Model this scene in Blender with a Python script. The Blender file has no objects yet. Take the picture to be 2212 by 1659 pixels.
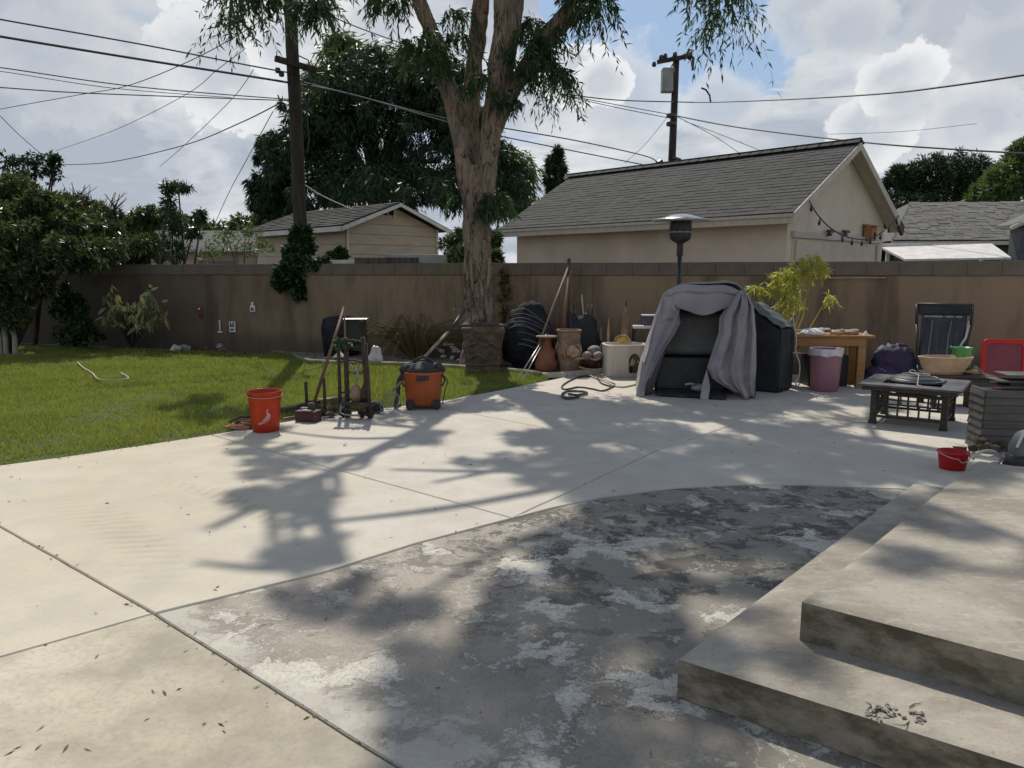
import bpy, bmesh, math, random
import numpy as np
from mathutils import Vector, Matrix, noise
from math import pi, sin, cos, radians as R
C = bpy.context.scene.collection
rng = np.random.default_rng(7)
random.seed(5)

# ------------------------------------------------------------------ camera, sky, sun, exposure
PITCH = R(8.5); EYE = 1.45; FOC = 1613.0          # focal length in pixels of a 2212 px wide picture
cam = bpy.data.cameras.new('camera'); camo = bpy.data.objects.new('camera', cam); C.objects.link(camo)
camo.location = (0, 0, EYE); camo.rotation_euler = (R(90) - PITCH, 0, 0)
cam.sensor_width = 36; cam.lens = 36 * FOC / 2212; cam.clip_end = 1500; cam.clip_start = .05
bpy.context.scene.camera = camo
SUN_EL = R(55); SUN_AZ = R(-10.7)
SUNV = Vector((sin(SUN_AZ) * cos(SUN_EL), cos(SUN_AZ) * cos(SUN_EL), sin(SUN_EL)))
sun = bpy.data.lights.new('sun', 'SUN'); suno = bpy.data.objects.new('sun', sun); C.objects.link(suno)
sun.energy = 4.3; sun.angle = R(0.6); sun.color = (1, .94, .84)
suno.rotation_euler = SUNV.to_track_quat('Z', 'Y').to_euler()
vs = bpy.context.scene.view_settings
vs.view_transform = 'Standard'; vs.look = 'None'; vs.gamma = 1; vs.exposure = 0.0; vs.use_curve_mapping = False
bpy.context.scene.cycles.use_denoising = True
bpy.context.scene.cycles.max_bounces = 6
bpy.context.scene.cycles.transparent_max_bounces = 8

def ray(x, y):
    u = (x - 1106) / FOC; v = (829.5 - y) / FOC
    return Vector((u, cos(PITCH) + v * sin(PITCH), -sin(PITCH) + v * cos(PITCH)))
def G(x, y, z=0.0):
    d = ray(x, y); t = (z - EYE) / d.z
    return Vector((d.x * t, d.y * t, z))
def at(x, y, Y):
    d = ray(x, y); t = Y / d.y
    return Vector((d.x * t, Y, EYE + d.z * t))

class NT:
    def __init__(s, tree): s.t = tree; s.n = tree.nodes; s.l = tree.links
    def add(s, typ, **k):
        n = s.n.new(typ)
        for a, b in k.items():
            if a.startswith('_'): setattr(n, a[1:], b)
        return n
    def val(s, sock, v):
        if hasattr(v, 'is_linked') or isinstance(v, bpy.types.NodeSocket): s.l.new(v, sock)
        else: sock.default_value = v
    def m(s, op, a, b=0.0, c=0.0, clamp=False):
        n = s.n.new('ShaderNodeMath'); n.operation = op; n.use_clamp = clamp
        s.val(n.inputs[0], a); s.val(n.inputs[1], b)
        if op in ('MULTIPLY_ADD', 'COMPARE', 'SMOOTH_MIN'): s.val(n.inputs[2], c)
        return n.outputs[0]
    def vm(s, op, a, b=(0, 0, 0)):
        n = s.n.new('ShaderNodeVectorMath'); n.operation = op
        s.val(n.inputs[0], a)
        if op == 'SCALE': s.val(n.inputs[3], b)
        elif op != 'NORMALIZE' and op != 'LENGTH': s.val(n.inputs[1], b)
        return n.outputs['Value'] if op in ('DOT_PRODUCT', 'LENGTH', 'DISTANCE') else n.outputs[0]
    def noise(s, vec, scale, detail=4, rough=.55, dist=0.0):
        n = s.n.new('ShaderNodeTexNoise'); s.l.new(vec, n.inputs['Vector'])
        n.inputs['Scale'].default_value = scale; n.inputs['Detail'].default_value = detail
        n.inputs['Roughness'].default_value = rough; n.inputs['Distortion'].default_value = dist
        return n.outputs['Fac']
    def step(s, x, a, b, lo=0.0, hi=1.0):
        n = s.n.new('ShaderNodeMapRange'); n.interpolation_type = 'SMOOTHSTEP'
        s.val(n.inputs[0], x); n.inputs[1].default_value = a; n.inputs[2].default_value = b
        n.inputs[3].default_value = lo; n.inputs[4].default_value = hi
        return n.outputs[0]
    def mix(s, f, a, b, mode='MIX'):
        n = s.n.new('ShaderNodeMix'); n.data_type = 'RGBA'; n.blend_type = mode
        s.val(n.inputs[0], f)
        for i, v in ((6, a), (7, b)):
            if isinstance(v, tuple) and len(v) == 3: v = v + (1,)
            s.val(n.inputs[i], v)
        return n.outputs[2]
    def map(s, vec, scale=(1, 1, 1), rot=(0, 0, 0), loc=(0, 0, 0)):
        n = s.n.new('ShaderNodeMapping'); s.l.new(vec, n.inputs[0])
        n.inputs['Scale'].default_value = scale; n.inputs['Rotation'].default_value = rot; n.inputs['Location'].default_value = loc
        return n.outputs[0]

def srgb(r, g, b):
    f = lambda c: ((c / 255 + .055) / 1.055) ** 2.4 if c > 10 else c / 255 / 12.92
    return (f(r), f(g), f(b))

# world: clear Nishita sky behind broken cloud
w = bpy.data.worlds.new('World'); bpy.context.scene.world = w; w.use_nodes = True
n = NT(w.node_tree); n.n.clear()
tc = n.add('ShaderNodeTexCoord'); d = n.vm('NORMALIZE', tc.outputs['Generated'])
sky = n.add('ShaderNodeTexSky'); sky.sky_type = 'NISHITA'; sky.sun_disc = False
sky.sun_elevation = SUN_EL; sky.sun_rotation = SUN_AZ % (2 * pi); sky.air_density = 1.0; sky.dust_density = 1.2
sep = n.add('ShaderNodeSeparateXYZ'); n.l.new(d, sep.inputs[0])
zz = n.m('ADD', n.m('ABSOLUTE', sep.outputs[2]), .30)
cmb = n.add('ShaderNodeCombineXYZ')
n.l.new(n.m('DIVIDE', sep.outputs[0], zz), cmb.inputs[0]); n.l.new(n.m('DIVIDE', sep.outputs[1], zz), cmb.inputs[1])
n.l.new(n.m('MULTIPLY', sep.outputs[2], 3.2), cmb.inputs[2])
cv = cmb.outputs[0]
warp = n.add('ShaderNodeTexNoise'); n.l.new(cv, warp.inputs['Vector']); warp.inputs['Scale'].default_value = 2.2; warp.inputs['Detail'].default_value = 4
cvw = n.vm('ADD', cv, n.vm('SCALE', n.vm('SUBTRACT', warp.outputs['Color'], (.5, .5, .5)), .5))
n1 = n.noise(cvw, 1.5, 7, .50)
fine = n.noise(cvw, 7.5, 7, .6)
def lobe(px, py, sig, soft=None):
    dv = ray(px, py).normalized()
    dist = n.vm('DISTANCE', d, tuple(dv))
    dist = n.m('ADD', dist, n.m('MULTIPLY', n.m('SUBTRACT', fine, .5), sig * .9))
    return n.step(dist, sig, sig * .45)
cov = n.m('ADD', n1, .13)
for px, py, sig, a in ((1400, 60, .17, -.34), (1590, 60, .11, -.3), (1290, 60, .10, -.28), (400, 40, .07, -.14), (1870, 125, .06, -.16),
                       (1700, 210, .09, -.15), (2150, 205, .05, -.12), (850, 20, .08, -.12), (1500, 180, .07, -.05),
                       (1930, 190, .062, .28), (1990, 250, .09, .2), (1270, 180, .075, .25), (1750, 90, .13, .2), (2160, 60, .12, .2), (250, 200, .35, .16), (1350, 260, .12, .12), (1560, 270, .1, .05)):
    cov = n.m('ADD', cov, n.m('MULTIPLY', lobe(px, py, sig), a))
cov = n.m('SUBTRACT', cov, n.step(sep.outputs[2], .42, .8, 0.0, .20))   # cloud thins out overhead
covm = n.step(cov, .49, .62)
n2 = n.noise(n.vm('ADD', cvw, (.13, -.06, .35)), 2.0, 6, .50)
lum = n.step(n.m('ADD', n.m('MULTIPLY', n2, .84), n.m('MULTIPLY', fine, .16)), .38, .64)
for px, py, sig, a in ((1925, 150, .045, .45), (1250, 140, .05, .4), (1300, 190, .06, .2), (640, 150, .12, .25), (60, 215, .14, -.35), (2150, 20, .1, -.3), (1800, 60, .1, -.12), (200, 60, .14, -.15), (420, 230, .10, -.15)):
    lum = n.m('ADD', lum, n.m('MULTIPLY', lobe(px, py, sig), a), clamp=True)
ccol = n.mix(lum, srgb(176, 184, 196), srgb(232, 234, 236))
hz = n.step(sep.outputs[2], 0.02, .26, 0.75, 0.0)
blue = n.mix(n.step(sep.outputs[2], .42, .75, .65, .22), n.vm('SCALE', sky.outputs[0], .1), srgb(160, 188, 222))
base = n.mix(hz, blue, srgb(210, 215, 220))
col = n.mix(n.m('MULTIPLY', covm, .96), base, ccol)
puffn = n.noise(d, 15, 9, .62); puffn2 = n.noise(n.vm('ADD', d, (3.1, 1.7, .4)), 34, 6, .6)
for px, py, sig, br in ((1330, 215, .095, .8), (1245, 165, .052, 1), (1300, 175, .04, .95), (1780, 40, .09, .6), (1840, 70, .06, .5), (1560, 230, .06, .7), (2120, 60, .10, .35), (2200, 110, .07, .4), (1985, 262, .085, .75), (2110, 262, .07, .85), (1880, 270, .06, .9),
                        (1935, 175, .050, 1), (1960, 220, .05, .8), (300, 60, .085, .8), (480, 130, .10, .9), (620, 90, .06, 1), (250, 130, .08, .7), (700, 250, .1, .8), (120, 160, .09, .45), (60, 60, .10, .3), (820, 60, .06, .9)):
    dv = ray(px, py).normalized()
    e = n.vm('DISTANCE', n.vm('MULTIPLY', d, (1, 1, 1.25)), (dv.x, dv.y, dv.z * 1.25))
    e = n.m('ADD', e, n.m('ADD', n.m('MULTIPLY', n.m('SUBTRACT', puffn, .5), sig * 1.5), n.m('MULTIPLY', n.m('SUBTRACT', puffn2, .5), sig * .55)))
    soft = .10 if br > .85 else .45
    a_ = n.step(e, sig, sig * (1 - soft)); shade = n.step(e, sig * .95, sig * .25)
    shade = n.m('ADD', shade, n.m('MULTIPLY', n.m('SUBTRACT', puffn, .5), 1.6), clamp=True)
    hi_ = srgb(200 + 40 * br, 203 + 38 * br, 207 + 35 * br)
    col = n.mix(n.m('MULTIPLY', a_, .94 if br > .85 else .75), col, n.mix(shade, hi_, srgb(178 + 22 * br, 186 + 20 * br, 198 + 16 * br)))
bg = n.add('ShaderNodeBackground'); n.l.new(n.vm('SCALE', col, 10.0), bg.inputs[0]); bg.inputs[1].default_value = .1
wo = n.add('ShaderNodeOutputWorld'); n.l.new(bg.outputs[0], wo.inputs[0])

# ------------------------------------------------------------------ materials
def new_mat(name):
    m = bpy.data.materials.new(name); m.use_nodes = True
    t = NT(m.node_tree); bs = t.n['Principled BSDF']
    return m, t, bs
def bump(t, bs, h, strength=.3, dist=.01):
    b = t.n.new('ShaderNodeBump'); b.inputs['Strength'].default_value = strength; b.inputs['Distance'].default_value = dist
    t.l.new(h, b.inputs['Height']); t.l.new(b.outputs[0], bs.inputs['Normal'])
def pm(name, a, b=None, scale=6, rough=.7, bmp=.25, bscale=None, stretch=(1, 1, 1), metal=0, lo=.35, hi=.65, dist=.006, spec=.4, c=None, cscale=1.5, trans=0, glow=0):
    """two-tone noise colour with a fine bump; c adds a third, larger blotch colour"""
    m, t, bs = new_mat(name)
    v = t.add('ShaderNodeTexCoord').outputs['Object']; v = t.map(v, stretch)
    b = b or tuple(x * .7 for x in a)
    f = t.step(t.noise(v, scale, 6, .6), lo, hi)
    col = t.mix(f, a, b)
    if c: col = t.mix(t.step(t.noise(v, cscale, 5, .6), .48, .66), col, c)
    t.l.new(col, bs.inputs['Base Color'])
    bs.inputs['Roughness'].default_value = rough; bs.inputs['Metallic'].default_value = metal
    bs.inputs['Specular IOR Level'].default_value = spec
    if trans: bs.inputs['Transmission Weight'].default_value = trans
    if glow:
        tl = t.add('ShaderNodeBsdfTranslucent'); t.l.new(col, tl.inputs[0]); mx = t.add('ShaderNodeMixShader'); mx.inputs[0].default_value = glow
        t.l.new(bs.outputs[0], mx.inputs[1]); t.l.new(tl.outputs[0], mx.inputs[2]); t.l.new(mx.outputs[0], t.n['Material Output'].inputs[0])
    if bmp: bump(t, bs, t.noise(v, bscale or scale * 6, 5, .65), bmp, dist)
    return m
def leaf_mat(name, a, b, tr=.35, rough=.45, dead=None):
    m, t, bs = new_mat(name)
    geo = t.add('ShaderNodeNewGeometry')
    rd = geo.outputs['Random Per Island']
    v = t.add('ShaderNodeTexCoord').outputs['Object']
    f = t.m('ADD', t.m('MULTIPLY', rd, .6), t.m('MULTIPLY', t.step(t.noise(v, 1.2, 3), .35, .65), .4))
    col = t.mix(f, a, b)
    if dead: col = t.mix(t.step(rd, .93, .95), col, dead)
    t.l.new(col, bs.inputs['Base Color']); bs.inputs['Roughness'].default_value = rough
    bs.inputs['Specular IOR Level'].default_value = .35
    tl = t.add('ShaderNodeBsdfTranslucent'); t.l.new(t.mix(.5, col, (b[0] * 1.2, b[1] * 1.5, b[2] * .6)), tl.inputs[0])
    mx = t.add('ShaderNodeMixShader'); mx.inputs[0].default_value = tr
    t.l.new(bs.outputs[0], mx.inputs[1]); t.l.new(tl.outputs[0], mx.inputs[2])
    t.l.new(mx.outputs[0], t.n['Material Output'].inputs[0])
    return m

def concrete(name, light, dark, warm, kind='new'):
    m, t, bs = new_mat(name)
    v = t.add('ShaderNodeTexCoord').outputs['Object']
    big = t.step(t.noise(v, .55, 5, .6), .38, .66)
    med = t.step(t.noise(v, 3.1, 7, .65), .35, .68)
    fin = t.noise(v, 42, 6, .7)
    col = t.mix(big, light, warm)
    if kind == 'new':   # warmer toward the left
        sp0 = t.add('ShaderNodeSeparateXYZ'); t.l.new(v, sp0.inputs[0])
        wf = t.step(t.m('ADD', t.m('ADD', sp0.outputs[0], t.m('MULTIPLY', sp0.outputs[1], .35)), t.m('MULTIPLY', t.noise(v, .9, 5), 1.6)), 1.9, -.2)
        col = t.mix(wf, col, t.mix(big, (.50, .455, .355), (.47, .41, .30)))
    col = t.mix(t.m('MULTIPLY', med, .55), col, dark)
    col = t.mix(t.m('MULTIPLY', t.step(fin, .46, .64), .28), col, dark)
    if kind == 'new':
        sp = t.step(t.noise(v, 17, 4, .5), .715, .75)          # small dark specks and leaf stains
        col = t.mix(t.m('MULTIPLY', sp, .6), col, (.11, .09, .06))
        # curved tyre scuffs
        sx = t.add('ShaderNodeSeparateXYZ'); t.l.new(v, sx.inputs[0])
        for (cx, cy, r, wd, a0, a1) in ((-5.977, .358, 5.29, .20, .53, 1.04), (-3.94, 2.23, 3.22, .11, .47, 1.2)):
            dx = t.m('SUBTRACT', sx.outputs[0], cx); dy = t.m('SUBTRACT', sx.outputs[1], cy)
            rr = t.m('SQRT', t.m('ADD', t.m('MULTIPLY', dx, dx), t.m('MULTIPLY', dy, dy)))
            rr = t.m('ADD', rr, t.m('MULTIPLY', t.m('SUBTRACT', t.noise(v, 5, 3), .5), .16))
            an = t.m('ARCTAN2', dy, dx)
            band = t.step(t.m('ABSOLUTE', t.m('SUBTRACT', rr, r)), wd, wd * .3)
            win = t.m('MULTIPLY', t.step(an, a0, a0 + .25), t.step(an, a1, a1 - .3))
            teeth = t.m('MULTIPLY_ADD', t.m('SINE', t.m('ADD', t.m('MULTIPLY', an, 62 * r), t.m('MULTIPLY', rr, 38 if r > 4 else -34))), .5, .5)
            teeth = t.step(t.m('MULTIPLY', teeth, t.noise(v, 4.5, 6, .75)), .2, .55, .3, 1.0)
            mask = t.m('MULTIPLY', t.m('MULTIPLY', band, win), teeth)
            col = t.mix(t.m('MULTIPLY', mask, .30), col, (.19, .155, .11))
    t.l.new(col, bs.inputs['Base Color'])
    bs.inputs['Roughness'].default_value = .85; bs.inputs['Specular IOR Level'].default_value = .3
    h = t.m('ADD', t.m('MULTIPLY', fin, .5), t.m('MULTIPLY', med, .25))
    bump(t, bs, h, .35, .004)
    return m

M = {}
M['slab'] = concrete('slab_concrete', (.50, .463, .402), (.375, .345, .295), (.47, .425, .35))
M['slab_tan'] = concrete('tan_concrete', (.285, .255, .205), (.20, .178, .14), (.245, .215, .165))
def old_concrete():
    m, t, bs = new_mat('worn_painted_concrete')
    v = t.add('ShaderNodeTexCoord').outputs['Object']
    wp = t.add('ShaderNodeTexNoise'); t.l.new(v, wp.inputs['Vector']); wp.inputs['Scale'].default_value = 2.4; wp.inputs['Detail'].default_value = 6; wp.inputs['Roughness'].default_value = .65
    vw = t.vm('ADD', v, t.vm('SCALE', t.vm('SUBTRACT', wp.outputs['Color'], (.5, .5, .5)), .55))
    vs_ = t.map(vw, (1, 1.25, 1), (0, 0, R(-20)))
    a = t.noise(vs_, 1.75, 10, .56)
    b = t.noise(t.vm('ADD', vs_, (7.3, 2.1, 0)), 3.4, 9, .66)
    fin = t.noise(v, 60, 5, .7)
    c2 = t.noise(t.vm('ADD', vs_, (1.3, 4.4, 0)), 9, 8, .7)
    sx = t.add('ShaderNodeSeparateXYZ'); t.l.new(v, sx.inputs[0])
    # coat is more worn away toward the middle of the slab; greyer on the right
    grey = t.step(t.m('ADD', sx.outputs[0], t.m('MULTIPLY', a, 1.6)), .1, 1.6)
    coat = t.mix(grey, (.31, .272, .225), (.215, .195, .160))
    coat = t.mix(t.m('MULTIPLY', t.step(t.noise(v, 1.3, 6, .6), .45, .62), .35), coat, (.21, .188, .155))
    coat = t.mix(t.m('MULTIPLY', t.step(b, .42, .66), .35), coat, (.19, .168, .14))
    near = t.step(t.m('ADD', t.m('MULTIPLY', sx.outputs[1], .25), t.m('MULTIPLY', grey, .25)), .62, 1.15)
    dark = t.m('MULTIPLY', t.step(t.m('ADD', t.m('MULTIPLY', b, .7), t.m('MULTIPLY', c2, .3)), .50, .53), near)
    col = t.mix(t.m('MULTIPLY', dark, .92), coat, (.070, .064, .054))
    pale = t.step(t.m('ADD', t.m('MULTIPLY', a, .75), t.m('MULTIPLY', c2, .25)), .562, .570)
    ar = t.m('ADD', t.m('MULTIPLY', a, .75), t.m('MULTIPLY', c2, .25)); rim = t.m('MULTIPLY', t.step(ar, .545, .554), t.step(ar, .566, .558))
    pcol = t.mix(t.step(fin, .4, .65), (.54, .505, .43), (.40, .375, .315))
    col = t.mix(pale, col, pcol)
    col = t.mix(t.m('MULTIPLY', rim, .7), col, (.56, .54, .48))
    p2 = t.step(t.noise(t.vm('ADD', vs_, (2.2, 9.1, 0)), 5.2, 8, .7), .60, .62)
    col = t.mix(t.m('MULTIPLY', p2, .8), col, (.40, .385, .34))
    l1 = t.step(t.m('ABSOLUTE', t.m('SUBTRACT', t.noise(vs_, 3.7, 7, .55), .5)), .010, .003)
    l1 = t.m('MULTIPLY', l1, t.step(t.noise(v, 2.2, 4), .47, .57))
    col = t.mix(t.m('MULTIPLY', l1, .8), col, (.46, .44, .38))
    l2 = t.step(t.m('ABSOLUTE', t.m('SUBTRACT', t.noise(vw, 1.1, 8, .6), .48)), .004, .001)
    col = t.mix(t.m('MULTIPLY', t.m('MULTIPLY', l2, t.step(t.noise(v, 1.2, 3), .5, .55)), .8), col, (.03, .027, .022))
    col = t.mix(t.m('MULTIPLY', t.step(t.noise(v, 95, 3, .6), .52, .66), .35), col, (.09, .08, .068))
    # pale margin along the left joint
    ln = t.m('ADD', t.m('MULTIPLY', t.m('ADD', sx.outputs[0], 1.54), .635), t.m('MULTIPLY', t.m('SUBTRACT', sx.outputs[1], 3.03), .772))
    edge = t.step(t.m('ADD', ln, t.m('MULTIPLY', t.m('SUBTRACT', b, .5), 1.1)), .17, .05)
    col = t.mix(t.m('MULTIPLY', edge, .75), col, (.42, .395, .34))
    t.l.new(col, bs.inputs['Base Color']); bs.inputs['Roughness'].default_value = .75
    bs.inputs['Specular IOR Level'].default_value = .35
    h = t.m('ADD', t.m('MULTIPLY', fin, .35), t.m('ADD', t.m('MULTIPLY', t.step(a, .54, .575), -1.2), t.m('MULTIPLY', t.step(b, .5, .54), -.5)))
    bump(t, bs, h, .5, .005)
    return m
M['slab_old'] = old_concrete()
def step_mat():
    m, t, bs = new_mat('step_concrete')
    v = t.add('ShaderNodeTexCoord').outputs['Object']
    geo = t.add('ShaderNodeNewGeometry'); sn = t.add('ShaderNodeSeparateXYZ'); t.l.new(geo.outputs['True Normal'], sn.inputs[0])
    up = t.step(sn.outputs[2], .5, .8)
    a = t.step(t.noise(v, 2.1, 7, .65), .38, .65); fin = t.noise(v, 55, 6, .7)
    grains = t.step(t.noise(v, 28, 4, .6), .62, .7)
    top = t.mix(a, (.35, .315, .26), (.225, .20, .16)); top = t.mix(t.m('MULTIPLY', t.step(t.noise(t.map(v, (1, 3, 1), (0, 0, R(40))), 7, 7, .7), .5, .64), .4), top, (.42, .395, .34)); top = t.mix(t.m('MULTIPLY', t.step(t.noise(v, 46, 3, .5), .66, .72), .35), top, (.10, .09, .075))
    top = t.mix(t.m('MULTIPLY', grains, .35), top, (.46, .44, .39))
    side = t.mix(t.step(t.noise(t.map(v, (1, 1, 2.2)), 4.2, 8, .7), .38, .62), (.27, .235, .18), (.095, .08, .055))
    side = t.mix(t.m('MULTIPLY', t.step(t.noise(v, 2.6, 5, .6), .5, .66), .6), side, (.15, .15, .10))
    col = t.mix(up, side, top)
    col = t.mix(t.m('MULTIPLY', t.step(fin, .5, .7), .25), col, (.12, .11, .09))
    t.l.new(col, bs.inputs['Base Color']); bs.inputs['Roughness'].default_value = .88; bs.inputs['Specular IOR Level'].default_value = .25
    bump(t, bs, t.m('ADD', fin, t.m('MULTIPLY', t.noise(v, 14, 6, .7), .9)), .55, .006)
    return m
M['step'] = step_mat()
M['soil'] = pm('soil', (.09, .065, .045), (.05, .037, .027), 5, .95, .6, 30, dist=.02)
M['lawn_soil'] = pm('lawn_soil', (.055, .075, .018), (.05, .055, .02), 3, .95, .4, 40)
M['land'] = pm('land', (.13, .12, .09), (.08, .09, .05), .2, .95, 0)
M['curb'] = pm('curb', (.22, .21, .12), (.12, .12, .06), 5, .8, .4)
M['gravel_bed'] = pm('gravel_bed', (.21, .18, .15), (.11, .09, .075), 22, .95, .8, 60, dist=.02)
M['stone'] = pm('stone', (.30, .27, .235), (.17, .15, .13), 5, .9, .3)
M['white_stone'] = pm('white_stone', (.62, .60, .56), (.42, .40, .37), 9, .8, .3)
def wall_mat():
    m, t, bs = new_mat('stucco_wall')
    v = t.add('ShaderNodeTexCoord').outputs['Object']
    sx = t.add('ShaderNodeSeparateXYZ'); t.l.new(v, sx.inputs[0])
    st = t.noise(t.map(v, (1.0, 1.0, .22)), 2.3, 7, .65)
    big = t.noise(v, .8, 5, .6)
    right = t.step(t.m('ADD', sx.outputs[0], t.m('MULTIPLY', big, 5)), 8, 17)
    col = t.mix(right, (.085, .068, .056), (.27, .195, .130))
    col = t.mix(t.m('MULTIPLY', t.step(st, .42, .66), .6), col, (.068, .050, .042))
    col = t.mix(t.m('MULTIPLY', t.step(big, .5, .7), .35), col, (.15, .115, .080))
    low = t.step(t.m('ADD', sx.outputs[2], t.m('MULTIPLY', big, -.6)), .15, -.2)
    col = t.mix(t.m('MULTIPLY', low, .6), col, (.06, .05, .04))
    t.l.new(col, bs.inputs['Base Color']); bs.inputs['Roughness'].default_value = .95; bs.inputs['Specular IOR Level'].default_value = .1
    bump(t, bs, t.noise(v, 38, 6, .7), .5, .012)
    return m
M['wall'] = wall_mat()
M['cap'] = pm('cap_block', (.150, .120, .093), (.125, .10, .077), 3, .95, .6, 40, dist=.01, c=(.165, .132, .10))
M['mortar'] = pm('mortar', (.135, .108, .085), None, 20, .95, .3)
M['stucco'] = pm('cream_stucco', (.62, .54, .435), (.56, .485, .39), 1.4, .92, .5, 60, c=(.50, .43, .34), cscale=.8)
M['door'] = pm('garage_door', (.54, .465, .38), (.48, .41, .33), 3, .7, .15)
M['trim'] = pm('cream_trim', (.52, .475, .40), (.43, .39, .33), 4, .7, .2, stretch=(1, 6, 1))
M['white_trim'] = pm('white_trim', (.62, .60, .57), (.5, .48, .45), 4, .65, .15)
M['siding'] = pm('siding', (.46, .39, .305), (.39, .33, .255), 2, .85, .3, stretch=(1, 1, 4))
def shingle(name, a, b, c):
    m, t, bs = new_mat(name)
    geo = t.add('ShaderNodeNewGeometry'); oi = t.add('ShaderNodeObjectInfo')
    v = t.add('ShaderNodeTexCoord').outputs['Object']
    rd = t.m('FRACT', t.m('ADD', geo.outputs['Random Per Island'], oi.outputs['Random']))
    col = t.mix(rd, a, b)
    col = t.mix(t.m('MULTIPLY', t.step(t.noise(v, .9, 5), .45, .65), .5), col, c)
    col = t.mix(t.step(t.noise(v, 120, 2), .4, .7), col, tuple(x * .75 for x in a))
    t.l.new(col, bs.inputs['Base Color']); bs.inputs['Roughness'].default_value = .92; bs.inputs['Specular IOR Level'].default_value = .2
    return m
M['shingle'] = shingle('garage_shingle', (.058, .058, .056), (.082, .082, .078), (.066, .065, .061))
M['shingle2'] = shingle('far_shingle', (.11, .107, .097), (.19, .185, .168), (.15, .135, .12))
M['roofing'] = pm('roofing', (.08, .078, .072), (.06, .06, .055), 8, .9, .3)
M['dark'] = pm('dark_recess', (.012, .012, .012), None, 3, .9, 0)
M['dark_wall'] = pm('slate_siding', (.085, .095, .11), (.06, .068, .08), 2, .8, .2, stretch=(1, 1, 6))
M['glass'] = pm('window_glass', (.03, .04, .045), (.05, .06, .06), 1, .08, 0, spec=.6)
M['pole'] = pm('pole_wood', (.060, .045, .036), (.026, .020, .018), 8, .9, .7, 20, stretch=(3, 3, .25), dist=.015)
M['cable'] = pm('black_cable', (.035, .035, .04), None, 3, .6, 0)
M['insul'] = pm('insulator', (.05, .045, .045), None, 3, .35, 0)
M['grey_metal'] = pm('grey_metal', (.30, .30, .28), (.22, .22, .20), 3, .5, .1)
def bark():
    m, t, bs = new_mat('pinkish_peeling_bark')
    v = t.add('ShaderNodeTexCoord').outputs['Object']
    vv = t.map(v, (1, 1, .28))
    a = t.noise(vv, 5.5, 8, .62, .6); b = t.noise(vv, 14, 7, .7, .8); c = t.noise(v, 1.1, 4, .6)
    col = t.mix(t.step(a, .38, .62), (.34, .25, .18), (.18, .128, .092))
    col = t.mix(t.m('MULTIPLY', t.step(b, .50, .62), .65), col, (.38, .30, .23))
    col = t.mix(t.m('MULTIPLY', t.step(c, .48, .62), .45), col, (.17, .15, .125))
    pl_ = t.noise(t.map(v, (1, 1, .16)), 8.5, 6, .6, .4); seam = t.step(t.m('ABSOLUTE', t.m('SUBTRACT', pl_, .5)), .022, .006)
    col = t.mix(t.m('MULTIPLY', t.step(pl_, .49, .51), .35), col, (.36, .28, .21))
    crack = t.m('MAXIMUM', t.step(b, .38, .33), seam)
    col = t.mix(t.m('MULTIPLY', crack, .8), col, (.03, .02, .014))
    t.l.new(col, bs.inputs['Base Color']); bs.inputs['Roughness'].default_value = .9; bs.inputs['Specular IOR Level'].default_value = .2
    bump(t, bs, t.m('ADD', t.m('ADD', t.m('MULTIPLY', a, 1.2), b), t.m('MULTIPLY', t.step(pl_, .485, .515), .5)), 1.0, .06)
    return m
M['bark'] = bark()
M['bark2'] = pm('grey_bark', (.10, .085, .07), (.045, .035, .03), 8, .9, .6, 20, stretch=(2, 2, .4))
M['leaf_main'] = leaf_mat('pepper_leaf', (.026, .052, .022), (.065, .105, .040), .3)
M['leaf_back'] = leaf_mat('dark_tree_leaf', (.010, .026, .013), (.034, .066, .020), .18)
M['leaf_pine'] = leaf_mat('pine_needle', (.014, .030, .014), (.035, .06, .02), .12)
M['leaf_hedge'] = leaf_mat('hedge_leaf', (.022, .038, .013), (.105, .130, .045), .25, .35, (.33, .31, .2))
M['leaf_light'] = leaf_mat('light_leaf', (.06, .10, .03), (.13, .17, .06), .3)
M['leaf_yellow'] = leaf_mat('yellow_leaf', (.27, .27, .05), (.50, .45, .12), .45)
M['leaf_shrub'] = leaf_mat('shrub_leaf', (.07, .095, .032), (.24, .25, .13), .25, .3)
M['leaf_ivy'] = leaf_mat('ivy_leaf', (.010, .028, .010), (.035, .075, .018), .12, .3)
M['leaf_dry'] = leaf_mat('dry_leaf', (.12, .07, .03), (.17, .14, .05), .2, .7)
M['grass'] = leaf_mat('grass_blade', (.120, .155, .031), (.305, .310, .082), .42, .55, (.33, .29, .13))

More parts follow.
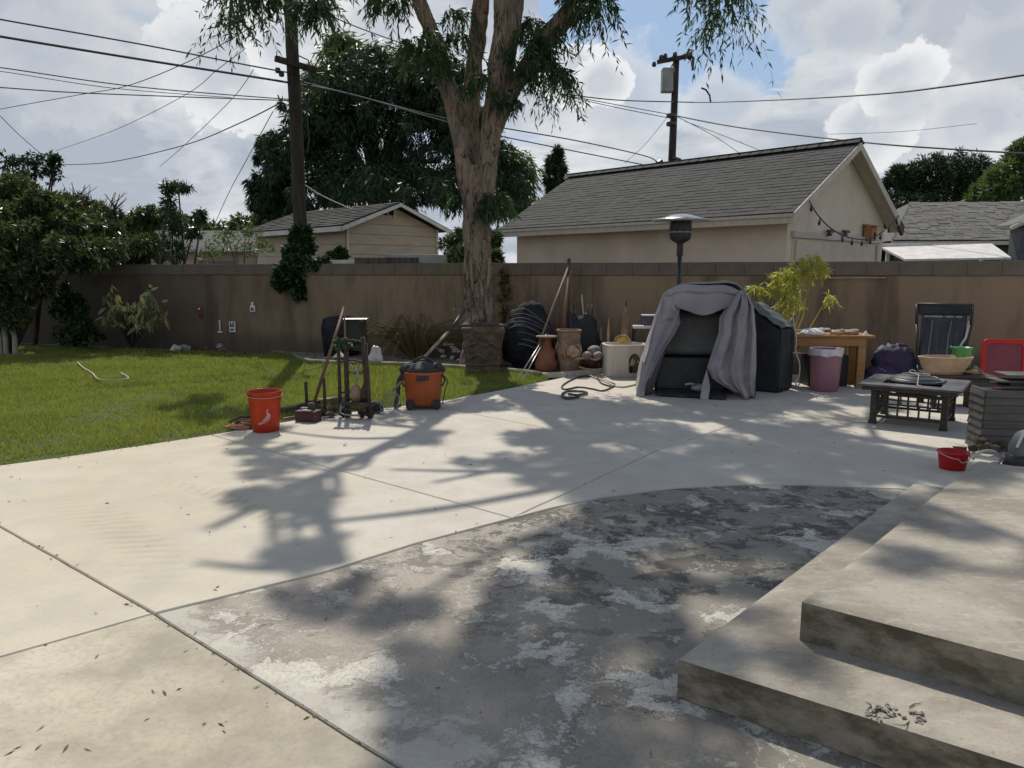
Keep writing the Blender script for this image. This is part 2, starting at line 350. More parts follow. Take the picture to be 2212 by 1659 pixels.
# ------------------------------------------------------------------ mesh helpers
def rotz(a): return Matrix.Rotation(a, 3, 'Z')
class MB:
    def __init__(s): s.v = []; s.f = []
    def addv(s, vs, fs):
        k = len(s.v); s.v += [tuple(q) for q in vs]; s.f += [tuple(i + k for i in f) for f in fs]; return s
    def box(s, c, d, rot=None, taper=1.0):
        c = Vector(c); x, y, z = (q / 2 for q in d)
        pts = [Vector((i * x * (taper if k > 0 else 1), j * y * (taper if k > 0 else 1), k * z)) for k in (-1, 1) for i, j in ((-1, -1), (1, -1), (1, 1), (-1, 1))]
        if rot is not None: pts = [rot @ p for p in pts]
        return s.addv([p + c for p in pts], [(3, 2, 1, 0), (4, 5, 6, 7), (0, 1, 5, 4), (1, 2, 6, 5), (2, 3, 7, 6), (3, 0, 4, 7)])
    def bar(s, a, b, wd, ht=None):
        a = Vector(a); b = Vector(b); dv = b - a; ht = ht or wd
        return s.box((a + b) / 2, (wd, ht, dv.length), dv.to_track_quat('Z', 'Y').to_matrix())
    def tube(s, pts, r, k=8, cap=True, flat=1.0):
        pts = [Vector(p) for p in pts]; N = len(pts)
        rs = r if isinstance(r, (list, tuple)) else [r] * N
        t0 = (pts[1] - pts[0]).normalized(); up = Vector((0, 0, 1)) if abs(t0.z) < .9 else Vector((1, 0, 0))
        nx = t0.cross(up).normalized(); vs = []; fs = []
        for i, p in enumerate(pts):
            t = (pts[min(i + 1, N - 1)] - pts[max(i - 1, 0)]).normalized()
            nx = (nx - t * nx.dot(t)).normalized(); ny = t.cross(nx)
            for j in range(k):
                a = 2 * pi * j / k; vs.append(p + (nx * cos(a) + ny * sin(a) * flat) * rs[i])
        for i in range(N - 1):
            for j in range(k):
                j2 = (j + 1) % k; fs.append((i * k + j, i * k + j2, (i + 1) * k + j2, (i + 1) * k + j))
        if cap: fs.append(tuple(range(k))[::-1]); fs.append(tuple(range((N - 1) * k, N * k)))
        return s.addv(vs, fs)
    def lathe(s, prof, k=24, c=(0, 0, 0), sx=1, sy=1, rot=None, power=None):
        vs = []; fs = []; N = len(prof)
        for r, z in prof:
            for j in range(k):
                a = 2 * pi * j / k; q = 1
                if power: q = (abs(cos(a)) ** power + abs(sin(a)) ** power) ** (-1 / power)
                p = Vector((r * cos(a) * sx * q, r * sin(a) * sy * q, z))
                if rot is not None: p = rot @ p
                vs.append(p + Vector(c))
        for i in range(N - 1):
            for j in range(k):
                j2 = (j + 1) % k; fs.append((i * k + j, i * k + j2, (i + 1) * k + j2, (i + 1) * k + j))
        if prof[0][0] > 1e-4: fs.append(tuple(range(k))[::-1])
        if prof[-1][0] > 1e-4: fs.append(tuple(range((N - 1) * k, N * k)))
        return s.addv(vs, fs)
    def sheet(s, fn, nu, nv):
        vs = [fn(i / nu, j / nv) for j in range(nv + 1) for i in range(nu + 1)]
        fs = [(j * (nu + 1) + i, j * (nu + 1) + i + 1, (j + 1) * (nu + 1) + i + 1, (j + 1) * (nu + 1) + i) for j in range(nv) for i in range(nu)]
        return s.addv(vs, fs)
    def prism(s, poly, z0, z1):
        N = len(poly); vs = [(x, y, z0) for x, y in poly] + [(x, y, z1) for x, y in poly]
        fs = [tuple(range(N))[::-1], tuple(range(N, 2 * N))] + [(i, (i + 1) % N, N + (i + 1) % N, N + i) for i in range(N)]
        return s.addv(vs, fs)
    def extr(s, poly, off):
        """poly: list of 3D points, extruded by vector off"""
        N = len(poly); off = Vector(off); vs = [Vector(p) for p in poly] + [Vector(p) + off for p in poly]
        fs = [tuple(range(N)), tuple(range(N, 2 * N))[::-1]] + [(i, N + i, N + (i + 1) % N, (i + 1) % N) for i in range(N)]
        return s.addv(vs, fs)
    def blob(s, c, r, seed=0, amp=.15, sub=2, fr=1.5, rot=None):
        bm = bmesh.new(); bmesh.ops.create_icosphere(bm, subdivisions=sub, radius=1)
        vs = []
        for q in bm.verts:
            p = q.co * (1 + amp * noise.noise(q.co * fr + Vector((seed * 7.1, seed * 3.3, seed))) * 2)
            p = Vector((p.x * r[0], p.y * r[1], p.z * r[2]))
            if rot is not None: p = rot @ p
            vs.append(p + Vector(c))
        fs = [tuple(q.index for q in f.verts) for f in bm.faces]; bm.free()
        return s.addv(vs, fs)
    def crumple(s, c, r, seed=0, sub=4, amp=.5):
        bm = bmesh.new(); bmesh.ops.create_icosphere(bm, subdivisions=sub, radius=1); vs = []
        for q in bm.verts:
            o = Vector((seed * 7.1, seed * 3.3, seed)); d_ = 1 + amp * .55 * noise.noise(q.co * 1.3 + o)
            for k, (fr, a) in enumerate(((2.3, .34), (4.9, .2), (9.5, .10))): d_ += amp * a * (.5 - abs(noise.noise(q.co * fr + o)) * 2)
            vs.append(Vector((q.co.x * r[0] * d_, q.co.y * r[1] * d_, q.co.z * r[2] * d_)) + Vector(c))
        fs = [tuple(q.index for q in f.verts) for f in bm.faces]; bm.free(); return s.addv(vs, fs)
    def build(s, name, mat, parent=None, smooth=False, bevel=0.0, solid=0.0, sub=0, org=None, seg=2):
        me = bpy.data.meshes.new(name)
        vs = s.v if org is None else [(a - org[0], b - org[1], c - org[2]) for a, b, c in s.v]
        me.from_pydata(vs, [], s.f); me.update()
        bm = bmesh.new(); bm.from_mesh(me); bmesh.ops.recalc_face_normals(bm, faces=bm.faces); bm.to_mesh(me); bm.free()
        if smooth: me.polygons.foreach_set('use_smooth', [True] * len(me.polygons))
        me.materials.append(M[mat] if isinstance(mat, str) else mat)
        o = bpy.data.objects.new(name, me); C.objects.link(o)
        if parent: o.parent = parent
        elif org is not None: o.location = org
        if solid:
            q = o.modifiers.new('thickness', 'SOLIDIFY'); q.thickness = solid; q.offset = 0
        if bevel:
            q = o.modifiers.new('bevel', 'BEVEL'); q.width = bevel; q.segments = seg; q.limit_method = 'ANGLE'
            if smooth is None: me.polygons.foreach_set('use_smooth', [True] * len(me.polygons))
        if sub:
            q = o.modifiers.new('sub', 'SUBSURF'); q.levels = sub; q.render_levels = sub
        return o
def np_mesh(name, V, F, mat, parent=None, org=None, smooth=False):
    me = bpy.data.meshes.new(name)
    V = np.asarray(V, dtype=np.float32)
    if org is not None: V = V - np.array(org, dtype=np.float32)
    F = np.asarray(F, dtype=np.int32); nf, k = F.shape
    me.vertices.add(len(V)); me.vertices.foreach_set('co', V.ravel())
    me.loops.add(nf * k); me.loops.foreach_set('vertex_index', F.ravel())
    me.polygons.add(nf); me.polygons.foreach_set('loop_start', np.arange(0, nf * k, k, dtype=np.int32))
    if smooth: me.polygons.foreach_set('use_smooth', np.ones(nf, dtype=bool))
    me.update(calc_edges=True); me.materials.append(M[mat])
    o = bpy.data.objects.new(name, me); C.objects.link(o)
    if parent: o.parent = parent
    elif org is not None: o.location = org
    return o
def tag(o, label=None, cat=None, group=None, kind=None):
    if label: o['label'] = label
    if cat: o['category'] = cat
    if group: o['group'] = group
    if kind: o['kind'] = kind
    return o
def thing(name, label, cat, loc=(0, 0, 0), rz=0, group=None):
    o = bpy.data.objects.new(name, None); C.objects.link(o); o.location = loc; o.rotation_euler = (0, 0, rz)
    o.empty_display_size = .1
    return tag(o, label, cat, group)
def copy_obj(src, parent=None, name=None):
    c = src.copy(); C.objects.link(c); c.parent = parent; return c
def unit(a): return a / np.maximum(np.linalg.norm(a, axis=1, keepdims=True), 1e-9)
def leaves(P, D, L, W, roll=None, mid=.42):
    """diamond leaves: P base points, D unit directions, L lengths, W widths"""
    n_ = len(P); ref = unit(rng.normal(size=(n_, 3)))
    S = unit(np.cross(D, ref)); L = np.broadcast_to(np.asarray(L, float).reshape(-1, 1), (n_, 1)); W = np.broadcast_to(np.asarray(W, float).reshape(-1, 1), (n_, 1))
    N_ = np.cross(D, S)
    a = P; b = P + D * L * mid + S * W / 2 + N_ * W * .12; c = P + D * L - np.array([0, 0, 1]) * L * .06; d_ = P + D * L * mid - S * W / 2 + N_ * W * .12
    V = np.stack([a, b, c, d_], 1).reshape(-1, 3); F = np.arange(4 * n_).reshape(-1, 4)
    return V, F
def merge(lst):
    k = 0; Vs = []; Fs = []
    for V, F in lst: Vs.append(V); Fs.append(F + k); k += len(V)
    return np.concatenate(Vs), np.concatenate(Fs)
def ball(n_): 
    p = unit(rng.normal(size=(n_, 3))); return p
def clump_leaves(centres, radii, per, L, W, droop=.4, shell=.55):
    """leaves gathered round clump centres"""
    out = []
    for c, r in zip(centres, radii):
        k = max(3, int(per * rng.uniform(.7, 1.3)))
        u = ball(k); rad = (shell + (1 - shell) * rng.random((k, 1)) ** .6)
        P = np.array(c) + u * rad * np.array(r) * rng.uniform(.5, 1.05, (k, 1))
        D = unit(u + rng.normal(size=(k, 3)) * .55 + np.array([0, 0, -droop]))
        out.append(leaves(P, D, L * rng.uniform(.6, 1.3, k), W * rng.uniform(.7, 1.2, k)))
    return merge(out)
def twigs(starts, outs, length, nleaf, L, W, hang=1.0, spread=.5, stem=.004):
    """hanging twigs with narrow leaves along them"""
    starts = np.asarray(starts); T = len(starts); outs = np.asarray(outs)
    length = np.broadcast_to(np.asarray(length, float), (T,))
    s_ = np.tile(np.linspace(.08, 1, nleaf), (T, 1)) + rng.normal(0, .02, (T, nleaf))
    l_ = length[:, None]
    curl = rng.normal(size=(T, 1, 3)) * .12
    def path(q): return starts[:, None, :] + outs[:, None, :] * (l_ * .55 * q)[..., None] + np.array([0, 0, -1.0]) * (l_ * hang * (q ** 1.6) * .85)[..., None] + curl * (l_ * q * q)[..., None]
    P = path(s_); tan = path(s_ + .05) - path(s_ - .02); tan /= np.linalg.norm(tan, axis=2, keepdims=True)
    side = rng.normal(size=P.shape); D = tan * .8 + side * spread + np.array([0, 0, -.45])
    P = P.reshape(-1, 3); D = unit(D.reshape(-1, 3))
    k = len(P); out = [leaves(P, D, L * rng.uniform(.65, 1.25, k), W * rng.uniform(.7, 1.2, k))]
    if stem:
        for a, b in zip(np.linspace(0, .85, 5), np.linspace(.2, 1.0, 5)):
            A = path(np.full((T, 1), a))[:, 0]; B = path(np.full((T, 1), b))[:, 0]
            dd = B - A; ln = np.linalg.norm(dd, axis=1); out.append(leaves(A, unit(dd), ln, stem, mid=.5))
    return merge(out)

# ------------------------------------------------------------------ ground
def sheet_obj(name, x0, x1, y0, y1, z, mat, kind='structure'):
    mb = MB(); mb.addv([(x0, y0, z), (x1, y0, z), (x1, y1, z), (x0, y1, z)], [(0, 1, 2, 3)])
    return tag(mb.build(name, mat), kind=kind)
sheet_obj('ground', -400, 400, -200, 700, -.09, 'land')
sheet_obj('yard_soil', -16, 9, -6, 16.5, -.05, 'soil')

J = Vector((-1.54, 3.03)); ARC = [(-.92, 3.48), (-.52, 3.87), (-.02, 4.27), (.27, 4.5), (.58, 4.7), (1.08, 4.91), (1.58, 5.0), (2.05, 4.99), (2.62, 4.9), (3.3, 4.75)]
C0 = (-2.72, 6.6); K = (.0, 4.29); E0 = (-1.02, 8.21); DE = (1.21, 6.02); D1 = (4.4, 9.6)
GE = [(-8, 2.2), (-5.2, 4.47), (-4.3, 5.2), (-3.89, 5.52), (-3.53, 5.81), (-3.15, 6.17), (-2.72, 6.6), (-2.16, 7.27), (-1.68, 7.71), (-1.02, 8.21), (-.77, 8.43), (-.26, 9.05), (.27, 9.72), (.46, 9.98)]
slabs = {
 'slab_tan_near': ([tuple(J), (2.3, -.19), (0, -4), (-5.5, -.52)], 'slab_tan'),
 'slab_left': ([tuple(J), (-5.5, -.52), (-8, 2.2), (-5.2, 4.47), (-4.3, 5.2)], 'slab'),
 'slab_mid': ([tuple(J)] + [(-4.3, 5.2), (-3.89, 5.52), (-3.53, 5.81), (-3.15, 6.17), C0, K] + ARC[:2][::-1], 'slab'),
 'slab_b': ([C0, (-2.16, 7.27), (-1.68, 7.71), E0, DE, K], 'slab'),
 'slab_c': ([E0, (-.77, 8.43), (-.26, 9.05), (.27, 9.72), (.46, 9.98), (1.0, 10.75), (1.6, 11.42), (D1[0], 10.55), D1, DE], 'slab'),
 'slab_d': ([K, DE, D1, (D1[0], 10.55), (9, 8.95), (9, 3.5), (3.3, 4.75)] + ARC[3:9][::-1], 'slab'),
 'slab_old': ([tuple(J)] + ARC + [(9, 3.5), (9, -4), (0, -4), (2.3, -.19)], 'slab_old'),
}
def inset(poly, dd):
    P = [Vector(p) for p in poly]; N = len(P)
    area = sum(P[i].x * P[(i + 1) % N].y - P[(i + 1) % N].x * P[i].y for i in range(N))
    sg = 1 if area > 0 else -1; out = []
    for i in range(N):
        a = (P[i] - P[i - 1]).normalized(); b = (P[(i + 1) % N] - P[i]).normalized()
        na = Vector((-a.y, a.x)) * sg; nb = Vector((-b.y, b.x)) * sg
        q = (na + nb); q = q / max(.3, q.dot(na)) if q.length > 1e-6 else na
        out.append(P[i] + q * dd)
    return out
patio = bpy.data.objects.new('patio', None); C.objects.link(patio); tag(patio, kind='structure')
def jitter_poly(poly):
    out = []
    N = len(poly)
    for i in range(N):
        a = Vector(poly[i]); b = Vector(poly[(i + 1) % N]); L_ = (b - a).length; k = max(1, int(L_ / .12)) if L_ < 9 and max(abs(a.x), abs(b.x)) < 6 else 1
        for j in range(k):
            p = a.lerp(b, j / k)
            q = Vector((noise.noise(Vector((p.x * 5, p.y * 5, 1))), noise.noise(Vector((p.x * 5, p.y * 5, 9))))) * .005
            out.append(p + q)
    return out
for nm, (poly, mt) in slabs.items():
    gap = .0045 if nm not in ('slab_tan_near', 'slab_old') else .006
    pj = jitter_poly(poly)
    r0 = inset(pj, gap); r1 = inset(pj, gap + .005); N = len(pj); mb = MB()
    zt = {'slab_old': -.003, 'slab_tan_near': .001}.get(nm, 0)
    mb.addv([(p.x, p.y, -.05) for p in r0] + [(p.x, p.y, zt - .006) for p in r0] + [(p.x, p.y, zt) for p in r1],
            [(i, (i + 1) % N, N + (i + 1) % N, N + i) for i in range(N)] + [(N + i, N + (i + 1) % N, 2 * N + (i + 1) % N, 2 * N + i) for i in range(N)] + [tuple(range(2 * N, 3 * N))])
    mb.build('slab', mt, patio)

# steps: two concrete slabs turned to the house line, each with a roughened edge
def step_block(name, corners, z0, z1, label, nx=90, seed=0):
    a, b, c, d_ = (Vector(q) for q in corners)
    root = []
    mb = MB(); NU, NV = nx, nx
    def rough(p, k):
        return (noise.noise(Vector((p.x * 9, p.y * 9, p.z * 9 + seed))) * .008 + noise.noise(Vector((p.x * 30, p.y * 30, p.z * 30))) * .004 + max(0, noise.noise(Vector((p.x * 5, p.y * 5, seed))) - .25) * .02) * k
    def top(u, v):
        p = a.lerp(b, u).lerp(d_.lerp(c, u), v); e = min(u, 1 - u) * (b - a).length; e2 = min(v, 1 - v) * (d_ - a).length
        m_ = min(e, e2); z = z1 - max(0, .018 - m_) * .4722
        return (p.x, p.y, z + rough(Vector((p.x, p.y, z1)), .35) * min(1, m_ / .04))
    mb.sheet(top, NU, NV)
    for (p, q) in ((a, b), (b, c), (c, d_), (d_, a)):
        nrm = Vector(((q - p).y, -(q - p).x)).normalized()
        def side(u, v, p=p, q=q, nrm=nrm):
            r = p.lerp(q, u); z = z0 + (z1 - .0085 - z0) * v
            o = rough(Vector((r.x, r.y, z)), 1.1) + (.004 if 0 < v < .93 else 0) * (1 - abs(v - .5) * 1.5)
            o *= min(1, u * 30, (1 - u) * 30) * min(1, (1 - v) * 8)
            return (r.x - nrm.x * o, r.y - nrm.y * o, z)
        mb.sheet(side, NU, 10)
    o = mb.build(name, 'step', smooth=True); tag(o, label, 'step', kind='structure')
    return o
ux = Vector((.655, .756)); vx = Vector((.80, -.60)); vx = Vector((.775, -.632))
pa = Vector((.57, 2.39)); pu = Vector((1.03, 2.51))
fa = Vector((1.37, 1.83)) - pa; fa.normalize(); fu = (Vector((1.54, 2.11)) - pu).normalized()
la = (Vector((2.54, 4.56)) - pa).normalized(); lu = (Vector((2.86, 4.48)) - pu).normalized()
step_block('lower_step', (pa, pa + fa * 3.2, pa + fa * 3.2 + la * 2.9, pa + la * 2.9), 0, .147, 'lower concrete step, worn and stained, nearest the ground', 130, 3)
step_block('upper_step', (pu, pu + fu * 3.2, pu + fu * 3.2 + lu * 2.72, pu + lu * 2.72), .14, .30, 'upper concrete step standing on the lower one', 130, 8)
# crumbled patch in the lower step
cp = G(1935, 1545, .147); mb = MB()
for i in range(38):
    a = rng.uniform(0, 2 * pi); r = .075 * rng.random() ** .5
    mb.blob((cp.x + cos(a) * r * 1.2, cp.y + sin(a) * r * .7, .149 + rng.uniform(-.004, .004)), (rng.uniform(.003, .013), rng.uniform(.003, .009), rng.uniform(.002, .006)), i, .6, 1)
tag(mb.build('crumbled_concrete', 'stone'), kind='stuff')
mb = MB()
for k in range(6):
    q = Vector((cp.x + rng.uniform(-.09, .09), cp.y + rng.uniform(-.05, .05), .1495)); a0 = rng.uniform(0, 2 * pi); pts = [q.copy()]
    for t in range(5): a0 += rng.normal() * .7; q = q + Vector((cos(a0) * .016, sin(a0) * .010, 0)); pts.append(q.copy())
    mb.tube(pts, [.0004, .0014, .0019, .0015, .0010, .0004], 5)
tag(mb.build('step_crack', 'dark'), kind='stuff')

# lawn
def edge_y(x):   # near edge of the lawn
    xs = [p[0] for p in GE]; ys = [p[1] for p in GE]; return np.interp(x, xs, ys)
CURB = [(.42, 10.35), (.2, 10.62), (-.1, 10.85), (-.45, 11.0), (-.9, 11.25), (-1.5, 11.5), (-2.2, 11.62), (-2.8, 11.75), (-3.25, 11.95), (-3.55, 12.4), (-3.8, 13.0), (-4.3, 13.45)]
def curb_y(x):
    xs = [p[0] for p in CURB][::-1]; ys = [p[1] for p in CURB][::-1]; return np.interp(x, xs, ys)
def wall_y(x): return 12.15 - .345 * x
def far_y(x): return np.where(x > -4.3, curb_y(x), np.minimum(wall_y(x) - .45, 14.4 - .05 * (x + 4.3)))
mb = MB(); NX, NY = 120, 60
def lawnf(u, v):
    x = -13 + u * 13.45; a = float(edge_y(x)); b = float(far_y(np.array(x))); b = max(b, a + .02); y = a + .02 + (b - a - .02) * v
    return (x, y, -.012 + .02 * noise.noise(Vector((x * .8, y * .8, 0))) - (.02 if v == 0 else 0))
mb.sheet(lawnf, NX, NY); tag(mb.build('lawn', 'lawn_soil', smooth=True), kind='structure')
def grass():
    n_ = 900000; x = rng.uniform(-12.5, .5, n_); y = 2.6 + 12 * rng.random(n_)
    a = edge_y(x); b = far_y(x)
    vis = np.abs(x) < y * .73 + .3
    dens = np.clip((9.0 / y) ** 1.3, .25, 1.0)
    patch = np.array([0.0])
    keep = (y > a - .012 + .03 * np.sin(x * 9 + np.sin(x * 23)) * np.sin(x * 37)) & (y < b) & vis & (rng.random(n_) < dens)
    x = x[keep]; y = y[keep]; k = len(x)
    fx = np.sin(x * 3.1 + np.sin(y * 2.3) * 2) * np.cos(y * 2.7 + np.sin(x * 1.9) * 1.5)
    thin = np.clip((y - edge_y(x)) / .22, .25, 1)
    cl3 = np.sin(x * 11 + np.sin(y * 9) * 2) * np.cos(y * 10.5 + np.sin(x * 8) * 2)
    hgt = (.034 + .014 * fx + .012 * cl3 + rng.random(k) ** 2 * .034) * thin * (.75 + .25 * thin)
    far = np.clip(y / 8, 1, 1.7)
    keep2 = (rng.random(k) < (.35 + .65 * thin)) & (rng.random(k) < .55 + .45 * (fx + cl3 * .6 > -.55)); x, y, hgt, far = x[keep2], y[keep2], hgt[keep2], far[keep2]; k = len(x)
    P = np.stack([x, y, np.full(k, -.015)], 1)
    D = unit(np.stack([rng.normal(0, .45, k), rng.normal(0, .45, k), np.ones(k)], 1))
    V, F = leaves(P, D, hgt * 1.25, .0055 * far * rng.uniform(.7, 1.4, k), mid=.3)
    tag(np_mesh('grass', V, F, 'grass'), kind='stuff')
grass()
# gravel bed between lawn and wall, with its edging
mb = MB()
def bedf(u, v):
    x = -4.4 + u * 6.6; a = float(curb_y(x)) if x < .42 else 10.35 - (x - .42) * 0 + (x - .42) * .55; b = float(wall_y(x)) - .02; b = max(b, a + .01)
    y = a + (b - a) * v; return (x, y, .0 + .03 * noise.noise(Vector((x * 2, y * 2, 3))) + .02 * v)
mb.sheet(bedf, 80, 24); tag(mb.build('gravel_bed', 'gravel_bed', smooth=True), kind='structure')
def pebbles():
    bm = bmesh.new(); bmesh.ops.create_icosphere(bm, subdivisions=1, radius=1); V0 = np.array([q.co[:] for q in bm.verts]); F0 = np.array([[q.index for q in f.verts] for f in bm.faces]); bm.free()
    n_ = 5200; x = rng.uniform(-4.2, 2.0, n_); a = np.where(x < .42, curb_y(x), 10.35 + (x - .42) * .55); y = a + (wall_y(x) - a) * rng.random(n_) ** 1.1
    s = rng.uniform(.008, .026, (n_, 1, 1)) * rng.uniform(.6, 1.2, (n_, 1, 3)); s[:, :, 2] *= .7
    V = V0[None] * s * (1 + rng.normal(0, .12, (n_, len(V0), 1))) + np.stack([x, y, np.full(n_, .012)], 1)[:, None]
    F = F0[None] + (np.arange(n_) * len(V0))[:, None, None]
    tag(np_mesh('gravel', V.reshape(-1, 3), F.reshape(-1, 3), 'stone'), kind='stuff')
pebbles()
mb = MB(); mb.tube([(x, y, .03) for x, y in CURB], .045, 8)
o = mb.build('lawn_edging', 'curb', smooth=True); tag(o, 'low greenish rounded edging between the lawn and the gravel bed', 'edging')
mb = MB(); pts = [(.42, 10.32), (.75, 10.42), (1.2, 10.72), (1.75, 11.1), (2.2, 11.25)]
for a, b in zip(pts, pts[1:]): mb.bar((a[0], a[1], .03), (b[0], b[1], .03), .09, .07)
tag(mb.build('bed_border', 'trim'), 'pale low concrete border in front of the clay pots', 'border')

# ------------------------------------------------------------------ block wall
wx0, wx1 = -15.0, 9.5; wdir = Vector((1, -.345, 0)).normalized(); wlen = (wx1 - wx0) / wdir.x
wang = math.atan2(wdir.y, wdir.x)
WL = thing('block_wall', 'long brown stucco garden wall topped with a course of capping blocks', 'wall', (wx0, wall_y(wx0), 0), wang)
mb = MB(); nseg = 60
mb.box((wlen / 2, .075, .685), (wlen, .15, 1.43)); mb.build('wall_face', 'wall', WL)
mb = MB(); mb.box((wlen / 2, .075, 1.495), (wlen, .15, .19)); mb.build('mortar', 'mortar', WL)
bw = .401; nb = int(wlen / .405); src = None
for i in range(nb):
    if src is None:
        mb = MB(); mb.box((0, 0, 0), (bw, .19, .19)); src = mb.build('cap_block', 'cap', WL, bevel=.003, seg=1); o = src
    else: o = copy_obj(src, WL)
    o.location = (.2 + i * .405, .075 + rng.normal() * .002, 1.505 + rng.normal() * .0015)

# ------------------------------------------------------------------ cream garage behind the wall
CG = (4.7, 13.0); ga = math.atan2(.70, .714)
gar = thing('garage', 'cream stucco garage with a long grey shingle roof behind the wall', 'garage', (CG[0], CG[1], 0), ga)
GW, GL, SL = 4.4, 6.55, .553; EZ = 2.38; RZ = 3.79; wz = EZ + .35 * SL
mb = MB()
mb.extr([(0, 0, -.05), (GW, 0, -.05), (GW, 0, wz - .05), (GW / 2, 0, RZ - .06), (0, 0, wz - .05)], (0, GL, 0)); mb.build('wall', 'stucco', gar)
def slope(sx):   # sx=+1: roof plane on the low-x side
    mb = MB(); x0 = -.35 if sx > 0 else GW + .35; xr = GW / 2; t_ = .05
    mb.extr([(x0, -.25, EZ), (xr, -.25, RZ), (xr, -.25, RZ + t_), (x0, -.25, EZ + t_)], (0, GL + .5, 0)); return mb
slope(1).build('roof', 'roofing', gar)
slope(-1).build('roof', 'roofing', gar)
# shingles
sdir = Vector((GW / 2 + .35, 0, RZ - EZ)); slen = sdir.length; sdir.normalize(); nrm = Vector((-sdir.z, 0, sdir.x))
rows = 21; expo = slen / rows; rt = Matrix((sdir, Vector((0, 1, 0)), nrm)).transposed()
tabs = []
for r in range(rows):
    y = -.27 - (.15 if r % 2 else 0) - rng.uniform(0, .08)
    while y < GL + .25:
        wd = rng.choice([.26, .3, .34]); y0 = max(y, -.27); y1 = min(y + wd, GL + .27)
        if y1 - y0 > .04: tabs.append((r, y0, y1, rng.choice([.0, .004, .009])))
        y += wd
tabs.sort(key=lambda q: q[1] + q[0] * .06)
def shingle_v(r, y0, y1, lift):
    base = Vector((-.35, 0, EZ + .052)) + sdir * (r * expo); up = expo * 1.25
    if r == rows - 1: up = expo
    vs = []
    for (s, n0, n1) in ((-.010, .002, .008 + lift * .6), (up, -.004, .002)):
        for y in (y0 + .003, y1 - .003):
            for nn in (n0, n1): vs.append(base + sdir * s + Vector((0, y, 0)) + nrm * nn)
    f = [(0, 1, 3, 2), (4, 6, 7, 5), (0, 4, 5, 1), (2, 3, 7, 6), (1, 5, 7, 3), (0, 2, 6, 4)]
    return vs, f
for q in tabs[:300]:
    mb = MB(); mb.addv(*shingle_v(*q)); mb.build('shingle', 'shingle', gar)
mb = MB()
for q in tabs[300:]: mb.addv(*shingle_v(*q))
tag(mb.build('shingles', 'shingle', gar), kind='stuff')
mb = MB()
y = -.3
while y < GL + .2:
    mb.box((GW / 2 - .06, y + .16, RZ + .075), (.2, .3, .014), Matrix.Rotation(-.5, 3, 'Y')); mb.box((GW / 2 + .06, y + .16, RZ + .075), (.2, .3, .014), Matrix.Rotation(.5, 3, 'Y')); y += .24
mb.build('ridge_cap', 'shingle', gar)
mb = MB(); mb.box((-.36, GL / 2, EZ - .055), (.035, GL + .52, .15)); mb.box((-.385, GL / 2, EZ + .0), (.05, GL + .52, .05)); mb.build('fascia', 'trim', gar, bevel=.004)
mb = MB(); mb.box((-.18, GL / 2, EZ + .0), (.33, GL + .4, .02)); mb.build('soffit', 'trim', gar)
for sx in (1, -1):
    mb = MB(); x0 = -.37 if sx > 0 else GW + .37
    mb.extr([(x0, -.29, EZ - .12), (GW / 2, -.29, RZ - .09), (GW / 2, -.29, RZ + .045), (x0, -.29, EZ + .045)], (0, .035, 0)); mb.build('rake_board', 'trim', gar)
    mb = MB(); mb.extr([(x0 + .03 * sx, -.255, EZ - .09), (GW / 2, -.255, RZ - .04), (GW / 2, -.255, RZ - .005), (x0 + .03 * sx, -.255, EZ - .012)], (0, .25, 0)); mb.build('soffit', 'trim', gar)
# garage door recess with header and door sections
mb = MB(); mb.box((2.15, -.006, 1.02), (3.9, .03, 2.08)); mb.build('door_surround', 'stucco', gar, bevel=.01)
dr = MB(); dr.box((2.15, -.035, 2.10), (4.0, .07, .11)); dr.build('door_header', 'trim', gar, bevel=.008)
for k in range(4):
    mb = MB(); mb.box((2.15, -.03, .27 + k * .49), (3.5, .035, .475)); mb.build('door_panel', 'door', gar, bevel=.01)
for k in range(2):
    mb = MB(); mb.box((.3 + 3.72 * k, -.045, 1.0), (.12, .06, 2.0)); mb.build('door_post', 'trim', gar, bevel=.006)
# dangling broken corner at the low right eave
mb = MB(); mb.extr([(GW + .37, -.3, EZ + .03), (GW + .14, -.3, EZ + .15), (GW + .08, -.3, EZ - .02), (GW + .30, -.3, EZ - .16)], (0, .06, 0)); mb.build('cracked_trim', 'bark2', gar)
# string lights over the garage door
gm = Matrix.Translation((CG[0], CG[1], 0)) @ Matrix.Rotation(ga, 4, 'Z')
SLt = thing('string_lights', 'drooping string of dark outdoor bulbs across the garage gable', 'string lights', (CG[0], CG[1], 0), ga)
def sag(t): 
    x = .05 + 4.25 * t; return Vector((x, -.33 + .02 * sin(t * 9), 2.64 - .03 * t - .56 * (1 - (2 * t - 1) ** 2) ** .9))
mb = MB(); mb.tube([sag(i / 30) for i in range(31)], .011, 6); mb.build('cord', 'cable', SLt)
sb = None
for i, t in enumerate((.02, .12, .23, .34, .44, .55, .66, .78, .89, .98)):
    if sb is None:
        mb = MB(); mb.lathe([(.0, .0), (.012, -.01), (.015, -.04), (.024, -.065), (.027, -.085), (.018, -.11), (.0, -.12)], 8); sb = mb.build('bulb', 'insul', SLt, smooth=True); o = sb
    else: o = copy_obj(sb, SLt)
    o.location = sag(t) - Vector((0, 0, .01)); o.rotation_euler = (rng.normal() * .2, rng.normal() * .2, 0)
